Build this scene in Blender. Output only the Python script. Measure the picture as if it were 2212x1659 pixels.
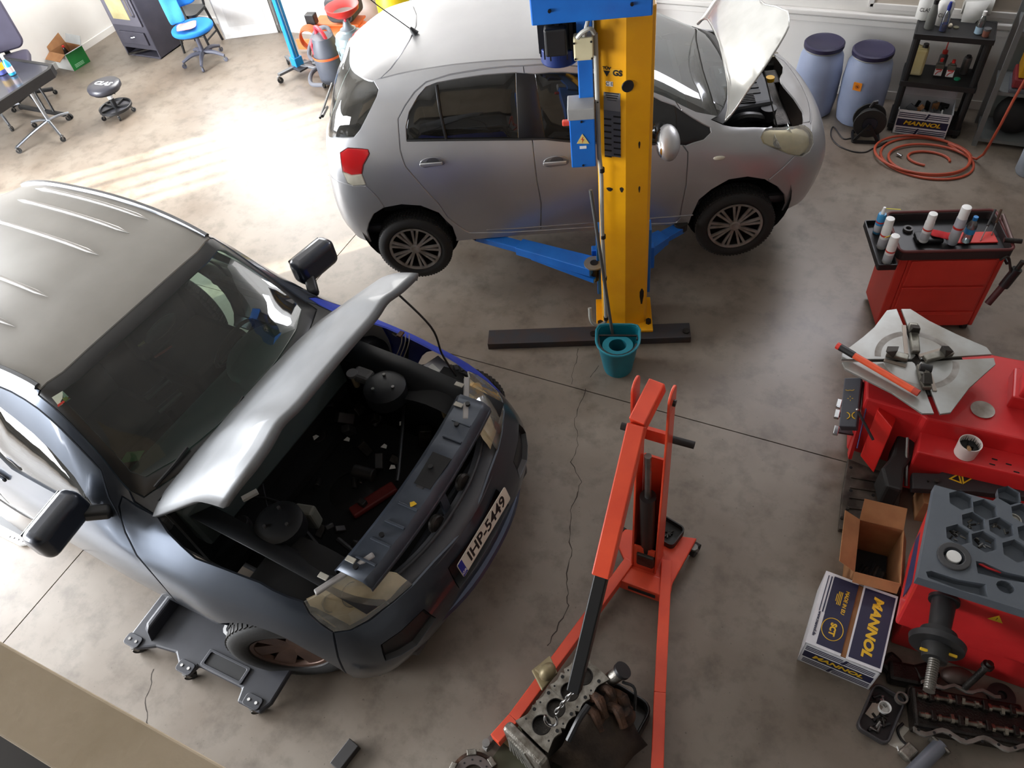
import bpy, bmesh, math, random
import numpy as np
from mathutils import Vector as V, Matrix as M, geometry, Euler
random.seed(7)
for o in list(bpy.data.objects): bpy.data.objects.remove(o)
SC = bpy.context.scene; COL = SC.collection
PI = math.pi
# ---------------------------------------------------------------- camera (calibrated from floor joints and verticals)
CX, CY, F = 1106.0, 829.5, 1620.0
CAMZ = 4.2
def _ray(p): return np.array([p[0]-CX, p[1]-CY, F])
_n = _ray((1345, 2200)); _n /= np.linalg.norm(_n)
_N = np.cross(_ray((1140, 807)), _ray((1801, 987.6))); _X = np.cross(_n, _N); _X /= np.linalg.norm(_X)
if _X[0] < 0: _X = -_X
_Z = -_n; _Y = np.cross(_Z, _X)
RW = np.array([_X, _Y, _Z])                       # camera axes -> world
EYE = np.array([0, 0, CAMZ])
cam = bpy.data.cameras.new('camera'); camo = bpy.data.objects.new('camera', cam); COL.objects.link(camo)
cam.sensor_width = 36; cam.lens = F/2212*36; cam.clip_start = .05; cam.clip_end = 200
cols = [RW @ np.array(a) for a in ((1, 0, 0), (0, -1, 0), (0, 0, -1))]
camo.matrix_world = M(((cols[0][0], cols[1][0], cols[2][0], 0), (cols[0][1], cols[1][1], cols[2][1], 0),
                       (cols[0][2], cols[1][2], cols[2][2], CAMZ), (0, 0, 0, 1)))
SC.camera = camo
def px(x, y, z=0.0):
    d = RW @ _ray((x, y)); t = (z-CAMZ)/d[2]; return V(EYE+d*t)
def pxy(x, y, Y):                                 # pixel on the plane y = Y
    d = RW @ _ray((x, y)); return V(EYE+d*(Y/d[1]))
def pvert(base, top):                             # point seen at `top` straight above floor point `base`
    b = np.array(px(*base)); d = RW @ _ray(top); t = (b[:2] @ d[:2])/(d[:2] @ d[:2]); return V((b[0], b[1], CAMZ+d[2]*t))
def proj(w):
    d = (np.asarray(w)-EYE) @ RW; return np.stack([CX+F*d[..., 0]/d[..., 2], CY+F*d[..., 1]/d[..., 2]], -1)
# ---------------------------------------------------------------- world, sun, daylight, exposure
SC.view_settings.view_transform = 'Standard'; SC.view_settings.look = 'None'
SC.view_settings.exposure = 0.55; SC.view_settings.gamma = 1; SC.view_settings.use_curve_mapping = False
W_ = bpy.data.worlds.new('world'); SC.world = W_; W_.use_nodes = True
W_.node_tree.nodes['Background'].inputs[0].default_value = (.86, .92, 1, 1)
W_.node_tree.nodes['Background'].inputs[1].default_value = 0.6
def area(name, loc, target, sx, sy, power, col):
    l = bpy.data.lights.new(name, 'AREA'); l.shape = 'RECTANGLE'; l.size = sx; l.size_y = sy; l.energy = power; l.color = col
    o = bpy.data.objects.new(name, l); COL.objects.link(o); o.location = loc
    o.rotation_euler = (V(target)-V(loc)).to_track_quat('-Z', 'Y').to_euler(); return o
SUN = bpy.data.lights.new('sun', 'SUN'); SUN.energy = 16.0; SUN.angle = math.radians(.9); SUN.color = (1, .93, .80)
so = bpy.data.objects.new('sun', SUN); COL.objects.link(so); so.location = (-14, -10, 8)
el = math.radians(20); so.rotation_euler = V((math.cos(el)*.7071, math.cos(el)*.7071, -math.sin(el))).to_track_quat('-Z', 'Y').to_euler()
area('daylight_gate', (-9.7, 1.6, 1.9), (-4, 3.2, .2), 6.0, 3.0, 1550, (.93, .96, 1))
area('fill_front_left', (-8.3, -3.2, 2.2), (-5, 2, 0), 3.4, 3.0, 700, (.93, .96, 1))  # added fill light from the front left, brightens faces turned to the camera
area('daylight_window_back', (-7.3, 7.5, 2.25), (-6.3, 2.5, .3), 3.6, 2.2, 300, (1, .98, .95))
area('daylight_window_high', (-.15, 7.5, 3.4), (-.15, 2.5, .8), 1.5, .9, 62, (.92, .92, 1))

# ---------------------------------------------------------------- materials
def lin(c): return tuple(((v/255)/12.92 if v <= 10 else (((v/255)+.055)/1.055)**2.4) for v in c[:3])
MATS = {}
def pm(name, col, rough=.5, metal=0, col2=None, scale=6, bump=0, bscale=None, coat=0, stretch=None, ior=1.5, thr=(.35, .65), detail=4):
    if name in MATS: return MATS[name]
    m = bpy.data.materials.new(name); m.use_nodes = True; n = m.node_tree.nodes; L = m.node_tree.links
    b = n['Principled BSDF']; c = lin(col); c2 = lin(col2) if col2 else tuple(x*.86 for x in c)
    b.inputs['Roughness'].default_value = rough; b.inputs['Metallic'].default_value = metal
    b.inputs['Coat Weight'].default_value = coat; b.inputs['Coat Roughness'].default_value = .06; b.inputs['IOR'].default_value = ior
    tc = n.new('ShaderNodeTexCoord'); mp = n.new('ShaderNodeMapping'); L.new(tc.outputs['Object'], mp.inputs[0])
    if stretch: mp.inputs['Scale'].default_value = stretch
    nz = n.new('ShaderNodeTexNoise'); nz.inputs['Scale'].default_value = scale; nz.inputs['Detail'].default_value = detail
    L.new(mp.outputs[0], nz.inputs['Vector'])
    r = n.new('ShaderNodeValToRGB'); r.color_ramp.elements[0].position, r.color_ramp.elements[1].position = thr
    r.color_ramp.elements[0].color = (*c2, 1); r.color_ramp.elements[1].color = (*c, 1)
    L.new(nz.outputs['Fac'], r.inputs[0]); L.new(r.outputs[0], b.inputs['Base Color'])
    if bump:
        bn = n.new('ShaderNodeTexNoise'); bn.inputs['Scale'].default_value = bscale or scale*8; bn.inputs['Detail'].default_value = 6
        L.new(mp.outputs[0], bn.inputs['Vector'])
        bp = n.new('ShaderNodeBump'); bp.inputs['Strength'].default_value = bump; bp.inputs['Distance'].default_value = .01
        L.new(bn.outputs['Fac'], bp.inputs['Height']); L.new(bp.outputs[0], b.inputs['Normal'])
    MATS[name] = m; return m
def glassm(name, tint, refl=.1, rough=.02, dust=0, fres=.9):
    if name in MATS: return MATS[name]
    m = bpy.data.materials.new(name); m.use_nodes = True; n = m.node_tree.nodes; L = m.node_tree.links
    n.remove(n['Principled BSDF']); out = n['Material Output']
    t = n.new('ShaderNodeBsdfTransparent'); t.inputs[0].default_value = (*lin(tint), 1)
    g = n.new('ShaderNodeBsdfGlossy'); g.inputs['Roughness'].default_value = rough; g.inputs['Color'].default_value = (.95, .97, 1, 1)
    fr = n.new('ShaderNodeFresnel'); fr.inputs[0].default_value = 1.5
    mx = n.new('ShaderNodeMixShader')
    ma = n.new('ShaderNodeMath'); ma.operation = 'MULTIPLY_ADD'; ma.inputs[1].default_value = fres; ma.inputs[2].default_value = refl
    L.new(fr.outputs[0], ma.inputs[0]); L.new(ma.outputs[0], mx.inputs[0]); L.new(t.outputs[0], mx.inputs[1]); L.new(g.outputs[0], mx.inputs[2])
    if dust:
        d = n.new('ShaderNodeBsdfDiffuse'); d.inputs[0].default_value = (.62, .58, .5, 1); m2 = n.new('ShaderNodeMixShader')
        nz = n.new('ShaderNodeTexNoise'); nz.inputs['Scale'].default_value = 5; mm = n.new('ShaderNodeMath'); mm.operation = 'MULTIPLY'; mm.inputs[1].default_value = dust
        L.new(nz.outputs['Fac'], mm.inputs[0]); L.new(mm.outputs[0], m2.inputs[0]); L.new(mx.outputs[0], m2.inputs[1]); L.new(d.outputs[0], m2.inputs[2]); L.new(m2.outputs[0], out.inputs[0])
    else: L.new(mx.outputs[0], out.inputs[0])
    MATS[name] = m; return m
BLK = pm('black_plastic', (26, 26, 28), .45, col2=(20, 20, 21)); RUB = pm('black_rubber', (30, 29, 28), .75, bump=.1, bscale=60)
DRK = pm('dark_void', (12, 12, 13), .8); STEEL = pm('brushed_steel', (150, 150, 150), .35, .9, col2=(110, 108, 104))
CHROME = pm('chrome', (205, 207, 210), .15, 1); WHITE = pm('white_plastic', (228, 228, 226), .45); GREY = pm('grey_metal', (105, 107, 110), .45, .5)
IRON = pm('greasy_iron', (62, 58, 54), .45, .6, col2=(28, 25, 23), scale=14, bump=.3); DGREY = pm('dark_grey_metal', (58, 58, 61), .5, .4)
RUST = pm('rusty_iron', (84, 56, 38), .8, .2, col2=(36, 27, 22), scale=16, bump=.4); ALU = pm('cast_aluminium', (150, 146, 138), .4, .8, col2=(92, 86, 78), scale=20, bump=.25)
RED = pm('red_enamel', (196, 30, 26), .38, col2=(170, 24, 22), scale=3, coat=.3); CARD = pm('brown_cardboard', (158, 112, 72), .85, col2=(142, 98, 62), scale=9)
ORANGE = pm('orange_paint', (222, 76, 44), .42, col2=(206, 64, 38), scale=5, coat=.2); BLUEP = pm('blue_lift_paint', (26, 108, 196), .4, col2=(22, 94, 178), scale=4, coat=.2)
YEL = pm('yellow_lift_paint', (240, 172, 12), .4, col2=(228, 158, 10), scale=3, coat=.25); NAVY = pm('navy_print', (28, 30, 62), .5); YTXT = pm('yellow_print', (222, 178, 30), .5)
WTXT = pm('white_print', (232, 232, 232), .5); BTXT = pm('black_print', (18, 18, 20), .5); RTXT = pm('red_print', (200, 50, 40), .5); PAPER = pm('paper_white', (225, 225, 220), .8)

# ---------------------------------------------------------------- mesh builder
class B:
    def __init__(s, m=None): s.v = []; s.f = []; s.m = m or M.Identity(4)
    def add(s, vs, fs, m=None):
        o = len(s.v); mm = s.m @ m if m else s.m
        s.v += [tuple(mm @ V(p)) for p in vs]; s.f += [tuple(i+o for i in f) for f in fs]; return s
    def box(s, c, d, m=None, taper=1):
        x, y, z = d[0]/2, d[1]/2, d[2]/2; c = V(c); t = taper
        vs = [c+V(p) for p in ((-x, -y, -z), (x, -y, -z), (x, y, -z), (-x, y, -z), (-x*t, -y*t, z), (x*t, -y*t, z), (x*t, y*t, z), (-x*t, y*t, z))]
        return s.add(vs, [(3, 2, 1, 0), (4, 5, 6, 7), (0, 1, 5, 4), (1, 2, 6, 5), (2, 3, 7, 6), (3, 0, 4, 7)], m)
    def frame(s, p, q, up=(0, 0, 1)):
        p, q = V(p), V(q); z = (q-p).normalized(); u = V(up)
        if abs(z.dot(u)) > .995: u = V((1, 0, 0))
        x = u.cross(z).normalized(); y = z.cross(x); return x, y, z
    def beam(s, p, q, w, h, up=(0, 0, 1), w2=None, h2=None):   # w sideways, h along up
        x, y, z = s.frame(p, q, up); p, q = V(p), V(q); w2 = w if w2 is None else w2; h2 = h if h2 is None else h2
        vs = [p-x*w/2-y*h/2, p+x*w/2-y*h/2, p+x*w/2+y*h/2, p-x*w/2+y*h/2, q-x*w2/2-y*h2/2, q+x*w2/2-y*h2/2, q+x*w2/2+y*h2/2, q-x*w2/2+y*h2/2]
        return s.add(vs, [(3, 2, 1, 0), (4, 5, 6, 7), (0, 1, 5, 4), (1, 2, 6, 5), (2, 3, 7, 6), (3, 0, 4, 7)])
    def cyl(s, p, q, r, r2=None, n=20, caps=True):
        x, y, z = s.frame(p, q); p, q = V(p), V(q); r2 = r if r2 is None else r2
        vs = []; a = [2*PI*i/n for i in range(n)]
        vs = [p+x*r*math.cos(t)+y*r*math.sin(t) for t in a]+[q+x*r2*math.cos(t)+y*r2*math.sin(t) for t in a]
        fs = [(i, (i+1) % n, n+(i+1) % n, n+i) for i in range(n)]
        if caps: fs += [tuple(range(n-1, -1, -1)), tuple(range(n, 2*n))]
        return s.add(vs, fs)
    def tube(s, pts, r, n=8, closed=False):
        pts = [V(p) for p in pts]; k = len(pts); vs = []; up = None
        for i, p in enumerate(pts):
            a = pts[(i-1) % k] if closed or i else p; b = pts[(i+1) % k] if closed or i < k-1 else p
            z = (b-a).normalized()
            if up is None:
                up = V((0, 0, 1)) if abs(z.z) < .95 else V((1, 0, 0))
            x = up.cross(z)
            if x.length < 1e-4: x = V((0, 1, 0)).cross(z)
            x.normalize(); y = z.cross(x); up = y
            rr = r[i] if isinstance(r, (list, tuple)) else r
            vs += [p+x*rr*math.cos(2*PI*j/n)+y*rr*math.sin(2*PI*j/n) for j in range(n)]
        fs = []
        for i in range(k if closed else k-1):
            for j in range(n):
                a, b = i*n, ((i+1) % k)*n; fs.append((a+j, a+(j+1) % n, b+(j+1) % n, b+j))
        if not closed: fs += [tuple(range(n-1, -1, -1)), tuple(range((k-1)*n, k*n))]
        return s.add(vs, fs)
    def lathe(s, prof, c=(0, 0, 0), n=28, m=None, caps=True):       # prof [(r,z)] about z
        c = V(c); k = len(prof); vs = [c+V((r*math.cos(2*PI*j/n), r*math.sin(2*PI*j/n), z)) for r, z in prof for j in range(n)]
        fs = [(i*n+j, i*n+(j+1) % n, (i+1)*n+(j+1) % n, (i+1)*n+j) for i in range(k-1) for j in range(n)]
        if caps: fs += [tuple(range(n-1, -1, -1)), tuple(range((k-1)*n, k*n))]
        return s.add(vs, fs, m)
    def prism(s, poly, z0, z1, m=None):                # poly [(x,y)] counter-clockwise
        k = len(poly); vs = [(x, y, z0) for x, y in poly]+[(x, y, z1) for x, y in poly]
        return s.add(vs, [tuple(range(k-1, -1, -1)), tuple(range(k, 2*k))]+[(i, (i+1) % k, k+(i+1) % k, k+i) for i in range(k)], m)
    def ring(s, outer, inner, z0, z1, m=None):         # flat plate with a hole; loops of equal length
        k = len(outer); vs = [(x, y, z) for z in (z0, z1) for l in (outer, inner) for x, y in l]; fs = []
        for i in range(k):
            j = (i+1) % k; fs += [(i, k+i, k+j, j), (2*k+i, 2*k+j, 3*k+j, 3*k+i), (i, j, 2*k+j, 2*k+i), (k+j, k+i, 3*k+i, 3*k+j)]
        return s.add(vs, fs, m)
    def ball(s, c, r, n=14, m=None):
        r = (r, r, r) if not isinstance(r, (tuple, list)) else r; h = n//2
        vs = [(c[0]+r[0]*math.sin(PI*i/h)*math.cos(2*PI*j/n), c[1]+r[1]*math.sin(PI*i/h)*math.sin(2*PI*j/n), c[2]-r[2]*math.cos(PI*i/h)) for i in range(h+1) for j in range(n)]
        return s.add(vs, [(i*n+j, i*n+(j+1) % n, (i+1)*n+(j+1) % n, (i+1)*n+j) for i in range(h) for j in range(n)], m)
    def grid(s, rows):                                 # rows of 3D points -> sheet
        k = len(rows[0]); vs = [p for r in rows for p in r]
        return s.add(vs, [(i*k+j, i*k+j+1, (i+1)*k+j+1, (i+1)*k+j) for i in range(len(rows)-1) for j in range(k-1)])
    def build(s, name, mat, parent=None, sm=35, bev=0, solid=0, sub=0, seg=2):
        me = bpy.data.meshes.new(name); me.from_pydata(s.v, [], s.f)
        bm = bmesh.new(); bm.from_mesh(me); bmesh.ops.remove_doubles(bm, verts=bm.verts, dist=1e-5)
        bmesh.ops.recalc_face_normals(bm, faces=bm.faces); bm.to_mesh(me); bm.free()
        return fin(name, me, mat, parent, sm, bev, solid, sub, seg)
def fin(name, me, mat, parent=None, sm=35, bev=0, solid=0, sub=0, seg=2):
    me.materials.append(mat); o = bpy.data.objects.new(name, me); COL.objects.link(o)
    if sm: me.shade_smooth(); me.set_sharp_from_angle(angle=math.radians(sm))
    if solid: d = o.modifiers.new('solid', 'SOLIDIFY'); d.thickness = solid; d.offset = 0
    if sub: d = o.modifiers.new('sub', 'SUBSURF'); d.levels = d.render_levels = sub
    if bev: d = o.modifiers.new('bev', 'BEVEL'); d.width = bev; d.segments = seg; d.limit_method = 'ANGLE'; d.angle_limit = math.radians(40)
    if parent: o.parent = parent
    return o
def tag(o, label, cat, group=None):
    o['label'] = label; o['category'] = cat
    if group: o['group'] = group
    return o
def thing(name, label, cat, loc=(0, 0, 0), rz=0, group=None, rot=None):
    o = bpy.data.objects.new(name, None); COL.objects.link(o); o.empty_display_size = .1; o.location = loc
    o.rotation_euler = rot or (0, 0, rz); return tag(o, label, cat, group)
def struct(o): o['kind'] = 'structure'; return o
def copytree(o, parent=None):
    c = o.copy(); COL.objects.link(c)
    if parent: c.parent = parent
    for ch in o.children: copytree(ch, c)
    return c
def text(s, size, mat, parent, mtx, name='lettering', shear=0, depth=.0006, bold=0, align='CENTER', sx=1):
    cu = bpy.data.curves.new(name, 'FONT'); cu.body = s; cu.size = size; cu.shear = shear; cu.extrude = depth; cu.offset = bold
    cu.align_x = align; cu.align_y = 'CENTER'; cu.resolution_u = 3
    to = bpy.data.objects.new('t', cu); COL.objects.link(to); bpy.context.view_layer.update()
    me = bpy.data.meshes.new_from_object(to.evaluated_get(bpy.context.evaluated_depsgraph_get()))
    bpy.data.objects.remove(to); me.transform(mtx @ M.Diagonal((sx, 1, 1, 1))); me.materials.clear()
    return fin(name, me, mat, parent, 0)
def T(x, y, z): return M.Translation((x, y, z))
def R(a, ax): return M.Rotation(math.radians(a), 4, ax)
def axes(o, x, y):                                     # matrix with given x axis and approximate y axis
    x = V(x).normalized(); z = x.cross(V(y)).normalized(); y = z.cross(x)
    return M(((x.x, y.x, z.x, o[0]), (x.y, y.y, z.y, o[1]), (x.z, y.z, z.z, o[2]), (0, 0, 0, 1)))
def rrect(w, h, r, k=4, cx=0, cy=0):
    p = []
    for sx, sy, a in ((1, 1, 0), (-1, 1, 90), (-1, -1, 180), (1, -1, 270)):
        for i in range(k+1):
            t = math.radians(a+90*i/k); p.append((cx+sx*(w/2-r)+r*math.cos(t), cy+sy*(h/2-r)+r*math.sin(t)))
    return p
def arc(c, r, a0, a1, k): return [(c[0]+r*math.cos(math.radians(a0+(a1-a0)*i/k)), c[1]+r*math.sin(math.radians(a0+(a1-a0)*i/k))) for i in range(k+1)]
def cat(pts, k=6):                                     # smooth curve through points
    p = [V(a) for a in pts]; q = [p[0]*2-p[1]]+p+[p[-1]*2-p[-2]]; out = []
    for i in range(1, len(q)-2):
        a, b, c, d = q[i-1:i+3]
        for j in range(k):
            t = j/k; out.append(.5*((2*b)+(c-a)*t+(2*a-5*b+4*c-d)*t*t+(3*b-a-3*c+d)*t**3))
    return out+[p[-1]]
# ---------------------------------------------------------------- the setting
def floor_mat():
    m = bpy.data.materials.new('concrete'); m.use_nodes = True; n = m.node_tree.nodes; L = m.node_tree.links; b = n['Principled BSDF']
    tc = n.new('ShaderNodeNewGeometry')
    def nz(sc, d=5, rough=.55):
        t = n.new('ShaderNodeTexNoise'); t.inputs['Scale'].default_value = sc; t.inputs['Detail'].default_value = d; t.inputs['Roughness'].default_value = rough
        L.new(tc.outputs['Position'], t.inputs['Vector']); return t
    a = nz(1.3, 6); r = n.new('ShaderNodeValToRGB'); e = r.color_ramp.elements
    e[0].position = .32; e[0].color = (*lin((110, 98, 86)), 1); e[1].position = .68; e[1].color = (*lin((133, 124, 113)), 1); L.new(a.outputs['Fac'], r.inputs[0])
    c = nz(5.5, 7, .65); r2 = n.new('ShaderNodeValToRGB'); r2.color_ramp.elements[0].position = .30; r2.color_ramp.elements[1].position = .52
    r2.color_ramp.elements[0].color = (.52, .50, .48, 1); r2.color_ramp.elements[1].color = (1, 1, 1, 1); L.new(c.outputs['Fac'], r2.inputs[0])
    mx = n.new('ShaderNodeMix'); mx.data_type = 'RGBA'; mx.blend_type = 'MULTIPLY'; mx.inputs[0].default_value = .75
    L.new(r.outputs[0], mx.inputs[6]); L.new(r2.outputs[0], mx.inputs[7])
    s = nz(46, 3); r3 = n.new('ShaderNodeValToRGB'); r3.color_ramp.elements[0].position = .27; r3.color_ramp.elements[1].position = .31
    r3.color_ramp.elements[0].color = (.35, .33, .3, 1); r3.color_ramp.elements[1].color = (1, 1, 1, 1); L.new(s.outputs['Fac'], r3.inputs[0])
    m2 = n.new('ShaderNodeMix'); m2.data_type = 'RGBA'; m2.blend_type = 'MULTIPLY'; m2.inputs[0].default_value = .6
    L.new(mx.outputs[2], m2.inputs[6]); L.new(r3.outputs[0], m2.inputs[7]); L.new(m2.outputs[2], b.inputs['Base Color'])
    rr = n.new('ShaderNodeMapRange'); rr.inputs['To Min'].default_value = .30; rr.inputs['To Max'].default_value = .50; L.new(a.outputs['Fac'], rr.inputs[0]); L.new(rr.outputs[0], b.inputs['Roughness'])
    bp = n.new('ShaderNodeBump'); bp.inputs['Strength'].default_value = .05; L.new(c.outputs['Fac'], bp.inputs['Height']); L.new(bp.outputs[0], b.inputs['Normal'])
    return m
CONC = floor_mat()
WALLM = pm('white_wall_plaster', (226, 224, 220), .7, col2=(214, 211, 206), scale=1.2, bump=.05)
FX0, FX1, FY0, FY1 = -10.1, 2.4, -4.5, 7.7
jA = px(1400, 881).y; jB = (px(777, 500).x+px(166, 1200).x)/2
fl = struct(B().box(((FX0+FX1)/2, (FY0+FY1)/2, -.06), (FX1-FX0, FY1-FY0, .08)).build('floor', DRK, sm=0)); fl['label'] = 'grey polished concrete workshop floor'
gap = .004
for x0, x1 in ((FX0, jB-gap), (jB+gap, FX1)):
    for y0, y1 in ((FY0, jA-gap), (jA+gap, FY1)):
        B().box(((x0+x1)/2, (y0+y1)/2, -.01), (x1-x0, y1-y0, .02)).build('concrete_slab', CONC, fl, sm=0)
def crack(pts, w=.004):
    rows = []; q = []
    for (a, b), (c, d) in zip(pts, pts[1:]):
        k = max(2, int(math.hypot(c-a, d-b)/9))
        q += [(a+(c-a)*i/k+random.uniform(-3, 3), b+(d-b)*i/k+random.uniform(-3, 3)) for i in range(k)]
    q.append(pts[-1]); p = [px(*a) for a in q]
    for i, a in enumerate(p):
        d = (p[min(i+1, len(p)-1)]-p[max(i-1, 0)]).normalized(); s = V((-d.y, d.x, 0))*w*random.uniform(.3, 1)
        rows.append([a-s+V((0, 0, .0006)), a+s+V((0, 0, .0006))])
    B().grid(rows).build('floor_crack', pm('crack_dark', (58, 50, 44), .9), fl, sm=0)
crack([(1266, 842), (1240, 915), (1250, 960), (1235, 1000), (1255, 1040), (1232, 1110), (1230, 1150), (1235, 1200), (1226, 1240), (1226, 1320), (1195, 1370), (1182, 1395)])
crack([(333, 1448), (325, 1475), (316, 1500), (315, 1530), (320, 1568)], .003)
crack([(1251, 755), (1240, 790), (1235, 830)], .0025); crack([(1295, 790), (1275, 815)], .0025)
# left wall with gate openings, back wall, right wall
YB = 7.62; XL = -10.0
w = B()
for y0, y1, z0, z1 in ((1.95, 7.8, 0, 6), (-1.8, .25, 0, 6), (.25, 1.95, 2.45, 6), (-2.7, -1.8, 3.5, 6), (-9, -2.7, 0, 6)):
    w.box((XL-.1, (y0+y1)/2, (z0+z1)/2), (.2, y1-y0, z1-z0))
for i in range(4): w.box((XL-.1, .25+.34*(i+1), 1.2), (.04, .07, 2.5))
struct(w.build('wall_left', WALLM, sm=0))
struct(B().box(((XL+2.6)/2, YB+.1, 3.0), (2.6-XL+.2, .2, 6)).build('wall_back', WALLM, sm=0))
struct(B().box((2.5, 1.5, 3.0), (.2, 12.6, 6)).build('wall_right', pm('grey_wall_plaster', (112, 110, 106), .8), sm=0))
# skirting and ledge under the back window
ledge = pxy(1800, 25, YB).z
struct(B().box(((-3.2+2.4)/2, YB-.03, ledge), (5.6, .06, .05)).box(((-3.2+2.4)/2, YB-.015, ledge-.07), (5.6, .03, .06)).build('trim_1', WALLM, sm=0, bev=.012))
wz = pxy(1900, 5, YB).z; wx = pxy(1888, 5, YB).x
wn = struct(B().box((wx+.7, YB-.012, wz+.5), (1.4, .024, 1.0)).build('window_1', pm('window_blind_cream', (196, 186, 172), .7), sm=0))
for c, d in (((wx-.02, YB-.02, wz+.5), (.05, .04, 1.06)), ((wx+.7, YB-.02, wz-.02), (1.46, .04, .05)), ((wx+1.42, YB-.02, wz+.5), (.05, .04, 1.06))):
    B().box(c, d).build('window_frame', WALLM, wn, sm=0, bev=.005)
struct(B().box((XL+.01, 4.9, .04), (.02, 5.4, .08)).build('baseboard_left', WALLM, sm=0))
struct(B().box((-4, YB-.01, .04), (12, .02, .08)).build('baseboard_back', WALLM, sm=0))
# mezzanine parapet the photograph is taken from (bottom-left corner)
PARA = pm('beige_render', (176, 160, 138), .8, col2=(164, 148, 124), scale=5, bump=.1)
zt = 3.0; y1 = px(0, 1385, zt).y; y0 = px(0, 1590, zt).y
pw = struct(B().box((-1.2, (y0+y1)/2, zt-.5), (4.6, y1-y0, 1.0)).build('wall_mezzanine', PARA, sm=0, bev=.004))
struct(B().box((-1.2, -1.6, zt-1.02), (4.6, 3.0, .1)).build('floor_mezzanine', pm('dark_wood_floor', (30, 22, 16), .6), sm=0))
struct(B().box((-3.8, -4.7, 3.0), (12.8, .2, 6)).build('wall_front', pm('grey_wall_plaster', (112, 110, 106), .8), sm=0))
struct(B().box((-3.8, 1.5, 6.05), (12.8, 12.6, .1)).build('ceiling', pm('ceiling_plaster', (176, 174, 170), .8), sm=0))
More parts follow.
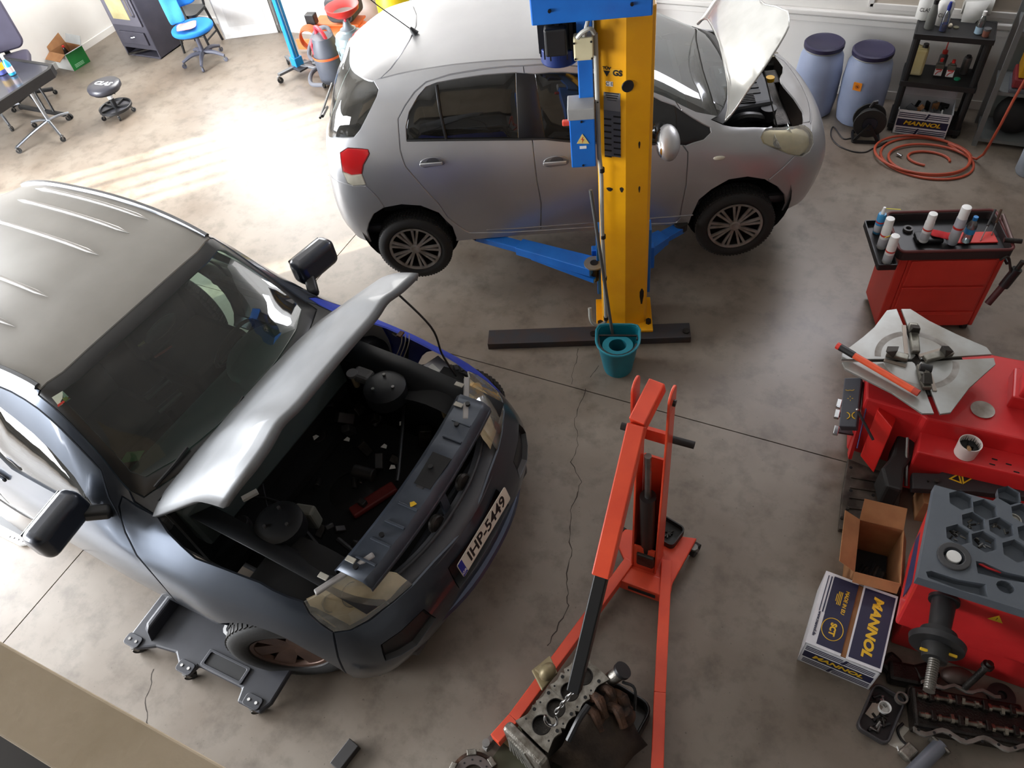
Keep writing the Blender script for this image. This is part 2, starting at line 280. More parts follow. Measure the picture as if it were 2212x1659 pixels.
# ---------------------------------------------------------------- car bodies: spline nets cut into panels along traced seams
class Net:
    def __init__(s, lines, loc, yaw, near):        # lines (L,N,3): half body, y outward; near = sign of local y of the side we see
        P = np.array(lines, float); L, N, _ = P.shape; s.L, s.N = L, N
        Q = np.zeros((L+2, N+2, 3)); Q[1:-1, 1:-1] = P
        fl = np.array([1, -1, 1])
        Q[1:-1, 0] = P[:, 1]*fl; Q[1:-1, -1] = P[:, -2]*fl
        Q[0] = 2*Q[1]-Q[2]; Q[-1] = Q[-3]*fl; s.Q = Q; s.near = near
        s.mw = M.Translation(loc) @ M.Rotation(yaw, 4, 'Z'); s.mwn = np.array(s.mw)
        nu, nv = (N-1)*44+1, (L-1)*36+1; s.gu, s.gv = np.meshgrid(np.linspace(0, N-1, nu), np.linspace(0, L-1, nv), indexing='ij')
        g = s.ev(s.gu.ravel(), s.gv.ravel()).reshape(nu, nv, 3); s.g = g
        wpt = s.world(g); s.gp = proj(wpt)
        d1 = np.gradient(wpt, axis=0); d2 = np.gradient(wpt, axis=1); nr = np.cross(d1, d2)*near
        s.face = np.einsum('ijk,ijk->ij', nr, EYE-wpt)
        if s.face[nu//2, nv//4] < 0: s.face = -s.face
    def ev(s, u, v):
        u = np.asarray(u, float); v = np.asarray(v, float)
        def w(t):
            t2, t3 = t*t, t*t*t; return np.stack([-t3+2*t2-t, 3*t3-5*t2+2, -3*t3+4*t2+t, t3-t2], -1)*.5
        iu = np.clip(np.floor(u).astype(int), 0, s.N-2); iv = np.clip(np.floor(v).astype(int), 0, s.L-2)
        wu, wv = w(u-iu), w(v-iv); out = np.zeros(u.shape+(3,))
        for a in range(4):
            for b in range(4): out += (wv[:, a]*wu[:, b])[:, None]*s.Q[iv+a, iu+b]
        return out
    def world(s, p, sign=None):
        q = np.array(p, float).copy(); q[..., 1] *= (sign or s.near); return q @ s.mwn[:3, :3].T+s.mwn[:3, 3]
    def pick(s, cost): i = np.unravel_index(np.argmin(cost), cost.shape); return (float(s.gu[i]), float(s.gv[i]))
    def pix(s, pts, vr=(0, 99), ur=(0, 99)):        # traced pixels -> (u,v) on the near half
        bad = np.where((s.face > 0) & (s.gv >= vr[0]) & (s.gv <= vr[1]) & (s.gu >= ur[0]) & (s.gu <= ur[1]), 0, 1e7)
        return [s.pick((s.gp[..., 0]-x)**2+(s.gp[..., 1]-y)**2+bad) for x, y in pts]
    def xz(s, pts, vr=(0, 5.3)):
        bad = np.where((s.gv >= vr[0]) & (s.gv <= vr[1]), 0, 1e7); return [s.pick((s.g[..., 0]-x)**2+(s.g[..., 2]-z)**2+bad) for x, z in pts]
    def cut(s, panels, body, su=.3, sv=.16, step=.05):
        """panels: [(name, uv outline)] first match wins; returns {name: (verts(x,y,z half), tris)}"""
        key = {}; vs = []; ed = []
        def vid(u, v):
            u = min(max(u, 0), s.N-1); v = min(max(v, 0), s.L-1); k = (round(u, 3), round(v, 3))
            if k not in key: key[k] = len(vs); vs.append((k[0]*su, k[1]*sv))
            return key[k]
        def loop(uv):
            ids = []
            for (a, b), (c, d) in zip(uv, uv[1:]+uv[:1]):
                k = max(1, int(math.hypot((c-a)*su, (d-b)*sv)/step)); ids += [vid(a+(c-a)*i/k, b+(d-b)*i/k) for i in range(k)]
            for i, a in enumerate(ids):
                b = ids[(i+1) % len(ids)]
                if a != b: ed.append((a, b))
        loop([(0, 0), (s.N-1, 0), (s.N-1, s.L-1), (0, s.L-1)])
        for _, uv in panels: loop(uv)
        nu, nv = int((s.N-1)*su/step), int((s.L-1)*sv/step)
        E = np.array([(vs[a], vs[b]) for a, b in ed])
        for i in range(1, nu):
            for j in range(1, nv):
                p = np.array([(s.N-1)*su*(i+.5*(j % 2))/nu, (s.L-1)*sv*j/nv])
                d = E[:, 1]-E[:, 0]; t = np.clip(((p-E[:, 0])*d).sum(1)/np.maximum((d*d).sum(1), 1e-12), 0, 1)
                if (((E[:, 0]+d*t[:, None])-p)**2).sum(1).min() > (step*.45)**2: vs.append(tuple(p))
        r = geometry.delaunay_2d_cdt([V(p) for p in vs], ed, [], 0, 1e-6); ov = np.array([tuple(p) for p in r[0]]); tri = [t for t in r[2]]
        P3 = s.ev(np.clip(ov[:, 0]/su, 0, s.N-1), np.clip(ov[:, 1]/sv, 0, s.L-1))
        cen = np.array([ov[list(t)].mean(0) for t in tri])/np.array([su, sv])
        own = np.full(len(tri), -1)
        for k, (_, uv) in reversed(list(enumerate(panels))):
            a = np.array(uv); b = np.roll(a, -1, 0); ins = np.zeros(len(tri), bool)
            for (x0, y0), (x1, y1) in zip(a, b):
                c = ((y0 > cen[:, 1]) != (y1 > cen[:, 1])) & (cen[:, 0] < (x1-x0)*(cen[:, 1]-y0)/((y1-y0) or 1e-9)+x0); ins ^= c
            own[ins] = k
        out = {}
        for k in range(-1, len(panels)):
            sel = [t for t, w in zip(tri, own) if w == k]
            if not sel: continue
            idx = sorted({i for t in sel for i in t}); rm = {i: n for n, i in enumerate(idx)}
            out[body if k < 0 else panels[k][0]] = (P3[idx], [tuple(rm[i] for i in t) for t in sel])
        return out
def panel(name, data, mat, parent, sides, groove=.006, depth=.009, off=0, thick=0, sm=28, label=None):
    """sides: +1/-1 one half, 0 both halves welded into one part"""
    P, tri = data; vs = []; fs = []
    for sg in ((1, -1) if sides == 0 else (sides,)):
        o = len(vs); vs += [(p[0], p[1]*sg, p[2]) for p in P]; fs += [tuple(i+o for i in (t if sg > 0 else t[::-1])) for t in tri]
    bm = bmesh.new(); bv = [bm.verts.new(p) for p in vs]
    for f in fs:
        try: bm.faces.new([bv[i] for i in f])
        except ValueError: pass
    bmesh.ops.remove_doubles(bm, verts=bm.verts, dist=.0008); bmesh.ops.recalc_face_normals(bm, faces=bm.faces); bm.normal_update()
    # orient outward: away from the car's middle line
    c = sum(((f.calc_center_median()-V((0 if sides == 0 else f.calc_center_median().x, 0, .6))).dot(f.normal)*f.calc_area() for f in bm.faces), 0.)
    if c < 0: bmesh.ops.reverse_faces(bm, faces=bm.faces); bm.normal_update()
    if off:
        for v in bm.verts: v.co += v.normal*off
    if groove:
        bmesh.ops.inset_region(bm, faces=bm.faces[:], thickness=groove, use_boundary=True, use_even_offset=False); bm.normal_update()
        for v in bm.verts:
            if v.is_boundary: v.co -= v.normal*depth
    me = bpy.data.meshes.new(name); bm.to_mesh(me); bm.free()
    o = fin(name, me, mat, parent, sm)
    if label: o['label'] = label
    return o
def wheel(parent, loc, r, w, side, rimr, tread=72, style='cover', steer=0, cap=None, rim=None, zrot=0):
    """wheel as a part tree under parent; outer face towards local y*side"""
    h = bpy.data.objects.new('wheel', None); COL.objects.link(h); h.parent = parent; h.location = loc; h.rotation_euler = (0, 0, steer); h.empty_display_size = .1
    mt = R(-90*side, 'X')
    rr = rimr
    prof = [(rr, -w*.42), (rr+.02, -w*.49), (r-.05, -w*.5), (r-.018, -w*.44), (r-.004, -w*.36), (r-.004, w*.36), (r-.018, w*.44), (r-.05, w*.5), (rr+.02, w*.49), (rr, w*.42)]
    B(mt).lathe(prof, n=64, caps=False).build('tyre', RUB, h, 50)
    tb = B(mt)
    for i in range(tread):
        a = 2*PI*i/tread
        for zc, sk in ((-.27, .5), (0, -.3), (.27, .5)):
            m = R(math.degrees(a), 'Z') @ T(r-.002, 0, zc*w) @ R(sk*40, 'X'); tb.box((0, 0, 0), (.008, 2*PI*r/tread*.68, w*.2), m)
    tb.build('tread', pm('tread_rubber', (44, 43, 43), .7), h, 0)
    B(mt).lathe([(rr+.004, -w*.45), (rr-.012, -w*.3), (rr-.02, w*.2), (rr+.004, w*.46)], n=48, caps=False).lathe([(.02, -w*.1), (rr, -w*.1)], n=32, caps=True).build('rim_barrel', pm('rim_inner_dark', (40, 36, 34), .6, .4), h, 40)
    z0 = w*.42
    if style == 'cover':
        f = B(mt).lathe([(rr-.022, z0-.012), (rr-.02, z0), (rr-.004, z0+.004), (rr+.004, z0-.006)], n=64, caps=False)
        f.lathe([(.0005, z0-.002), (.03, z0+.004), (.042, z0-.002), (.045, z0-.02)], n=32, caps=False)
        k = 9
        for i in range(k):
            for da in (-6.2, 6.2):
                a = 360*i/k+da+zrot; m = R(a, 'Z')
                f.beam(m @ V((.038, 0, z0-.012)), m @ V((rr-.012, 0, z0-.004)), .013, .016, up=(0, 0, 1), w2=.02)
        f.build('hub_cap', cap, h, 30)
    else:
        f = B(mt).lathe([(rr-.03, z0-.03), (rr-.02, z0-.005), (rr+.004, z0)], n=48, caps=False).lathe([(.0005, z0-.03), (.06, z0-.03), (.075, z0-.05)], n=24, caps=False)
        for i in range(6):
            m = R(60*i+zrot, 'Z'); f.beam(m @ V((.03, 0, z0-.045)), m @ V((rr-.02, 0, z0-.025)), .085, .03, up=(0, 0, 1), w2=.12)
        f.build('alloy_rim', rim, h, 40)
    return h
def line(net, uv, r, name, mat, parent, sides=(1, -1), off=.002):
    q = []
    for (a, b), (c, d) in zip(uv, uv[1:]):
        k = max(1, int(math.hypot((c-a)*.3, (d-b)*.16)/.03)); q += [(a+(c-a)*i/k, b+(d-b)*i/k) for i in range(k)]
    q.append(uv[-1]); p = net.ev(np.array([a for a, _ in q]), np.array([b for _, b in q]))
    for sg in sides: B().tube([(x, y*sg, z) for x, y, z in p], r, 6).build(name, mat, parent)
# ---------------------------------------------------------------- silver hatchback on the lift
YAW = math.radians(23.2); LIFT = .333
SILV = pm('silver_car_paint', (172, 172, 174), .40, .6, col2=(164, 164, 166), scale=2, coat=.5)
DGLASS = glassm('tinted_car_glass', (30, 32, 36), .03, .03, .03, .6)
CGLASS = glassm('clear_car_glass', (150, 172, 168), .06, .015, .10)
_rw = px(897, 540, .483); _f = V((math.cos(YAW), math.sin(YAW), 0)); _l = V((-math.sin(YAW), math.cos(YAW), 0))
yloc = _rw+_l*.815; yloc = V((yloc.x, yloc.y, LIFT))
def yl(*a): return list(a)
NX = [  # u:      0               1                 2                 3               4               5                6                 7                8                9                10               11
 [(-.58, 0, .24), (-.55, .50, .24), (-.40, .74, .22), (.0, .80, .20), (.8, .80, .20), (1.3, .80, .20), (1.75, .80, .20), (2.1, .80, .20), (2.5, .79, .20), (2.86, .71, .20), (3.06, .48, .19), (3.13, 0, .19)],
 [(-.62, 0, .40), (-.59, .52, .40), (-.43, .775, .39), (.05, .825, .38), (.82, .825, .38), (1.3, .825, .38), (1.75, .825, .38), (2.1, .825, .38), (2.5, .82, .37), (2.88, .74, .36), (3.10, .50, .35), (3.17, 0, .35)],
 [(-.62, 0, .60), (-.59, .52, .61), (-.43, .785, .62), (.1, .842, .62), (.84, .845, .62), (1.3, .845, .62), (1.75, .845, .62), (2.1, .845, .61), (2.5, .84, .60), (2.88, .76, .56), (3.11, .51, .52), (3.18, 0, .51)],
 [(-.60, 0, .80), (-.565, .50, .83), (-.40, .765, .87), (.14, .825, .88), (.85, .83, .86), (1.3, .835, .84), (1.75, .835, .82), (2.1, .83, .81), (2.5, .82, .78), (2.86, .73, .72), (3.07, .48, .66), (3.14, 0, .64)],
 [(-.575, 0, .94), (-.535, .46, .98), (-.36, .705, 1.05), (.2, .775, 1.06), (.86, .79, 1.03), (1.3, .795, 1.0), (1.75, .795, .965), (2.1, .79, .935), (2.5, .765, .88), (2.82, .68, .81), (3.02, .45, .73), (3.09, 0, .70)],
 [(-.50, 0, 1.13), (-.455, .42, 1.17), (-.26, .61, 1.33), (.25, .64, 1.415), (.86, .648, 1.43), (1.32, .64, 1.385), (1.82, .685, 1.19), (2.27, .725, .97), (2.56, .69, .91), (2.77, .61, .85), (2.95, .42, .765), (3.03, 0, .735)],
 [(-.40, 0, 1.33), (-.35, .33, 1.37), (-.05, .46, 1.465), (.33, .49, 1.495), (.86, .49, 1.505), (1.35, .47, 1.46), (1.90, .47, 1.25), (2.38, .47, 1.01), (2.56, .46, .95), (2.73, .38, .89), (2.88, .25, .815), (2.97, 0, .775)],
 [(-.32, 0, 1.45), (-.2, 0, 1.475), (.08, 0, 1.505), (.4, 0, 1.525), (.86, 0, 1.53), (1.38, 0, 1.485), (1.93, 0, 1.265), (2.42, 0, 1.025), (2.58, 0, .965), (2.7, 0, .91), (2.82, 0, .85), (2.91, 0, .80)]]
YN = Net(NX, yloc, YAW, -1)
car = thing('hatchback_car', 'silver five-door hatchback raised on the yellow lift, bonnet open', 'car', yloc, YAW)
P = YN.pix; side = (0, 5.2)
rdoor = P([(1131, 143), (1100, 143), (1040, 150), (970, 162), (920, 177), (894, 200), (874, 228), (861, 258), (860, 280), (865, 324), (877, 359), (910, 400), (945, 440), (970, 471), (996, 494), (1013, 502), (1100, 501), (1169, 497), (1168, 440), (1160, 385), (1150, 310), (1140, 235)], side)
fdoor = P([(1131, 143), (1140, 235), (1150, 310), (1160, 385), (1168, 440), (1169, 497), (1280, 490), (1395, 483), (1447, 481), (1460, 480), (1468, 470), (1474, 441), (1482, 400), (1486, 367), (1485, 329), (1477, 273), (1470, 235), (1460, 218), (1434, 200), (1398, 183), (1350, 160), (1300, 146), (1247, 143)], side)
rglass = P([(879, 304), (878, 273), (884, 243), (902, 208), (920, 190), (945, 181), (983, 172), (1046, 163), (1113, 159), (1121, 302)], side)
bpil = P([(1113, 159), (1157, 161), (1177, 301), (1121, 302)], side)
fglass = P([(1177, 301), (1157, 161), (1250, 158), (1310, 162), (1360, 180), (1398, 203), (1430, 219), (1457, 229), (1462, 275), (1450, 309), (1398, 311)], side)
tri_ = P([(1457, 229), (1475, 240), (1533, 276), (1536, 286), (1520, 301), (1482, 314), (1450, 311), (1462, 275)], side)
tail = P([(735, 330), (750, 320), (780, 321), (796, 324), (799, 332), (793, 342), (783, 357), (780, 377), (760, 378), (742, 370), (737, 350)], (0, 5), (0, 3))
tail2 = P([(742, 370), (760, 378), (780, 377), (791, 400), (763, 401), (750, 395)], (0, 5), (0, 3))
headl = P([(1643, 297), (1655, 279), (1679, 266), (1707, 263), (1738, 271), (1754, 287), (1757, 310), (1748, 328), (1733, 337), (1704, 333), (1673, 320), (1650, 310)], (0, 6), (8, 11))
arcr = P([(800, 530), (794, 500), (796, 483), (808, 463), (829, 449), (869, 442), (907, 445), (945, 461), (975, 491), (985, 515)], (0, 4)); arcr += [(arcr[-1][0], 0), (arcr[0][0], 0)]
arcf = P([(1489, 493), (1495, 463), (1511, 432), (1537, 409), (1575, 389), (1614, 382), (1652, 388), (1678, 403), (1694, 421), (1697, 440), (1693, 470)], (0, 4)); arcf += [(arcf[-1][0], 0), (arcf[0][0], 0)]
roofd = P([(823, 168), (894, 152), (980, 139), (1100, 129), (1180, 128), (1242, 129)], (4.5, 6.5))
roof = [(roofd[0][0], 7)]+roofd+[(5.0, roofd[-1][1]+.05), (5.02, 7)]
hatchg = P([(806, 176), (816, 192), (813, 208), (796, 243), (778, 281), (763, 297)], (3.5, 6.6), (0, 2.6))
hatchg = [(0, 6.75), (.6, 6.7)]+hatchg+[(0, hatchg[-1][1]-.02)]
wind = [(5.12, 7), (5.12, 6), (5.15, 5.5), (5.25, 5.2), (6, 5.16), (6.6, 5.16), (6.9, 5.3), (6.95, 6), (6.98, 7)]
cowl = [(6.98, 7), (6.95, 6), (6.9, 5.3), (6.85, 5.1), (7.08, 5.05), (7.28, 6), (7.35, 7)]
bay = [(7.35, 7), (7.28, 6), (7.08, 5.05), (8.2, 4.92), (9.2, 4.86), (9.75, 4.95), (10.15, 5.3), (10.25, 6), (10.25, 7)]
slam = [(10.25, 7), (10.25, 6), (10.15, 5.3), (9.75, 4.95), (10.0, 4.6), (10.5, 4.7), (11, 4.8), (11, 7)]
bump_f = P([(1715, 337), (1690, 362), (1660, 388)], (0, 5)); bump_f = [(bump_f[-1][0], 0)]+bump_f[::-1]+[(9.95, 4.5), (10.6, 4.65), (11, 4.75), (11, 0)]
bump_r = P([(790, 401), (815, 425), (830, 447)], (0, 4), (0, 4)); bump_r = [(0, 3.0), (.6, 2.9)]+bump_r+[(arcr[0][0], 0), (0, 0)]
hatch = [(0, 7), (roofd[0][0], 7), (roofd[0][0], roofd[0][1]), (1.3, 4.9), (1.05, 4.0), (.8, 2.9), (0, 3.0)]
qu = YN.cut([('rear_arch', arcr), ('front_arch', arcf), ('bay', bay), ('rear_window', hatchg), ('tail_light', tail), ('reverse_light', tail2), ('headlight', headl), ('rear_side_glass', rglass), ('pillar_trim', bpil), ('front_side_glass', fglass),
             ('corner_trim', tri_), ('rear_door', rdoor), ('front_door', fdoor), ('windscreen', wind), ('cowl', cowl), ('slam_panel', slam), ('front_bumper', bump_f), ('rear_bumper', bump_r), ('roof', roof), ('tailgate', hatch)], 'body_shell')
TRIMB = pm('gloss_black_trim', (24, 24, 27), .3); LENSR = pm('red_lens', (196, 22, 26), .12, col2=(176, 18, 22), coat=1); LENSW = pm('clear_lens_hazed', (206, 202, 186), .2, col2=(176, 170, 150), scale=8, coat=1)
spec = {'rear_window': (CGLASS, 0), 'tail_light': (LENSR, 2), 'reverse_light': (LENSW, 2), 'headlight': (glassm('yaris_lens', (240, 236, 220), .05, .08, .35), 2), 'rear_side_glass': (DGLASS, 2), 'pillar_trim': (TRIMB, 2), 'front_side_glass': (DGLASS, 2), 'corner_trim': (TRIMB, 2),
        'rear_door': (SILV, 2), 'front_door': (SILV, 2), 'windscreen': (CGLASS, 0), 'cowl': (BLK, 0), 'slam_panel': (SILV, 0), 'front_bumper': (SILV, 0), 'rear_bumper': (SILV, 0), 'roof': (SILV, 0), 'tailgate': (SILV, 0), 'body_shell': (SILV, 0)}
nm = {'rear_door': 'door', 'front_door': 'door'}
for k, (m, sd) in spec.items():
    if k not in qu: continue
    g = dict(off=-.005, groove=.004, depth=.002) if 'glass' in k or k in ('windscreen', 'rear_window', 'pillar_trim', 'corner_trim') else {}
    if k in ('tail_light', 'reverse_light', 'headlight'): g = dict(off=.004, groove=.006, depth=.008)
    for s_ in ((-1, 1) if sd == 2 else (0,)): panel(nm.get(k, k), qu[k], m, car, s_, **g)
# interior, floor pan, wheel wells
ip = B().box((.95, 0, .45), (2.3, 1.3, .06)).box((-.1, 0, .62), (.7, 1.1, .3)); ip.build('floor_pan', DRK, car, 0)
B().box((1.2, 0, .27), (3.3, 1.36, .08)).build('underbody', DGREY, car, 0, bev=.03)
for x in (0, 2.46):
    B(T(x, 0, .34) @ R(90, 'X')).lathe([(.385, -.78), (.385, .78)], n=32, caps=False).build('wheel_well', DRK, car)
B().box((1.22, 0, .1), (2.5, .06, .06)).build('axle', DGREY, car, 0)
for x in (0, 2.46): B().cyl((x, -.72, .16), (x, .72, .16), .035).build('axle', IRON, car)
for sx, sy in ((.55, 0), (1.15, .34), (1.15, -.34)):
    w_ = 1.15 if sy == 0 else .46
    st = B().box((sx, sy, .62), (.46, w_, .2)).box((sx-.25, sy, .95), (.14, w_*.95, .6), R(0, 'Y')).box((sx-.26, sy, 1.27), (.1, .25, .16)); st.build('seat', pm('seat_fabric_dark', (46, 46, 50), .9), car, 0, bev=.05)
B().box((1.95, 0, .82), (.34, 1.3, .26)).build('dashboard', pm('dash_grey', (58, 60, 64), .7), car, 0, bev=.06)
B(T(1.66, .34, .93) @ R(-65, 'Y')).lathe([(.185, -.012), (.197, 0), (.185, .012), (.173, 0), (.185, -.012)], n=28, caps=False).build('steering_wheel', BLK, car)
hc = YN.ev(np.array([a for a, _ in headl]), np.array([b for _, b in headl])); hm_c = hc.mean(0)
for s_ in (-1, 1):
    panel('headlight_reflector', qu['headlight'], pm('yaris_reflector', (226, 218, 192), .3, .2), car, s_, groove=0, off=-.03)
    for dx, dy, r_ in ((.05, -.10, .055), (-.06, .03, .06)): B(axes(V((hm_c[0]+dx-.03, (hm_c[1]+dy)*s_, hm_c[2]+.0)), (0, 1, 0), (-.6, 0, 1))).lathe([(.001, -.03), (r_*.7, -.02), (r_, .015), (r_*1.05, .012)], n=22, caps=False).build('lamp_bowl', CHROME, car)
# handles, mirrors, side repeater, aerial, wiper
for s_ in (-1, 1):
    for (hx, hy) in ((932, 352), (1200, 350)):
        u, v = P([(hx, hy)], side)[0]; p = YN.ev([u], [v])[0]; p = V((p[0], p[1]*s_, p[2]))
        em = axes(p, (-s_, 0, 0), (0, 0, 1)); el_ = [2*PI*i/28 for i in range(28)]
        B(em).prism([(.09*math.cos(t), .047*math.sin(t)) for t in el_], -.004, .004).build('handle_recess', pm('recess_silver', (150, 150, 153), .35, .7), car, 30, bev=.003); B(em).prism([(.045*math.cos(t)+s_*-.005, .012+.03*math.sin(t)) for t in el_ if math.sin(t) >= -.05], .004, .006).build('handle_shadow', pm('recess_dark', (70, 70, 74), .5), car, 0)
        B().beam(p+V((-.09, s_*.02, .004)), p+V((.075, s_*.022, .004)), .014, .026, up=(0, 0, 1)).build('door_handle', SILV, car, 30, bev=.006)
u, v = P([(1440, 302)], side)[0]; p = YN.ev([u], [v])[0]
for s_ in (-1, 1):
    q = V((p[0]-.01, s_*(p[1]+.13), p[2]+.06))
    B(T(*q) @ R(-28*s_, 'X')).ball((0, 0, 0), (.08, .13, .085), 20).build('mirror_housing', SILV, car, 80)
    B().box(q+V((.02, -s_*.12, -.05)), (.07, .1, .05)).build('mirror_arm', BLK, car, bev=.015)
    B(T(*q) @ R(-28*s_, 'X')).ball((-.035, 0, 0), (.05, .108, .068), 16).build('mirror_glass', CHROME, car, bev=.02)
    u, v = P([(1554, 342)], side)[0]; t = YN.ev([u], [v])[0]; B().ball((t[0], s_*t[1], t[2]), (.042, .012, .017), 12).build('side_repeater', LENSW, car)
ab = YN.ev(P([(898, 74)], (5, 7)), [0])if 0 else None
uv = P([(898, 74)], (5, 7.0), (0, 6))[0]; a = YN.ev([uv[0]], [uv[1]])[0]; a = V((a[0], -a[1], a[2]))
B().cyl(a, a+V((-.03, 0, .05)), .028, .01).build('aerial_base', BLK, car); B().tube([a+V((-.03, 0, .04)), a+V((-.22, .0, .22)), a+V((-.33, 0, .34))], .004, 6).build('aerial', BLK, car)
wp = [YN.ev([.12], [4.25])[0]+[0, .0, 0], YN.ev([.75], [4.6])[0], YN.ev([1.1], [5.6])[0]]
B().tube([(x-.04, -y, z+.01) for x, y, z in wp[:2]], .012, 6).build('wiper_arm', BLK, car); B().tube([(wp[0][0]-.05, .25, wp[0][2]+.04), (wp[0][0]-.04, -.28, wp[0][2]+.05)], .01, 6).build('wiper_blade', BLK, car)
pz = YN.ev([2.42], [4.2])
dv = YN.pix([(943, 184), (952, 240), (962, 302)], side); line(YN, dv, .010, 'window_divider', TRIMB, car)
line(YN, [rglass[0], rglass[-1], bpil[2], fglass[-1], tri_[-2]], .008, 'belt_moulding', BLK, car)
line(YN, [(3.7, .55), (4, .5), (5, .5), (6, .5), (7.1, .52)], .006, 'sill_trim', pm('sill_trim_grey', (150, 150, 152), .4, .5), car)  # thin trim strip along the sill in its own plain grey
# wheels (suspension hangs)
CAPM = pm('wheel_cover_grey', (150, 146, 142), .45, .3, col2=(120, 112, 104), scale=12)
for x in (0, 2.46):
    for s_ in (-1, 1): wheel(car, (x, s_*.735, .15), .292, .175, s_, .205, cap=CAPM, zrot=12 if x else 0)
# engine bay
B().box((2.62, 0, .42), (.75, 1.16, .06)).box((2.32, 0, .62), (.06, 1.2, .45)).build('engine_bay_liner', DRK, car, 0)
for s_ in (-1, 1): B().beam((2.25, s_*.60, .60), (2.90, s_*.50, .54), .05, .34).build('inner_wing', DRK, car, 0)
ec = B().prism([(2.36, -.36), (2.74, -.30), (2.74, .22), (2.36, .30)], .70, .86).build('engine_cover', pm('engine_cover_plastic', (62, 64, 70), .5), car, 0, bev=.025)
for i in range(6): B().box((2.50, -.30+.022*i, .863), (.22, .008, .012)).build('rib', BLK, ec, 0)
for i in range(4): B().box((2.60, -.12+.075*i-.04, .862), (.13, .05, .01)).build('slot', BLK, ec, 0)
text('VVT-i', .085, WTXT, ec, T(2.49, .16, .8635) @ R(-90, 'Z'), bold=.002)
text('DUAL', .03, WTXT, ec, T(2.43, .18, .8635) @ R(-90, 'Z'))
B(T(2.5, -.03, .862)).lathe([(.036, 0), (.04, .003), (.044, 0)], n=24, caps=False).lathe([(.008, 0), (.012, .003), (.016, 0)], n=16, m=M.Diagonal((1, 2, 1, 1)), caps=False).build('emblem', WTXT, ec)
B().box((2.80, -.05, .6), (.12, .7, .25)).box((2.86, .3, .62), (.1, .2, .2)).cyl((2.55, .42, .6), (2.55, .42, .82), .07).build('engine_block', IRON, car, 0, bev=.015)
B().cyl((2.80, .12, .78), (2.80, .12, .81), .032).build('oil_cap', pm('yellow_cap', (206, 158, 30), .4), car); B().cyl((2.70, -.34, .74), (2.70, -.34, .83), .05, .055).build('coolant_bottle', BLK, car)
B().tube(cat([(2.4, -.42, .78), (2.5, -.44, .84), (2.62, -.4, .8), (2.7, -.3, .7)]), .03, 8).build('air_hose', BLK, car)
# bonnet, hinged at the cowl
HB = bpy.data.objects.new('bonnet', None); COL.objects.link(HB); HB.parent = car; HB.empty_display_size = .1
HB.location = (2.30, 0, .935); HB.rotation_euler = (0, math.radians(-69), 0)
hp, ht = qu['bay']; hb = hp-np.array([2.26, 0, .97])
def regrid(net, ur, vr, nu, nv, org):
    us, vv = np.meshgrid(np.linspace(*ur, nu), np.linspace(*vr, nv), indexing='ij'); return net.ev(us.ravel(), vv.ravel()).reshape(nu, nv, 3)-np.array(org)
pp = qu['bay'][0].copy(); tt = qu['bay'][1]
B_ = panel('bonnet_skin', (hb, tt), pm('bonnet_silver', (196, 196, 192), .25, .5, coat=.6), HB, 0, groove=.008, depth=.012)
B_.modifiers.new('solid', 'SOLIDIFY').thickness = .012
for s_ in (): B().tube(cat([(.12, s_*.50, -.005), (.4, s_*.42, -.02), (.72, s_*.26, -.10)]), .006, 6).build('bonnet_crease', pm('bonnet_silver', (196, 196, 192)), HB)
B().tube([V((2.72, -.55, .80)), HB.matrix_basis @ V((.45, -.30, -.10))], .005, 6).build('bonnet_prop', BLK, car)
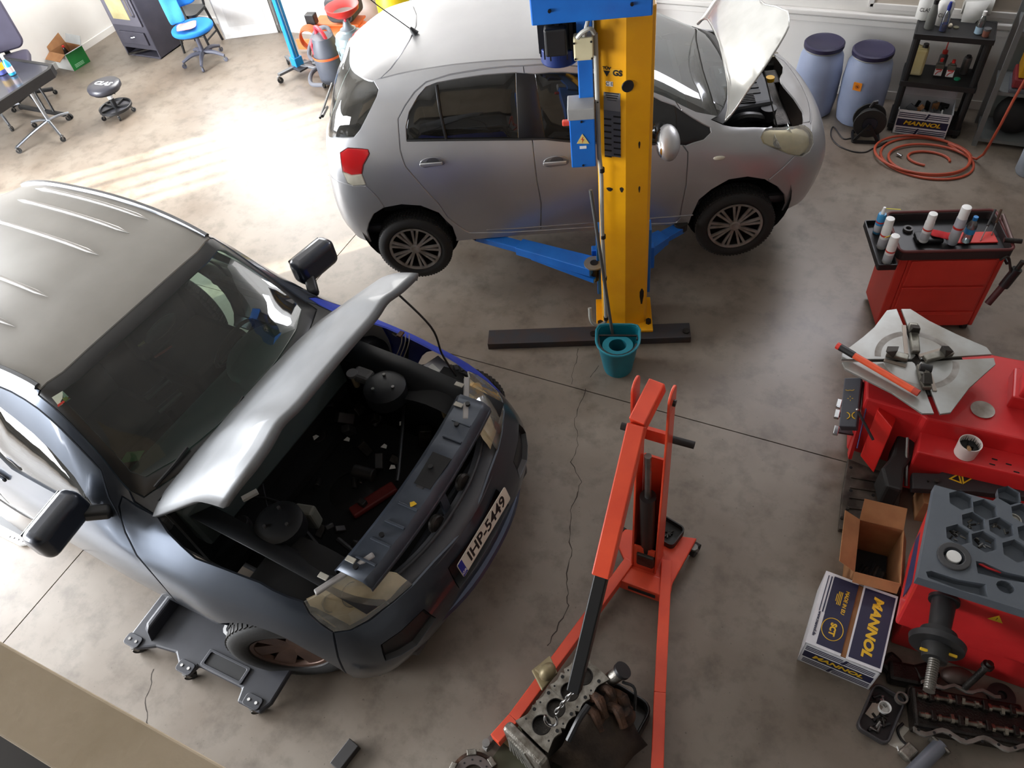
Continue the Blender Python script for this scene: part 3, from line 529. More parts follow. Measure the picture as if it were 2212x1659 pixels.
# ---------------------------------------------------------------- dark grey SUV, bonnet open, engine removed
def angsort(uv):
    cu = sum(a for a, _ in uv)/len(uv); cv = sum(b for _, b in uv)/len(uv); return sorted(uv, key=lambda p: math.atan2((p[1]-cv)*.16, (p[0]-cu)*.3))
SYAW = math.radians(-3.2)
DPAINT = pm('dark_grey_blue_paint', (70, 76, 86), .28, .75, col2=(64, 70, 80), scale=2, coat=.5)
_w = px(650, 1427, .343); sloc = V((_w.x, _w.y, 0))+V((-math.sin(SYAW), math.cos(SYAW), 0))*.95; sloc.z = 0
SX = [  # u: 0             1                  2                  3               4                 5                  6                   7                 8                9                 10               11
 [(-3.58, 0, .30), (-3.5, .6, .30), (-3.3, .78, .28), (-2.5, .82, .26), (-1.9, .83, .26), (-1.38, .83, .26), (-1.0, .83, .26), (-.62, .83, .26), (-.3, .83, .26), (.26, .82, .24), (.49, .60, .22), (.58, 0, .22)],
 [(-3.62, 0, .48), (-3.55, .6, .48), (-3.3, .83, .47), (-2.5, .86, .45), (-1.9, .865, .45), (-1.38, .865, .45), (-1.0, .865, .45), (-.62, .865, .45), (-.3, .87, .45), (.26, .85, .42), (.54, .65, .40), (.65, 0, .40)],
 [(-3.62, 0, .66), (-3.55, .6, .66), (-3.3, .84, .66), (-2.5, .875, .65), (-1.9, .88, .65), (-1.38, .88, .65), (-1.0, .885, .65), (-.62, .89, .65), (-.3, .915, .63), (.24, .855, .60), (.52, .65, .56), (.63, 0, .55)],
 [(-3.6, 0, .88), (-3.53, .6, .88), (-3.28, .82, .88), (-2.5, .86, .87), (-1.9, .865, .87), (-1.38, .868, .86), (-1.0, .875, .85), (-.66, .89, .83), (-.3, .91, .79), (.19, .845, .77), (.47, .63, .70), (.59, 0, .68)],
 [(-3.56, 0, 1.05), (-3.5, .58, 1.06), (-3.22, .77, 1.08), (-2.5, .805, 1.07), (-1.9, .82, 1.06), (-1.43, .836, 1.03), (-1.1, .845, 1.0), (-.82, .855, .96), (-.3, .855, .93), (.12, .81, .89), (.41, .60, .82), (.54, 0, .79)],
 [(-3.52, 0, 1.25), (-3.45, .5, 1.33), (-3.12, .63, 1.55), (-2.5, .665, 1.62), (-1.9, .67, 1.62), (-1.43, .655, 1.545), (-1.15, .71, 1.30), (-.92, .785, 1.07), (-.3, .775, 1.0), (.05, .74, .95), (.35, .55, .89), (.49, 0, .85)],
 [(-3.45, 0, 1.45), (-3.35, .40, 1.53), (-3.0, .47, 1.645), (-2.5, .49, 1.68), (-1.9, .49, 1.68), (-1.39, .48, 1.605), (-1.06, .49, 1.36), (-.79, .50, 1.12), (-.25, .49, 1.06), (.06, .48, 1.0), (.31, .38, .95), (.44, 0, .91)],
 [(-3.40, 0, 1.58), (-3.25, 0, 1.64), (-3.0, 0, 1.685), (-2.5, 0, 1.71), (-1.9, 0, 1.71), (-1.36, 0, 1.63), (-1.0, 0, 1.38), (-.71, 0, 1.14), (-.22, 0, 1.08), (.08, 0, 1.02), (.28, 0, .97), (.40, 0, .94)]]
for li, ks in ((0, {3: 1.12, 4: 1.15, 5: 1.16, 6: 1.16, 7: 1.15, 8: 1.12, 9: 1.08, 10: 1.04}), (1, {3: 1.14, 4: 1.17, 5: 1.18, 6: 1.18, 7: 1.17, 8: 1.13, 9: 1.08, 10: 1.04}), (2, {3: 1.14, 4: 1.17, 5: 1.18, 6: 1.18, 7: 1.16, 8: 1.12, 9: 1.07, 10: 1.04}),
               (3, {3: 1.12, 4: 1.15, 5: 1.16, 6: 1.15, 7: 1.12, 8: 1.08, 9: 1.04}), (4, {3: 1.08, 4: 1.10, 5: 1.10, 6: 1.09, 7: 1.05, 8: 1.03}), (5, {2: 1.02, 3: 1.03, 4: 1.03, 5: 1.03, 6: 1.02})):
    for k, f in ks.items(): SX[li][k] = (SX[li][k][0], SX[li][k][1]*f, SX[li][k][2])
SN = Net(SX, sloc, SYAW, -1)
suv = thing('suv_car', 'dark grey SUV with open bonnet and empty engine bay, number plate in front', 'car', sloc, SYAW)
P = SN.pix
sh = P([(655, 1301), (667, 1326), (692, 1348), (722, 1367), (757, 1361), (797, 1340), (852, 1299), (895, 1261), (865, 1239), (825, 1212), (811, 1202), (784, 1220), (730, 1253), (681, 1286)], (0, 6), (8, 10.95)); sh_ = sh
bayn = P([(350, 1172), (420, 1205), (480, 1226), (560, 1258), (655, 1300)], (4, 6.5), (7, 10))
bay = [(7.25, 7), (7.25, 5.0)]+bayn[1:]+sh[-1:-4:-1]+P([(825, 1212), (865, 1239), (895, 1261)], (0, 6), (8, 11))+[(10.55, 3.55), (11, 3.35), (11, 7)]
wa = [(u, v) for u, v in SN.xz([(-.10+.385*math.cos(math.radians(a)), .35+.385*math.sin(math.radians(a))) for a in range(-20, 201, 11)], (0, 4))]
wa += [(wa[-1][0], 0), (wa[0][0], 0)]
wr = [(u, v) for u, v in SN.xz([(-2.62+.42*math.cos(math.radians(a)), .36+.42*math.sin(math.radians(a))) for a in range(-20, 201, 11)], (0, 4))]
wr += [(wr[-1][0], 0), (wr[0][0], 0)]
sw = P([(211, 1109), (189, 1075), (160, 1031), (108, 973), (71, 936), (32, 903), (8, 890)], (3.8, 5.2)); swb = P([(0, 1000)], (3.6, 5))[0]
sideg = sw+[(3.95, 4.80), (3.75, 4.70), (3.72, 4.15), (swb[0]+.2, swb[1]+.04)]
rearg = [(3.6, 4.15), (3.6, 4.72), (2.6, 4.7), (2.25, 4.5), (2.3, 4.15)]
fcut = P([(262, 1122), (270, 1150), (296, 1200), (326, 1236), (354, 1269), (378, 1297)], (0, 5))
fdoor = fcut+[(fcut[-1][0], .55), (3.66, .55), (3.66, 4.9), (4.6, 4.93), (5.2, 4.9), (6.2, 4.9)]
rdoor = [(3.66, 4.9), (3.66, .55), (2.95, .55), (2.75, 1.2), (2.45, 2.6), (2.2, 3.8), (2.2, 4.6), (2.6, 4.9)]
wind = [(5.0, 7), (5.0, 6), (5.0, 5.12), (6, 5.12), (6.8, 5.12), (7.0, 5.2), (7.0, 6), (7.0, 7)]
wing = [(5.2, 7), (5.2, 6), (5.2, 5.6), (5.3, 5.42), (6, 5.38), (6.6, 5.38), (6.78, 5.5), (6.82, 6), (6.85, 7)]
cowl = [(7.0, 7), (7.0, 5.2), (6.8, 5.12), (6.95, 5.0), (7.25, 5.0), (7.25, 7)]
fend = [fcut[-1]]+fcut[::-1][1:]+[(6.75, 4.9), (7.25, 5.0)]+bayn[1:]+sh[:4]+[(9.15, 2.0), (wa[0][0], wa[0][1])]+wa[1:-2]+[(fcut[-1][0]+.05, .4)]
bumpf = [(wa[0][0], 0)]+[(wa[0][0], wa[0][1]), (9.15, 2.0)]+sh[3:8]+[(10.55, 3.55), (11, 3.35), (11, 0)]
roof = [(1.2, 7), (1.2, 5.5), (2, 5.22), (3, 5.2), (4, 5.2), (4.9, 5.2), (5.0, 5.25), (5.0, 7)]
rwin = [(0, 6.6), (.8, 6.5), (1.1, 5.8), (1.0, 4.6), (0, 4.5)]
grl = [(10.62, 2.75), (11, 2.65), (11, 1.55), (10.62, 1.55)]
fog = [(9.75, 1.5), (9.8, 2.25), (10.3, 2.3), (10.35, 1.5), (10.1, 1.2)]
q = SN.cut([('front_arch', wa), ('rear_arch', wr), ('headlight', angsort(sh)), ('bay', bay), ('lower_grille', grl), ('fog_recess', fog), ('side_glass', sideg), ('rear_side_glass', rearg), ('rear_window', rwin), ('windscreen_glass', wing), ('windscreen_border', wind),
            ('cowl', cowl), ('front_door', fdoor), ('rear_door', rdoor), ('front_bumper', bumpf), ('wing', fend), ('roof', roof)], 'body_shell', step=.055)
SGL = glassm('suv_windscreen_glass', (140, 168, 158), .02, .015, .05, .4); SLENS = glassm('headlamp_lens', (244, 240, 228), .05, .05, .30)
spec = {'headlight': (SLENS, 2), 'lower_grille': (BLK, 0), 'fog_recess': (BLK, 2), 'side_glass': (glassm('suv_side_glass', (104, 122, 116), .05, .02, .06), 2), 'rear_side_glass': (DGLASS, 2), 'rear_window': (DGLASS, 0), 'windscreen_glass': (SGL, 0), 'windscreen_border': (pm('frit_black', (15, 14, 15), .35), 0), 'cowl': (BLK, 0),
        'front_door': (DPAINT, 2), 'rear_door': (DPAINT, 2), 'front_bumper': (DPAINT, 0), 'wing': (DPAINT, 2), 'roof': (pm('dusty_roof_paint', (136, 133, 128), .42, .35, col2=(128, 125, 120), scale=3, coat=.25), 0), 'body_shell': (DPAINT, 0)}
SBLUE = pm('blue_primer_wing', (30, 58, 176), .55)
for k, (m, sd) in spec.items():
    if k not in q: continue
    g = dict(off=-.004, groove=.004, depth=.002) if 'glass' in k or k in ('windscreen_border', 'rear_window') else {}
    if k == 'fog_recess': g = dict(off=-.03, groove=.01, depth=-.03)
    if k == 'lower_grille': g = dict(off=-.05, groove=.02, depth=-.05)
    for s_ in ((-1, 1) if sd == 2 else (0,)):
        o = panel({'front_door': 'door', 'rear_door': 'door', 'windscreen_glass': 'windscreen'}.get(k, k), q[k], SBLUE if (k == 'wing' and s_ == 1) else m, suv, s_, **g)
        if k == 'wing' and s_ == 1: o['label'] = 'unpainted blue replacement wing'
# interior
INT = pm('suv_interior_dark', (50, 54, 54), .75); 
B().box((-1.9, 0, .48), (2.6, 1.5, .06)).box((-3.0, 0, .8), (.7, 1.4, .5)).build('floor_pan', DRK, suv, 0)
B().box((-1.4, 0, .32), (3.9, 1.3, .1)).build('underbody', DGREY, suv, 0, bev=.03)
pr = [(-1.30, .78), (-1.28, .93), (-1.18, 1.0), (-1.0, 1.03), (-.80, 1.04), (-.70, 1.0), (-.66, .7)]
B(T(0, .72, 0) @ R(90, 'X')).prism(pr, 0, 1.44).build('dashboard', pm('dash_dark_green', (74, 84, 84), .45), suv, 30, bev=.02)
db = B().ball((-1.02, .36, 1.02), (.24, .27, .085), 24).ball((-.92, .36, 1.03), (.2, .3, .06), 20); db.build('instrument_hood', pm('dash_dark_green', (52, 60, 60)), suv, 60)
B(T(-1.30, .36, 1.0) @ R(-62, 'Y')).lathe([(.175, -.013), (.19, 0), (.175, .013), (.162, 0), (.175, -.013)], n=32, caps=False).box((0, .08, -.02), (.03, .16, .015)).box((0, -.08, -.02), (.03, .16, .015)).lathe([(.06, -.05), (.06, -.01)], n=20).build('steering_wheel', BLK, suv)
for sy in (.36, -.36):
    B().box((-1.75, sy, .72), (.5, .5, .2)).box((-2.06, sy, 1.05), (.16, .5, .62)).box((-2.1, sy, 1.42), (.11, .27, .17)).build('seat', pm('seat_fabric_grey', (58, 60, 62), .9), suv, 0, bev=.06)
B().box((-2.9, 0, .95), (.2, 1.3, .6)).build('rear_bench', pm('seat_fabric_grey', (58, 60, 62)), suv, 0, bev=.06)
for sy in (.785, -.785): B().beam((-1.9, sy, 1.0), (-.75, sy, .98), .05, .1).build('door_card', pm('seat_fabric_grey', (58, 60, 62)), suv, 0, bev=.02)
pr_ = SN.ev([5.28], [6.7])[0]
B().ball((pr_[0]-.02, 0, pr_[2]-.08), (.03, .12, .045), 14).build('interior_mirror', BLK, suv)
uvp = lambda x, y: SN.ev(*[[a] for a in P([(x, y)], (5, 7), (5, 7))[0]])[0]
def flat_on(net, pts, name, mat, parent, off, vr=(5, 7), ur=(5, 7)):
    c = []
    for x, y in pts:
        u, v = net.pix([(x, y)], vr, ur)[0]; a = net.ev([u], [v])[0]; c.append(V((a[0], -a[1], a[2]))+V((0, 0, off)))
    return B().add(c, [tuple(range(len(c)))]).build(name, mat, parent, 0, solid=.002)
flat_on(SN, [(111, 858), (134, 843), (151, 860), (128, 878)], 'inspection_sticker', pm('sticker_mint', (206, 214, 196), .6), suv, -.006)
flat_on(SN, [(124, 874), (149, 858), (151, 861), (127, 879)], 'sticker_band', RTXT, suv, -.001)
flat_on(SN, [(135, 862), (143, 854), (149, 860), (141, 868)], 'sticker_seal', pm('sticker_yellow', (200, 186, 60), .6), suv, -.001)
gp = M(suv.matrix_basis).inverted(); 
def sl(x, y, z): return (M.Translation(sloc) @ R(math.degrees(SYAW), 'Z')).inverted() @ px(x, y, z)
B().add([sl(258, 1001, .95), sl(300, 995, .95), sl(312, 973, .95), sl(274, 977, .95)], [(0, 1, 2, 3)]).build('green_paper', pm('green_paper', (96, 150, 92), .8), suv, 0, solid=.002)
af = sl(350, 760, 1.25); B(axes(af, (.3, 1, 0), (.8, 0, .5))).prism([(-.05, -.03), (.0, -.05), (.06, -.03), (.06, .03), (.01, .05), (-.05, .04)], 0, .006).build('air_freshener', pm('freshener_red', (196, 60, 46), .6), suv, 0)
B(axes(af+V((-.1, -.01, .06)), (.3, 1, 0), (.8, 0, .5))).lathe([(.04, 0), (.04, .01)], n=14).build('air_freshener_tag', pm('freshener_tan', (176, 150, 96), .6), suv, 0)
for bp, bm_ in ((sl(318, 862, .85), 'bottle_a'), (sl(345, 890, .85), 'bottle_b')):
    B().cyl(bp, bp+V((.05, .16, .03)), .035, .03).build('water_bottle', glassm('pet_blue', (90, 120, 150), .1), suv)
# roof rails, ribs, mirrors
line(SN, [(1.9, 5.3), (2.6, 5.27), (3.5, 5.26), (4.3, 5.26), (4.95, 5.28)], .02, 'roof_rail', pm('rail_grey', (120, 122, 126), .3, .8), suv, off=0)
for s_ in (-1, 1):
    for k in range(3):
        a = SN.ev(np.linspace(2.3, 4.15, 12), np.full(12, 5.75+.45*k)); B().tube([(x, y*s_, z+.002) for x, y, z in a], [.001]+[.014]*10+[.001], 8).build('roof_rib', MATS['dusty_roof_paint'], suv, 60)
for s_ in (-1, 1):
    m0 = V((-1.15, s_*1.06, 1.15))
    mm = B(T(*m0) @ R(s_*-8, 'Z')); mm.box((0, 0, 0), (.14, .32, .19)); mm.build('mirror_housing', pm('mirror_paint', (40, 44, 54), .3, .3, coat=.5), suv, 40, bev=.05, seg=4)
    B(T(*m0) @ R(s_*-8, 'Z')).box((-.0715, 0, 0), (.006, .27, .14)).build('mirror_glass', pm('mirror_glass_grey', (150, 152, 150), .08, 1), suv, 0, bev=.02)
    B().beam(m0+V((.02, -s_*.1, -.05)), (-1.04, s_*.87, 1.05), .07, .07).build('mirror_arm', BLK, suv, 30, bev=.02)
    B().ball((-.56, s_*1.0, .74), (.045, .012, .02), 12).build('side_repeater', LENSW, suv)
    dh = SN.ev([3.85], [3.55])[0]; B().beam((dh[0]-.09, s_*(dh[1]+.02), dh[2]), (dh[0]+.09, s_*(dh[1]+.02), dh[2]), .02, .03).build('door_handle', DPAINT, suv, 30, bev=.008)
# wheels
RIMM = pm('dusty_bronze_rim', (104, 80, 68), .5, .5, col2=(80, 62, 54), scale=8)
for x in (0, -2.62):
    for s_ in (-1, 1):
        wheel(suv, (x-(.12 if x == 0 else 0), s_*.86, .343), .343, .215, s_, .215, tread=60, style='alloy', rim=RIMM, steer=math.radians(27) if x == 0 else 0)
for x in (0, -2.62):
    for a_ in (-1, 1): B(T(x, 0, .42) @ R(90, 'X')).lathe([(.44, a_*.8), (.44, a_*.5)], n=32, caps=False).build('wheel_well', DRK, suv)
for x in (0, -2.62): B().cyl((x, -.7, .343), (x, .7, .343), .04).build('axle', IRON, suv)
for v0, v1 in ((5.45, 6.15), (6.35, 6.9)):
    a = SN.ev(np.linspace(6.98, 6.80, 8), np.linspace(v0, v1, 8)); B().tube([(x+.01, -y, z+.012) for x, y, z in a], .009, 6).build('wiper', BLK, suv)
# headlamp insides
for s_ in (-1, 1):
    c = SN.ev(np.array([a for a, _ in sh]), np.array([b for _, b in sh])); ce = c.mean(0)
    panel('headlamp_reflector', q['headlight'], pm('reflector_cream', (236, 224, 194), .35, 0, col2=(206, 190, 156), scale=6), suv, s_, groove=0, off=-.045)
    for du, rr_ in ((0, .06), (.09, .045)):
        B(axes(V((ce[0]-.035-du*.8, (ce[1]+du*.9)*s_, ce[2]-.012)), (0, 1, 0), (-.5, 0, 1))).lathe([(.001, -.03), (rr_*.7, -.02), (rr_, .02), (rr_*1.05, .02)], n=24, caps=False).build('lamp_bowl', CHROME, suv)
    B().beam((c[13][0]-.01, c[13][1]*s_*.985, c[13][2]-.004), (c[10][0]-.01, c[10][1]*s_*.985, c[10][2]-.004), .035, .022).build('headlamp_housing', pm('lamp_housing_grey', (150, 146, 144), .4), suv, 0, bev=.008)
    for t_ in (.25, .7):
        hp_ = V((c[13][0]*(1-t_)+c[10][0]*t_-.05, (c[13][1]*(1-t_)+c[10][1]*t_-.02)*s_, c[12][2]+.01)); B().box(hp_, (.055, .03, .006)).build('lamp_bracket', pm('bracket_ivory', (176, 172, 160), .5), suv, 0, bev=.003)
# engine bay tub
B().box((-.2, 0, .40), (1.15, 1.3, .04)).box((-.78, 0, .7), (.05, 1.5, .62)).build('engine_bay_liner', DRK, suv, 0)
BAYG = pm('bay_dark_paint', (26, 28, 31), .5, .2)
for s_ in (-1, 1):
    B().grid([[(x, s_*y, z) for x, z in ((-.68, .98), (-.2, .95), (.2, .90), (.42, .84))] for y, z in ((.70, 0),)]+[[(x, s_*.58, z) for x, z in ((-.68, .90), (-.2, .86), (.2, .80), (.42, .74))]]+[[(x, s_*.52, .42) for x in (-.68, -.2, .2, .42)]]).build('inner_wing', BAYG, suv, 50, solid=.006)
    B().lathe([(.13, 0), (.13, .09), (.10, .11), (.03, .115)], (-.28, s_*.50, .80), 24).build('strut_tower', BAYG, suv, 40)
    for a in range(3): B().cyl((-.28+.07*math.cos(a*2.1), s_*.50+.07*math.sin(a*2.1), .90), (-.28+.07*math.cos(a*2.1), s_*.50+.07*math.sin(a*2.1), .925), .01, n=8).build('strut_nut', STEEL, suv)
# slam panel and front structure
SLM = pm('slam_panel_grey', (84, 90, 100), .4, .4, col2=(66, 72, 82), scale=4)
def sp(x, y): return (.29+.04*(1-(y/.62)**2)+x, y)
ys = np.linspace(-.60, .60, 25); rows = [[(*sp(-.12, y), .90) for y in ys], [(*sp(-.09, y), .925+.006*(i % 4 < 2)) for i, y in enumerate(ys)], [(*sp(.06, y), .925+.006*(i % 4 < 2)) for i, y in enumerate(ys)], [(*sp(.10, y), .895) for y in ys]]
B().grid(rows).build('slam_panel', SLM, suv, 30, solid=.006)
B().grid([[(*sp(-.12, y), z) for y in ys] for z in (.90, .86)]).grid([[(*sp(.10, y), z) for y in ys] for z in (.895, .865)]).build('slam_flange', SLM, suv, 30, solid=.005)
for y in (-.55, -.35, .1, .4, .55): B().cyl((*sp(-.02, y), .93), (*sp(-.02, y), .945), .014, n=12).build('panel_plug', BLK, suv)
B().prism([sp(-.05, -.02), sp(.05, -.02), sp(.06, .19), sp(-.06, .19)], .932, .936).build('panel_opening', DRK, suv, 0)
for k in range(9):
    yk = -.5+.115*k
    if not -.05 < yk < .2: B().beam((*sp(-.06, yk), .934), (*sp(.06, yk), .934), .014, .010).build('panel_rib', SLM, suv, 0, bev=.003)
B().box((*sp(-.01, -.02), .91), (.05, .03, .05)).build('bonnet_latch', DGREY, suv, 0, bev=.006)
B().beam((.36, -.55, .58), (.36, .55, .58), .05, .12).build('front_crossmember', pm('cross_dark', (50, 52, 58), .5, .3), suv, 0, bev=.02)
for y in (.18, -.10): B(T(.43, y, .74) @ R(75, 'Y')).lathe([(.05, -.02), (.055, 0), (.045, .015), (.01, .02)], n=24).build('horn', IRON, suv)
B().beam((.42, 0, .90), (.44, 0, .55), .05, .02).build('latch_support', SLM, suv, 0)
ys2 = np.linspace(-.56, .56, 17); bt = lambda y, d: (.575-.13*(abs(y)/.56)**2.4+d, y)
B().grid([[(*bt(y, -.14), .735) for y in ys2], [(*bt(y, -.04), .735) for y in ys2], [(*bt(y, 0), .72) for y in ys2]]).build('bumper_top_shelf', pm('shelf_plastic_grey', (66, 66, 70), .6), suv, 30, solid=.006)
B().tube([(*bt(y, -.10), .755) for y in ys2], .012, 8).build('bumper_beam_edge', DGREY, suv)
# loose parts around the bay
B(T(*sl(936, 802, .84)) @ R(-22, 'Z')).box((0, 0, 0), (.15, .19, .03)).build('engine_control_unit', pm('ecu_aluminium', (176, 174, 176), .4, .5), suv, 0, bev=.006)
B(T(*sl(936, 802, .84)) @ R(-22, 'Z')).box((0, .01, .017), (.08, .035, .002)).build('ecu_label', PAPER, suv, 0)
for (x, y), h_, r_, m_, n_ in (((760, 805), .9, .035, pm('brake_cap_grey', (96, 96, 96), .6), 'brake_fluid_cap'), ((955, 872), .82, .032, pm('washer_cap_blue', (30, 120, 190), .45), 'washer_cap'), ((633, 1102), .86, .026, pm('yellow_cap', (206, 158, 30)), 'coolant_cap')):
    p = sl(x, y, h_); B().cyl(p-V((0, 0, .02)), p, r_, n=20).build(n_, m_, suv); B().cyl(p-V((0, 0, .12)), p-V((0, 0, .02)), r_*.6, n=14).build('filler_neck', pm('neck_tan', (130, 118, 92), .6), suv)
p = sl(785, 812, .86); B().box(p, (.13, .09, .07)).build('brake_reservoir', pm('reservoir_grey', (92, 92, 92), .6), suv, 0, bev=.02)
p = sl(800, 770, .75); B(T(*p) @ R(75, 'Y')).lathe([(.12, -.08), (.135, 0), (.12, .06), (.04, .09)], n=28).build('brake_servo', BLK, suv)
for k in range(3):
    a = [sl(868+8*k, 722, .98), sl(866+8*k, 745, .95), sl(848+9*k, 790, .86), sl(842+9*k, 832, .78)]; B().tube(cat(a, 4), .0035, 6).build('brake_pipe', pm('pipe_steel', (150, 142, 130), .4, .7), suv)
p = sl(865, 722, .99); B().box(p, (.03, .045, .012)).build('pipe_clip', RUST, suv, 0)
p = sl(807, 1080, .45); B(axes(p, (.5, 1, 0), (1, 0, 0))).box((0, 0, 0), (.30, .08, .04)).build('red_gearbox_mount', pm('dull_red_part', (110, 30, 26), .6), suv, 0, bev=.012)
for k in range(26):
    p = V((random.uniform(-.62, .18), random.uniform(-.50, .50), random.uniform(.46, .66))); r_ = random.uniform(.025, .07); e_ = Euler((random.uniform(0, 3), random.uniform(0, 3), random.uniform(0, 3))).to_matrix().to_4x4()
    b_ = B(T(*p) @ e_); (b_.box((0, 0, 0), (r_*2, r_*1.2, r_)) if k % 3 else b_.cyl((0, 0, -r_), (0, 0, r_), r_*.6, n=14)); b_.build('bay_component', [pm('bay_part_dark', (38, 36, 36), .5, .3), pm('bay_part_grey', (62, 60, 60), .5, .4), IRON][k % 3], suv, 30, bev=.006)
for (x, y), c_ in (((1070-320, 950), 1), ((830, 965), 0), ((848, 1010), 0), ((770, 1020), 2), ((892, 1090), 3), ((868, 915), 0), ((682, 945), 0)):
    p = sl(x, y, .6 if c_ != 3 else .935); B(T(*p) @ R(random.uniform(0, 90), 'Z')).prism([(-.018, -.012), (.02, -.008), (.012, .014), (-.01, .018)], 0, .004).build('parts_tag', [PAPER, PAPER, RTXT, YTXT][c_], suv, 0)
for pts, r_ in (([(560, 1010), (570, 1060), (580, 1100), (600, 1130)], .006), ([(640, 905), (680, 880), (720, 875)], .012), ([(880, 740), (875, 830), (870, 920), (862, 1010), (858, 1040)], .012), ([(730, 1165), (760, 1190), (790, 1220)], .015), ([(520, 1080), (560, 1075), (600, 1085), (640, 1110)], .01), ([(560, 1160), (600, 1150), (640, 1135), (670, 1160), (700, 1200)], .014)):
    B().tube(cat([sl(x, y, .68) for x, y in pts], 5), r_, 8).build('hose', pm('hose_black', (32, 32, 34), .45), suv)
for x, y, r_, z_ in ((570, 1150, .07, .72), (520, 1130, .05, .7), (690, 945, .05, .5), (760, 1060, .14, .42), (620, 1190, .06, .6)):
    p = sl(x, y, z_); B().lathe([(r_, -.05), (r_, .0), (r_*.8, .015), (r_*.3, .018)], p, 20).build('bay_component', pm('bay_part_dark', (38, 36, 36), .5, .3), suv, 40)
p = sl(665, 1115, .66); B(T(*p) @ R(15, 'Z')).box((0, 0, 0), (.12, .07, .16)).build('coolant_tank', pm('coolant_tank_grey', (120, 120, 112), .5), suv, 0, bev=.015)
p = sl(540, 1070, .8); B(T(*p) @ R(60, 'Z')).box((0, 0, 0), (.09, .03, .02)).build('fuse_label', PAPER, suv, 0)
p = sl(450, 1120, .75); B(T(*p)).box((0, 0, 0), (.10, .07, .08)).build('fuse_box_lid', pm('dull_red_part', (110, 30, 26)), suv, 0, bev=.01)
# number plate
y0 = .03; npm = axes((.625, y0, .60), (.0, 1, 0), (-.2, 0, 1)); 
npl = B(npm).prism(rrect(.53, .115, .012), 0, .004).build('number_plate', pm('plate_white', (206, 200, 186), .5), suv, 0)
B(npm).prism([(-.262, -.054), (-.222, -.054), (-.222, .054), (-.262, .054)], .004, .0048).build('plate_band', pm('plate_blue', (24, 40, 140), .5), npl, 0)
text('IHP-5449', .108, BTXT, npl, npm @ T(.022, -.002, .0045), 'plate_digits', bold=.0025, sx=.98)
text('GR', .03, WTXT, npl, npm @ T(-.242, -.032, .005), 'plate_country')
B(npm).prism(rrect(.52, .105, .01), .0041, .0043).build('plate_field', pm('plate_white2', (214, 208, 192), .5), npl, 0)
# bumper lip and fog lamps
for s_ in (-1, 1): B(axes((.47, s_*.66, .47), (-s_*.45, .9, 0) if s_ > 0 else (.45, .9, 0), (0, 0, 1))).lathe([(.01, .02), (.045, .03), (.055, .0)], n=22, caps=False).build('fog_lamp', pm('fog_glass', (90, 96, 104), .1, .6), suv)
lp = [(*bt(y*1.0, .075), .40) for y in ys2]; B().tube(lp, .03, 8).build('bumper_lip', pm('lip_blue_grey', (62, 72, 92), .3, .5, coat=.4), suv)
# bonnet, hinged at the cowl
HS = bpy.data.objects.new('bonnet', None); COL.objects.link(HS); HS.parent = suv; HS.empty_display_size = .1
HO = V((-.84, 0, 1.06)); HS.location = HO; HS.rotation_euler = (0, math.radians(-42), 0)
LH = 1.20; rows = []
for i in range(31):
    r_ = []
    for j in range(-24, 25):
        t = j/24; a = i/30; hw = .80-.03*a
        corner = max(0, abs(t)-.80)/.20; xx = a*(LH-.17*corner**1.6-.05*t*t); y_ = t*hw
        z_ = .045*(1-t*t)-.085*max(0, (a-.72)/.28)**2-.012*a+.016*math.exp(-((abs(t)-.52)/.10)**2)*min(1, a*2)
        r_.append((xx, y_, z_-.03*corner**2))
    rows.append(r_)
ho = B().grid(rows).build('bonnet_skin', pm('bonnet_grey', (106, 108, 111), .55, .25, col2=(96, 98, 101), scale=5, coat=.08), HS, 40); sd_ = ho.modifiers.new('solid', 'SOLIDIFY'); sd_.thickness = .028; sd_.offset = -1
B().box((.03, -.70, .0), (.03, .05, .012)).build('bonnet_washer_jet', BLK, HS, 0)
hh = M.Translation(HO) @ M.Rotation(math.radians(-42), 4, 'Y')
B().tube(cat([hh @ V((.88, .66, -.05)), sl(930, 705, 1.33), sl(955, 765, 1.1), sl(985, 812, .9)], 6), .006, 8).build('bonnet_prop', BLK, suv)
# ---------------------------------------------------------------- two-post lift (near post)
LA = math.radians(21.4); LO = V((-1.34, 3.86, 0)); LU = V((math.cos(LA), math.sin(LA), 0)); LN = V((math.sin(LA), -math.cos(LA), 0))
lift = thing('car_lift', 'yellow and blue two-post car lift with control box beside the silver hatchback', 'car lift', LO, LA)
def lp(x, y, b=0.0):                       # pixel on the plane b metres in front of the post face -> local (x along car, y=-b, z)
    d = V(RW @ _ray((x, y))); e = V(EYE); t = (LO+LN*b-e).dot(LN)/d.dot(LN); q = e+d*t-LO; return V((q.dot(LU), -b, q.z))
def lz(x, y, z): return (T(*LO) @ M.Rotation(LA, 4, 'Z')).inverted() @ px(x, y, z)
def lbox(x0, y0, x1, y1, b, dep, name, mat, bev=.006, parent=None):
    a, c = lp(x0, y0, b), lp(x1, y1, b); m = (a+c)/2; return B().box((m.x, -b+dep/2, m.z), (abs(c.x-a.x), dep, abs(c.z-a.z))).build(name, mat, parent or lift, 0, bev=bev)
zb = 2.42
B().prism([(-.165, .22), (-.165, .0), (-.15, -.015), (.005, -.07), (.145, -.035), (.165, -.012), (.165, .22), (.135, .22), (.135, .01), (-.135, .02), (-.135, .22)][::-1], .06, zb).build('column', YEL, lift, 20, bev=.006)
B().box((0, .06, .07), (.42, .36, .02)).build('base_plate', YEL, lift, 0, bev=.003)
f0, f1 = lz(1055, 755, 0), lz(1492, 740, 0); fy = (f0.y+f1.y)/2
B().box(((f0.x+f1.x)/2, fy+.075, .03), (f1.x-f0.x, .15, .06)).build('floor_bar', pm('dark_floor_bar', (62, 62, 66), .5, .4, col2=(74, 60, 54), scale=7), lift, 0, bev=.004)
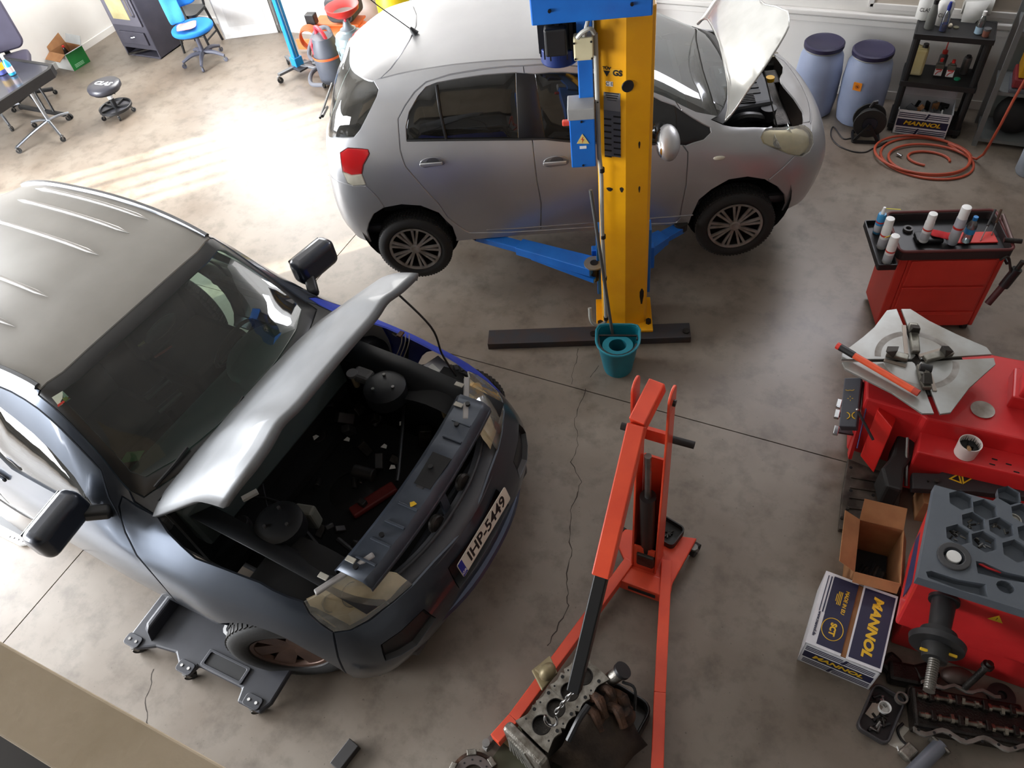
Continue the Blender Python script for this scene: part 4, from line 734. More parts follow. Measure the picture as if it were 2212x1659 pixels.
for x, y in ((1282, 722), (1482, 716)):
    p = lz(x, y, .06); B().cyl(p, p+V((0, 0, .012)), .026, n=16).build('anchor_bolt', IRON, lift)
for sx in (-1, 1):
    p = V((sx*.18, -.04, .08)); B().cyl(p, p+V((0, 0, .03)), .022, n=6).build('anchor_bolt', IRON, lift)
# top housing, motor, channel, boxes
t0, t1 = lp(1147, 35, .13), lp(1410, 17, .13)
B().box(((t0.x+t1.x)/2, .02, zb+.17), (t1.x-t0.x, .34, .34)).build('top_housing', BLUEP, lift, 0, bev=.008)
for x, y in ((1187, 23), (1365, 8)):
    p = lp(x, y, .15); B().cyl(p+V((0, .01, 0)), p+V((0, -.012, 0)), .009, n=8).build('housing_bolt', IRON, lift)
m0, m1 = lp(1167, 60, .04), lp(1243, 118, .04); mc = (m0.x+m1.x)/2; mr = .095
MOT = pm('motor_blue', (18, 38, 92), .4, .2)
B().cyl((mc, .04, m1.z-.03), (mc, .04, zb), mr, n=28).build('motor_body', pm('motor_dark', (24, 26, 34), .5, .3), lift)
for i in range(16):
    a = 2*PI*i/16; B().box((mc+(mr+.008)*math.cos(a), .04+(mr+.008)*math.sin(a), zb-.14), (.02, .006, .2), None).build('motor_fin', pm('motor_dark', (24, 26, 34)), lift, 0)
B().cyl((mc, .04, m1.z-.06), (mc, .04, m1.z+.03), mr+.012, n=28).build('motor_cowl', MOT, lift, bev=.008)
B().box((mc-.01, -.07, zb-.12), (.12, .08, .15)).build('motor_terminal_box', BLK, lift, 0, bev=.012)
lbox(1243, 30, 1282, 130, .05, .07, 'channel', BLUEP); lbox(1247, 130, 1284, 243, .05, .07, 'channel', BLUEP)
jb = lbox(1238, 84, 1283, 130, .12, .07, 'junction_box', pm('junction_cream', (206, 196, 160), .5), .008)
for x, y in ((1240, 94), (1277, 90), (1243, 128), (1279, 126)):
    p = lp(x, y, .121); B().cyl(p, p+V((0, -.003, 0)), .006, n=8).build('screw', BLK, lift)
cb = lbox(1229, 255, 1288, 360, .16, .14, 'control_box', BLUEP, .006)
lbox(1225, 238, 1285, 258, .17, .16, 'control_box_lid', pm('lid_grey', (150, 150, 148), .5), .005)
p = lp(1224, 265, .12); B().box(p, (.05, .03, .03)).build('selector_switch', pm('switch_red', (214, 66, 44), .5), lift, 0, bev=.006)
w0, w1, w2 = lp(1246, 310, .161), lp(1273, 310, .161), lp(1258, 289, .161)
B().add([w0, w1, w2, w0+V((0, -.002, 0)), w1+V((0, -.002, 0)), w2+V((0, -.002, 0))], [(3, 4, 5), (0, 1, 4, 3), (1, 2, 5, 4), (2, 0, 3, 5)]).build('warning_triangle', pm('warning_cream', (226, 200, 120), .5), lift, 0)
p = lp(1258, 302, .1635); B().prism([(.004, .02), (-.008, .0), (.001, .0), (-.004, -.02), (.009, .003), (.0, .003)], 0, .001, axes(p, (1, 0, 0), (0, 0, 1))).build('warning_bolt', RTXT, lift, 0)
lbox(1252, 316, 1267, 321, .1615, .002, 'box_label', WTXT, 0)
for x, y in ((1256, 263), (1260, 357)):
    p = lp(x, y, .161); B().cyl(p, p+V((0, -.004, 0)), .007, n=8).build('screw', BLK, lift)
COND = pm('conduit_grey', (168, 166, 158), .5)
B().tube(cat([lp(1262, 80, .10), lp(1266, 60, .11), lp(1270, 45, .10), lp(1274, 30, .08)], 5), .011, 8).build('flexible_conduit', COND, lift)
B().tube(cat([lp(1247, 82, .13), lp(1258, 70, .14), lp(1275, 62, .14), lp(1284, 72, .12)], 5), .012, 8).build('flexible_conduit', COND, lift)
B().tube([lp(1286, 72, .06), lp(1290, 200, .07), lp(1294, 330, .08), lp(1299, 380, .08), lp(1301, 500, .08), lp(1306, 600, .08), lp(1309, 685, .08)], .014, 10).build('conduit', COND, lift)
B().tube(cat([lp(1309, 685, .08), lp(1306, 697, .08), lp(1290, 703, .08), lp(1277, 692, .07), lp(1274, 665, .03)], 6), .014, 10).build('conduit_hook', COND, lift)
for x, y in ((1300, 367), (1303, 511), (1306, 601), (1309, 687)):
    p = lp(x, y, .08); B().cyl(p+V((0, 0, -.014)), p+V((0, 0, .014)), .0175, n=12).build('conduit_clamp', BLK, lift)
B().tube([lp(1252, 222, .062), lp(1284, 222, .062), lp(1292, 221, .09)], .004, 6).build('cable_tie', BLK, lift)
# decals
def dec(x, y, s_, size, mat, b=.075, **k): p = lp(x, y, b); return text(s_, size, mat, lift, axes(p+V((0, -.0025, 0)), (1, -.33, 0), (0, 0, 1)), **k)
fx = lambda x: -.07+.352*abs(x-.005) if x < .005 else -.07+.25*(x-.005)
def onf(x, y):                                # on the faceted face of the post
    p = lp(x, y, .04)
    for _ in range(3): p = lp(x, y, -fx(p.x))
    return p
def plate(x0, y0, x1, y1, name, mat, lift_=.002):
    a, b_ = onf(x0, y0), onf(x1, y1); c = (a+b_)/2; xa = V((b_.x-a.x, b_.y-a.y, 0)).normalized(); m = axes(c, xa, (0, 0, 1)); w_ = math.hypot(b_.x-a.x, b_.y-a.y)
    return B(m).prism([(-w_/2, -abs(b_.z-a.z)/2), (w_/2, -abs(b_.z-a.z)/2), (w_/2, abs(b_.z-a.z)/2), (-w_/2, abs(b_.z-a.z)/2)], 0, lift_).build(name, mat, lift, 0), m
m_ = plate(1304, 146, 1340, 164, 'approval_decal', pm('decal_yellow', (232, 170, 24), .5))[1]; text('GS', .045, BTXT, lift, m_ @ T(.032, -.006, .0025), bold=.002); text('T\u00dcV', .024, BTXT, lift, m_ @ T(-.03, .018, .0025), bold=.001)
B(m_).prism([(-.05, .005), (-.03, -.03), (-.01, .005)], .002, .003).build('decal_mark', BTXT, lift, 0)
m_ = plate(1309, 175, 1324, 187, 'ce_plate', WTXT)[1]; text('C E', .03, BTXT, lift, m_ @ T(0, 0, .0025))
m_ = plate(1304, 198, 1340, 220, 'rating_plate', pm('plate_silver', (170, 172, 176), .35, .6))[1]
for i in range(4): B(m_).box((0, .022-.014*i, .0025), (.085-.01*i, .005, .001)).build('plate_print', BTXT, lift, 0)
m_ = plate(1304, 225, 1341, 340, 'instruction_plate', pm('plate_dark_silver', (116, 120, 130), .4, .5))[1]
B(m_).box((0, .17, .0025), (.10, .07, .001)).build('plate_field', pm('plate_silver', (170, 172, 176)), lift, 0)
for i in range(14): B(m_).box((-.028 if i % 2 else .03, .10-.021*i, .0028), (.045, .010, .001)).build('plate_print', BTXT, lift, 0)
p = onf(1356, 186); B(axes(p, (1, .25, 0), (0, 0, 1))).lathe([(.036, .0), (.034, .006), (.02, .004)], n=20).build('rubber_grommet', BLK, lift)
for x, y, w_, h_ in ((1317, 409, .04, .03), (1343, 410, .025, .04), (1381, 313, .012, .05), (1381, 409, .012, .05), (1386, 640, .03, .16), (1387, 705, .03, .05)):
    p = onf(x, y); B(axes(p, (1, -.34 if x < 1345 else .25, 0), (0, 0, 1))).prism([(w_*.5*math.cos(a)*(1+.3*math.sin(3*a)), h_*.5*math.sin(a)) for a in [2*PI*i/10 for i in range(10)]], 0, .001).build('paint_chip', IRON, lift, 0)
# carriage and swing arms
c0, c1 = lp(1291, 495, -.16), lp(1300, 628, -.16)
B().box((c0.x+.01, .18, (c0.z+c1.z)/2), (.05, .12, abs(c0.z-c1.z))).box((.17, .18, (c0.z+c1.z)/2), (.05, .12, abs(c0.z-c1.z))).build('carriage', BLUEP, lift, 0, bev=.005)
B().box((.0, .26, .48), (.46, .06, .2)).build('carriage_plate', BLUEP, lift, 0, bev=.006)
def arm(p0, p1, mid):
    d = (p1-p0).normalized(); a = bpy.data.objects.new('swing_arm', None); COL.objects.link(a); a.parent = lift; a.empty_display_size = .1
    pm_ = p0.lerp(p1, mid); B().beam(p0, pm_, .15, .07, w2=.12).build('outer_arm', BLUEP, a, 0, bev=.005); B().beam(pm_-d*.05, p1, .09, .05).build('inner_arm', BLUEP, a, 0, bev=.004)
    s_ = V((-d.y, d.x, 0)); B().beam(p0+V((0, 0, -.09))-d*.02, p0.lerp(p1, mid*.8)+V((0, 0, -.03)), .11, .04).build('lower_brace', BLUEP, a, 0, bev=.004)
    B().cyl(p0+V((0, 0, -.12)), p0+V((0, 0, .045)), .03).build('pivot_pin', IRON, a); B().cyl(p0+V((0, 0, .03)), p0+V((0, 0, .042)), .075).build('pivot_washer', pm('washer_grey', (128, 122, 112), .6, .4), a)
    B().cyl(p1+V((0, 0, -.01)), p1+V((0, 0, .05)), .05).build('lift_pad', RUB, a); return a
arm(lz(1284, 577, .53), lz(1030, 508, .50), .62); arm(V((.14, .28, .53)), lz(1470, 492, .50), .55)
# ---------------------------------------------------------------- teal mop bucket and mop
bk = px(1325, 812); bk = V((bk.x, bk.y+.10, 0)); bb = thing('mop_bucket', 'teal plastic mop bucket with wringer basket in front of the yellow post', 'bucket', bk, math.radians(18))
TEAL = pm('teal_plastic', (12, 122, 140), .42, col2=(10, 110, 128))
def dshape(sx, sy, n=24): return [(sx*math.cos(a), sy*math.sin(a)*(1 if math.sin(a) < 0 else .8)) if math.sin(a) < 0 else (sx*max(-1, min(1, 1.25*math.cos(a))), sy*min(.85, 1.1*math.sin(a))) for a in [2*PI*i/n for i in range(n)]]
lo, hi = dshape(.105, .115), dshape(.150, .165); n_ = len(lo)
ob = B(); ob.add([(x, y, 0) for x, y in lo]+[(x, y, .29) for x, y in hi]+[(x*.94, y*.94, .29) for x, y in hi]+[(x*.93, y*.93, .015) for x, y in lo],
       [tuple(range(n_-1, -1, -1))]+[(k*n_+i, k*n_+(i+1) % n_, (k+1)*n_+(i+1) % n_, (k+1)*n_+i) for k in range(3) for i in range(n_)]+[tuple(range(3*n_, 4*n_))])
ob.build('bucket_body', TEAL, bb, 50)
B().tube([(x*1.02, y*1.02, .292) for x, y in hi], .009, 8, True).build('bucket_rim', TEAL, bb)
B().tube([(x*.9, y*.9-.004, .286) for x, y in hi if y < .05], .008, 8).build('bucket_handle', BLK, bb)
B(T(0, -.05, 0)).ring([(.108*math.cos(a), .095*math.sin(a)) for a in [2*PI*i/24 for i in range(24)]], [(.062*math.cos(a), .058*math.sin(a)) for a in [2*PI*i/24 for i in range(24)]], .27, .283).build('wringer_plate', TEAL, bb, 0)
B(T(0, -.05, 0)).lathe([(.062, .278), (.045, .16), (.02, .15)], n=24, m=M.Diagonal((1, .94, 1, 1)), caps=False).build('wringer_basket', pm('teal_dark', (8, 84, 98), .5), bb)
wtr = B().add([(x*.92, y*.92, .08) for x, y in lo], [tuple(range(n_))]).build('water', pm('grey_water', (40, 52, 52), .1), bb, 0)
mp0 = bk+V((-.04, .06, .03)); mp1 = LO+LU*-.215+LN*.06+V((0, 0, 1.32))
mo = thing('mop', 'grey mop handle standing in the teal bucket, leaning on the lift', 'mop', mp0); dd = mp1-mp0
B().cyl((0, 0, .02), dd, .0115, n=12).build('mop_handle', pm('handle_grey', (84, 84, 82), .5), mo); B().cyl((0, 0, .0), (0, 0, .06), .03, .02).build('mop_head', pm('mop_cotton', (120, 116, 108), .9), mo)
# ---------------------------------------------------------------- engine hoist
hb_ = px(1400, 1215); hoist = thing('engine_hoist', 'orange-red folding engine hoist with black boom extension and two floor legs', 'engine hoist', (0, 0, 0))
OR = ORANGE
mb = V((-.50, 2.02, 0)); mt_ = pvert((1398, 1225), (1412, 850))
bp = [px(1350, 1145, .12), px(1505, 1165, .12), px(1452, 1262, .12), px(1355, 1228, .12), px(1330, 1170, .12)]
cx_ = sum((p.x for p in bp))/5; cy_ = sum((p.y for p in bp))/5
B().prism([(p.x, p.y) for p in bp][::-1] if 0 else [(p.x, p.y) for p in sorted(bp, key=lambda p: math.atan2(p.y-cy_, p.x-cx_))], .105, .135).build('base_plate', OR, hoist, 0, bev=.006)
B().box((-.52, 1.86, .10), (.30, .10, .10)).build('front_socket', OR, hoist, 0, bev=.006)
B().box((-.52, 1.807, .105), (.16, .004, .03)).build('logo_bar', BTXT, hoist, 0)
ZT = mt_.z-.06
for sx in (-1, 1):
    c = V((-.55+sx*.062, 2.0, 0))
    B().add([c+V((0, -.075, .13)), c+V((0, .075, .13)), c+V((0, .06, ZT)), c+V((0, -.03, ZT)), c+V((sx*.012, -.075, .13)), c+V((sx*.012, .075, .13)), c+V((sx*.012, .06, ZT)), c+V((sx*.012, -.03, ZT))],
            [(0, 1, 2, 3), (4, 7, 6, 5), (0, 4, 5, 1), (1, 5, 6, 2), (2, 6, 7, 3), (3, 7, 4, 0)]).build('mast_plate', OR, hoist, 0, bev=.004)
    t_ = c+V((sx*.02-.015, .015, ZT-.05)); B(axes(t_, (0, 1, 0), (0, 0, 1))).prism(rrect(.10, .34, .045, 5), -.006, .006).build('pivot_ear', OR, hoist, 30, bev=.003)
    B().cyl(t_+V((sx*.004, 0, .08)), t_+V((sx*.018, 0, .08)), .016, n=8).build('pivot_bolt', IRON, hoist)
B().box((-.55, 2.065, .62), (.12, .012, .95)).build('mast_back', OR, hoist, 0); B().box((-.55, 1.935, .26), (.12, .012, .25)).build('mast_front_gusset', OR, hoist, 0)
B().box((-.55, 2.06, 1.28), (.13, .02, .08)).build('mast_bridge', OR, hoist, 0)
h0, h1 = px(1342, 920, 1.22), px(1500, 962, 1.22); hm = (h0+h1)/2
B().cyl(h0.lerp(h1, .1), h0.lerp(h1, .9), .011).build('push_bar', OR, hoist)
for a, b_ in ((0, .30), (.68, 1.0)): B().cyl(h0.lerp(h1, a), h0.lerp(h1, b_), .019, n=14).build('handle_grip', RUB, hoist)
# ram
r0, r1 = V((-.54, 1.97, .30)), px(1400, 985, 1.25)
B().cyl(r0, r0.lerp(r1, .62), .042).build('ram_cylinder', pm('ram_black', (34, 32, 32), .4, .3), hoist); B().cyl(r0.lerp(r1, .6), r1, .017).build('ram_rod', STEEL, hoist); B().box(r0+V((0, 0, -.03)), (.10, .12, .12)).build('ram_pump', IRON, hoist, 0, bev=.01)
B().cyl(r0+V((.03, .05, .0)), r0+V((.035, .09, .12)), .012).build('pump_socket', CHROME, hoist)
# boom
k0, k1, k2, k3 = px(1421, 830, 1.66), px(1377, 917, 1.60), px(1300, 1243, 1.17), px(1240, 1492, .80)
for a, b_, nm_, m_, w_ in ((k0, k1, 'boom_head', OR, .075), (k1, k2, 'boom', OR, .078), (k2-(k3-k2)*.1, k3, 'boom_extension', pm('extension_black', (24, 24, 25), .45, .2), .058)):
    B().beam(a, b_, w_, w_*1.0).build(nm_, m_, hoist, 0, bev=.006)
ck = [k3+V((0, .02, -.02)).lerp(V(), 0), px(1200, 1540, .62)]
for i in range(8):
    a_ = ck[0].lerp(ck[1], i/7.6); dv_ = (ck[1]-ck[0]).normalized(); sv_ = dv_.cross(V((0, 0, 1))).normalized() if i % 2 else dv_.cross(V((0, 0, 1))).cross(dv_).normalized()
    B().tube([a_+dv_*.019*math.cos(t)+sv_*.009*math.sin(t) for t in [2*PI*k/14 for k in range(14)]], .0035, 6, True).build('chain_link', STEEL, hoist)
hk = px(1190, 1555, .60); B(T(*hk) @ R(50, 'X')).tube(arc((0, 0), .03, -200, 60, 12) and [(x, y, 0) for x, y in arc((0, 0), .03, -200, 60, 12)], .007, 8).build('hook', CHROME, hoist)
# legs and casters
ll = [px(1360, 1215, .13), px(1110, 1555, .13), px(1070, 1600, .13)]; rl = [px(1440, 1215, .13), px(1425, 1500, .13), px(1419, 1675, .13)]
for L_ in (ll, rl):
    lg = bpy.data.objects.new('leg', None); COL.objects.link(lg); lg.parent = hoist; lg.empty_display_size = .1
    B().beam(L_[0], L_[1], .06, .07).build('leg_tube', OR, lg, 0, bev=.004); B().beam(L_[1], L_[2], .0605, .0705).build('leg_tip', OR, lg, 0, bev=.004)
def caster(p, r, parent, ang=0, mat=None):
    c = bpy.data.objects.new('caster', None); COL.objects.link(c); c.parent = parent; c.location = p; c.rotation_euler = (0, 0, ang); c.empty_display_size = .05
    B().cyl((0, -r*.35, r), (0, r*.35, r), r, n=20).build('caster_wheel', mat or RUB, c); 
    for s_ in (-1, 1): B().beam((0, s_*r*.45, r), (-r*.4, s_*r*.45, r*2.1), r*.5, r*.12, up=(0, 1, 0)).build('caster_fork', STEEL, c, 0)
    B().cyl((-r*.4, 0, r*2.0), (-r*.4, 0, r*2.4), r*.5, n=12).build('caster_stem', STEEL, c)
for p, r_ in ((px(1060, 1610, 0), .042), (px(1500, 1195, 0), .045), (px(1340, 1160, 0), .045), (px(1418, 1690, 0), .042)): caster((p.x, p.y, 0), r_, hoist, 1.3, pm('wheel_grey', (120, 118, 114), .6) if r_ == .042 else None)
tr = thing('parts_tray', 'black greasy tray of small parts on the hoist base', 'tray', px(1435, 1150, .137), math.radians(-15)); TRM = pm('tray_black', (22, 20, 19), .5)
B().ring(rrect(.20, .15, .03), rrect(.185, .135, .025), 0, .05).build('tray_wall', TRM, tr, 0); B().prism(rrect(.19, .14, .03), .0, .006).build('tray_floor', TRM, tr, 0)
for i in range(6): B().cyl((random.uniform(-.06, .06), random.uniform(-.04, .04), .012), (random.uniform(-.06, .06), random.uniform(-.04, .04), .016), .006, n=6).build('bolt', IRON, tr)
# ---------------------------------------------------------------- creeper, engine parts near the hoist
cr = thing('mechanics_creeper', 'black moulded plastic mechanic\'s creeper on casters half under the SUV', 'creeper', (-3.22, .40, 0)); CRP = pm('creeper_plastic', (46, 47, 54), .5, col2=(38, 39, 45))
outl = [(0, .0), (.09, -.02), (.20, .04), (.34, .06), (.42, .0), (.50, -.02), (.52, .05), (.84, .05), (.86, -.02), (1.02, -.02), (1.05, .05), (1.05, .45), (.9, .50), (.12, .50), (.0, .42)]
B().prism(outl, .085, .12).build('bed', CRP, cr, 0, bev=.012)
B().add([(.06, .10, .12), (.16, .05, .12), (.16, .46, .12), (.06, .44, .12), (.10, .12, .19), (.14, .08, .19), (.14, .45, .19), (.10, .42, .19)], [(0, 1, 5, 4), (1, 2, 6, 5), (2, 3, 7, 6), (3, 0, 4, 7), (4, 5, 6, 7)]).build('headrest', CRP, cr, 0, bev=.012)
B().ring(rrect(.30, .10, .01, 2), rrect(.26, .07, .008, 2), .118, .13, T(.68, .11, 0)).build('tool_well', CRP, cr, 0, bev=.003); B().box((.68, .11, .119), (.26, .07, .004)).build('tool_well_floor', BLK, cr, 0)
for x in (.05, .46, .95):
    B().prism(rrect(.11, .07, .02, 3, x, .015), .118, .13).build('caster_pad', CRP, cr, 0, bev=.003)
    for dx in (-.025, .025): B().cyl((x+dx, .015, .13), (x+dx, .015, .134), .009, n=10).build('bolt', CHROME, cr)
    caster((x, .0, 0), .034, cr, .8)
for x in (.06, .5, .98): caster((x, .44, 0), .034, cr, .4)
text('CLAS', .13, WTXT, cr, T(.66, .30, .1205) @ R(0, 'Z'), bold=.003)
# engine block under the hook
eo = px(1215, 1600, .0); ed_ = (px(1265, 1455, .40)-px(1165, 1572, .40)); ea = math.atan2(ed_.y, ed_.x); ec_ = (px(1265, 1455, .40)+px(1165, 1572, .40))/2
en = thing('cylinder_block', 'dismantled greasy engine block with four open cylinder bores under the hoist hook', 'engine', (ec_.x, ec_.y, 0), ea)
B().box((0, -.0, .205), (.46, .17, .35)).box((0, 0, .04), (.40, .16, .08)).build('crankcase', IRON, en, 0, bev=.02)
hl = .23; bores = [-.155, -.052, .052, .155]
deck = B(); 
for i, x in enumerate(bores):
    q_ = 4
    sq = [(x+.0515*c, .115*d) for c, d in ((1, 1), (0, 1), (-1, 1), (-1, 0), (-1, -1), (0, -1), (1, -1), (1, 0))]
    o_, in_ = [], []
    for k in range(32):
        a = 2*PI*k/32; cc, ss = math.cos(a), math.sin(a); s1 = 1/max(abs(cc)/(.0517 if 0 < i < 3 or (cc > 0) == (i == 0) else .075), abs(ss)/(.100-.016*math.cos((cc/max(abs(ss), .3))*3.0))); o_.append((x+cc*s1, ss*s1)); in_.append((x+.0475*cc, .0475*ss))
    deck.ring(o_, in_, .385, .405)
deck.build('deck_plate', ALU, en, 0)
for x in bores:
    B(T(x, 0, 0)).lathe([(.0475, .4055), (.0455, .409), (.0425, .409), (.041, .25)], n=32, caps=False).build('cylinder_liner', pm('liner_dark', (40, 37, 35), .35, .6), en); B(T(x, 0, 0)).lathe([(.001, .29), (.041, .29)], n=24, caps=False).build('piston_crown', DRK, en)
    for sy in (-1, 1):
        for dx in (-.03, .03): B().cyl((x+dx, sy*.074, .4052), (x+dx, sy*.074, .4062), .009 if dx > 0 else .005, n=12).build('coolant_port', DRK, en)
tcv = B().box((-.27, 0, .22), (.06, .26, .40)); tcv.build('timing_cover', ALU, en, 0, bev=.02)
for i in range(9): B().beam((-.302, -.11+.028*i, .08), (-.302, -.02+.012*i, .40), .010, .012).build('cover_rib', pm('alu_bright', (190, 188, 182), .35, .8, col2=(130, 126, 118), scale=18), en, 0)
hs = B().grid([[(-.24+.085*i+.03*math.sin(j), -.115-.055*j-.012*math.sin(i*1.7+j), .37-.03*j-.02*math.cos(i*1.3)) for i in range(6)] for j in range(6)]); hs.build('heat_shield', pm('shield_brown', (70, 58, 48), .55, .5, col2=(40, 32, 27), scale=9, bump=.3), en, 50, solid=.004)
for i, (x, y, z, r_) in enumerate(((.11, -.13, .37, .026), (.18, -.14, .36, .024), (.05, -.15, .35, .024), (.20, -.20, .33, .03), (.14, -.22, .34, .026))): B().tube(cat([(x, y+.05, z), (x+.01, y, z+.02), (x-.02, y-.06, z-.03)], 4), [r_, r_*1.1, r_, r_*.9, r_*1.05, r_, r_*.9, r_*.8, r_*.9], 10).build('manifold_runner', RUST, en)
B(T(.17, -.24, .30)).lathe([(.05, -.05), (.06, -.02), (.045, .02), (.03, .05)], n=18).build('turbo_housing', RUST, en)
B().tube(cat([(.20, -.14, .36), (.10, -.17, .33), (-.02, -.20, .30), (-.12, -.24, .2)], 6), .026, 10).build('exhaust_pipe', RUST, en)
B().tube(cat([(.05, -.12, .45), (-.03, -.13, .46), (-.12, -.14, .40)], 5), .016, 8).build('coolant_hose', pm('hose_black', (32, 32, 34)), en)
B().cyl((.24, -.10, .36), (.29, -.13, .42), .035).build('thermostat_housing', ALU, en); B().cyl((.29, -.13, .42), (.30, -.135, .435), .045).build('thermostat_cap', BLK, en)
B().tube(cat([(.26, -.16, .40), (.28, -.22, .38), (.22, -.27, .30)], 5), .008, 6).build('breather_pipe', BLK, en)
B().prism([(-.02, .13), (.10, .13), (.14, .22), (.02, .24)], .30, .318).box((.05, .20, .325), (.04, .05, .02)).build('mount_bracket', pm('bracket_tan', (150, 136, 104), .5, .4), en, 0, bev=.006)
B().ball((.06, .16, .36), (.05, .04, .05), 14).build('oil_filter_mount', pm('bracket_tan', (150, 136, 104)), en)
for s_ in (-1, 1): B().box((s_*.15, 0, .012), (.05, .14, .024)).build('crank_foot', IRON, en, 0)
op = thing('oil_drain_pan', 'black rectangular oil drain pan beside the engine block', 'pan', px(1318, 1592, 0), ea+.15); OPM = pm('pan_black', (20, 20, 21), .35)
B().ring(rrect(.46, .26, .06), rrect(.43, .23, .05), .0, .12).build('pan_wall', OPM, op, 20, bev=.006); B().prism(rrect(.44, .24, .05), 0, .006).build('pan_floor', pm('oily_floor', (44, 38, 32), .2), op, 0)
sh_ = thing('steel_sheet', 'olive sheet metal tray lying under the engine block', 'metal sheet', px(1150, 1640, 0), ea+.1)
B().box((0, 0, .004), (.30, .34, .008)).build('sheet', pm('olive_sheet', (84, 84, 66), .5, .4), sh_, 0); B().box((-.02, .0, .02), (.02, .34, .014)).build('sheet_rib', pm('rib_tan', (168, 148, 108), .5), sh_, 0)
cl = thing('clutch_plate', 'brown worn clutch pressure plate lying at the bottom edge', 'clutch plate', px(1024, 1682, 0))
B().ring([(x, y) for x, y in arc((0, 0), .105, 0, 352, 44)], [(x, y) for x, y in arc((0, 0), .06, 0, 352, 44)], .008, .03).build('friction_ring', pm('friction_grey', (96, 86, 82), .6, .3), cl, 0, bev=.003)
B().ring([(x, y) for x, y in arc((0, 0), .125, 0, 352, 44)], [(x, y) for x, y in arc((0, 0), .108, 0, 352, 44)], .0, .022).build('cover_ring', RUST, cl, 0); B().lathe([(.05, .006), (.03, .03)], n=24).build('hub', RUST, cl)
for i in range(6):
    a = 1.05*i; B(T(.118*math.cos(a), .118*math.sin(a), .03) @ M.Rotation(a, 4, 'Z')).box((0, 0, 0), (.03, .05, .02)).build('lug', ALU, cl, 0, bev=.004)
for i in range(12): B().cyl((.083*math.cos(i*.524), .083*math.sin(i*.524), .03), (.083*math.cos(i*.524), .083*math.sin(i*.524), .0312), .005, n=8).build('rivet_hole', DRK, cl)
a, b_ = px(728, 1662), px(770, 1608); o = B().beam(a+V((0, 0, .025)), b_+V((0, 0, .025)), .07, .05).build('steel_bar', pm('dark_bar', (58, 56, 56), .5, .3), None, 0, bev=.004); tag(o, 'dark square steel bar lying on the floor at the bottom edge', 'bar')
wt = thing('car_trim_piece', 'white broken car trim piece on the floor beyond the SUV mirror', 'car trim', px(30, 1165, 0), math.radians(5))
B().prism([(-.25, .0), (.10, -.03), (.16, .0), (.12, .04), (-.25, .10)], 0, .03).build('trim_shell', WHITE, wt, 0, bev=.008); B().prism([(-.2, .06), (.06, .03), (.08, .05), (-.2, .11)], .03, .04).build('trim_insert', BLK, wt, 0)
for i in range(4): B().box((-.02+.04*i, .0, .032), (.02, .012, .004)).build('trim_clip', pm('clip_grey', (150, 150, 150)), wt, 0)
# ---------------------------------------------------------------- desk corner, upper left
dk = thing('desk', 'black-topped desk on chrome column feet with casters at the left edge', 'desk', (-8.52, 4.62, 0)); DTOP = pm('desk_top_black', (40, 42, 50), .25, coat=.3)
B().prism([(-1.3, -.75), (-.05, -.75), (.0, -.70), (.0, .42), (-.06, .50), (-1.3, .50)], .60, .66).build('desk_top', DTOP, dk, 0, bev=.012)
B().ring([(-1.32, -.77), (-.03, -.77), (.02, -.72), (.02, .43), (-.05, .52), (-1.32, .52)], [(-1.28, -.73), (-.06, -.73), (-.02, -.69), (-.02, .41), (-.07, .48), (-1.28, .48)], .56, .668).build('desk_edge', BLK, dk, 0, bev=.004)
ch = pm('desk_chrome', (176, 182, 190), .22, .9)
for lx in (-.22, -1.1):
    B().cyl((lx, .20, .1), (lx, .20, .60), .022).build('desk_column', ch, dk)
    for dx, dy in ((.34, -.16), (-.30, -.02), (.02, .26), (-.02, -.50)):
        B().tube(cat([(lx, .20, .13), (lx+dx*.5, .20+dy*.5, .11), (lx+dx, .20+dy, .075)], 4), .016, 8).build('foot', ch, dk); caster((lx+dx, .20+dy, 0), .03, dk, random.uniform(0, 6))
B().beam((-.10, -.1, .58), (-.10, .45, .58), .03, .05).build('desk_rail', BLK, dk, 0)
B().tube(cat([(-.55, .42, .08), (-.60, .46, .3), (-.50, .46, .50), (-.42, .44, .30), (-.40, .42, .08)], 5), .014, 8).build('desk_loop_leg', BLK, dk); B().beam((-1.0, .42, .07), (-.22, .42, .07), .05, .04).build('desk_skid', BLK, dk, 0, bev=.008); caster((-.2, .42, 0), .028, dk, 1)
def bottle(name, label, loc, prof, mat, capprof, capmat, cat_='bottle', group=None, lab=None, rz=0, par=None, n=20, sq=None):
    t = thing(name, label, cat_, loc, rz, group); b = B()
    if sq: b.lathe(prof, n=4, m=R(45, 'Z') @ M.Identity(4) if 0 else M.Diagonal((sq[0], sq[1], 1, 1)) @ R(45, 'Z')).build('bottle_body', mat, t, 30, bev=.008)
    else: b.lathe(prof, n=n).build('bottle_body', mat, t, 50)
    B().lathe(capprof, n=18).build('cap', capmat, t, 40)
    if lab:
        if sq: r_ = prof[0][0]*.7072*sq[1]; B().box((0, -r_-.0005, (lab[1]+lab[2])/2), (prof[0][0]*1.3*sq[0], .001, lab[2]-lab[1])).build('paper_label', lab[3], t, 0)
        else: B().lathe([(lab[0], lab[1]), (lab[0], lab[2])], n=20, caps=False).build('paper_label', lab[3], t)
    return t
BL = pm('blue_spray_plastic', (40, 150, 196), .3, coat=.3)
zt_ = .668
sbp = px(28, 160, zt_); bottle('spray_bottle', 'bright blue spray bottle with white trigger on the desk', (sbp.x, sbp.y, zt_), [(.036, 0), (.038, .01), (.038, .12), (.02, .155), (.014, .17)], BL, [(.015, .17), (.016, .20), (.02, .205), (.012, .22)], WHITE, lab=(.0385, .03, .09, pm('pink_label', (226, 200, 196), .6)))
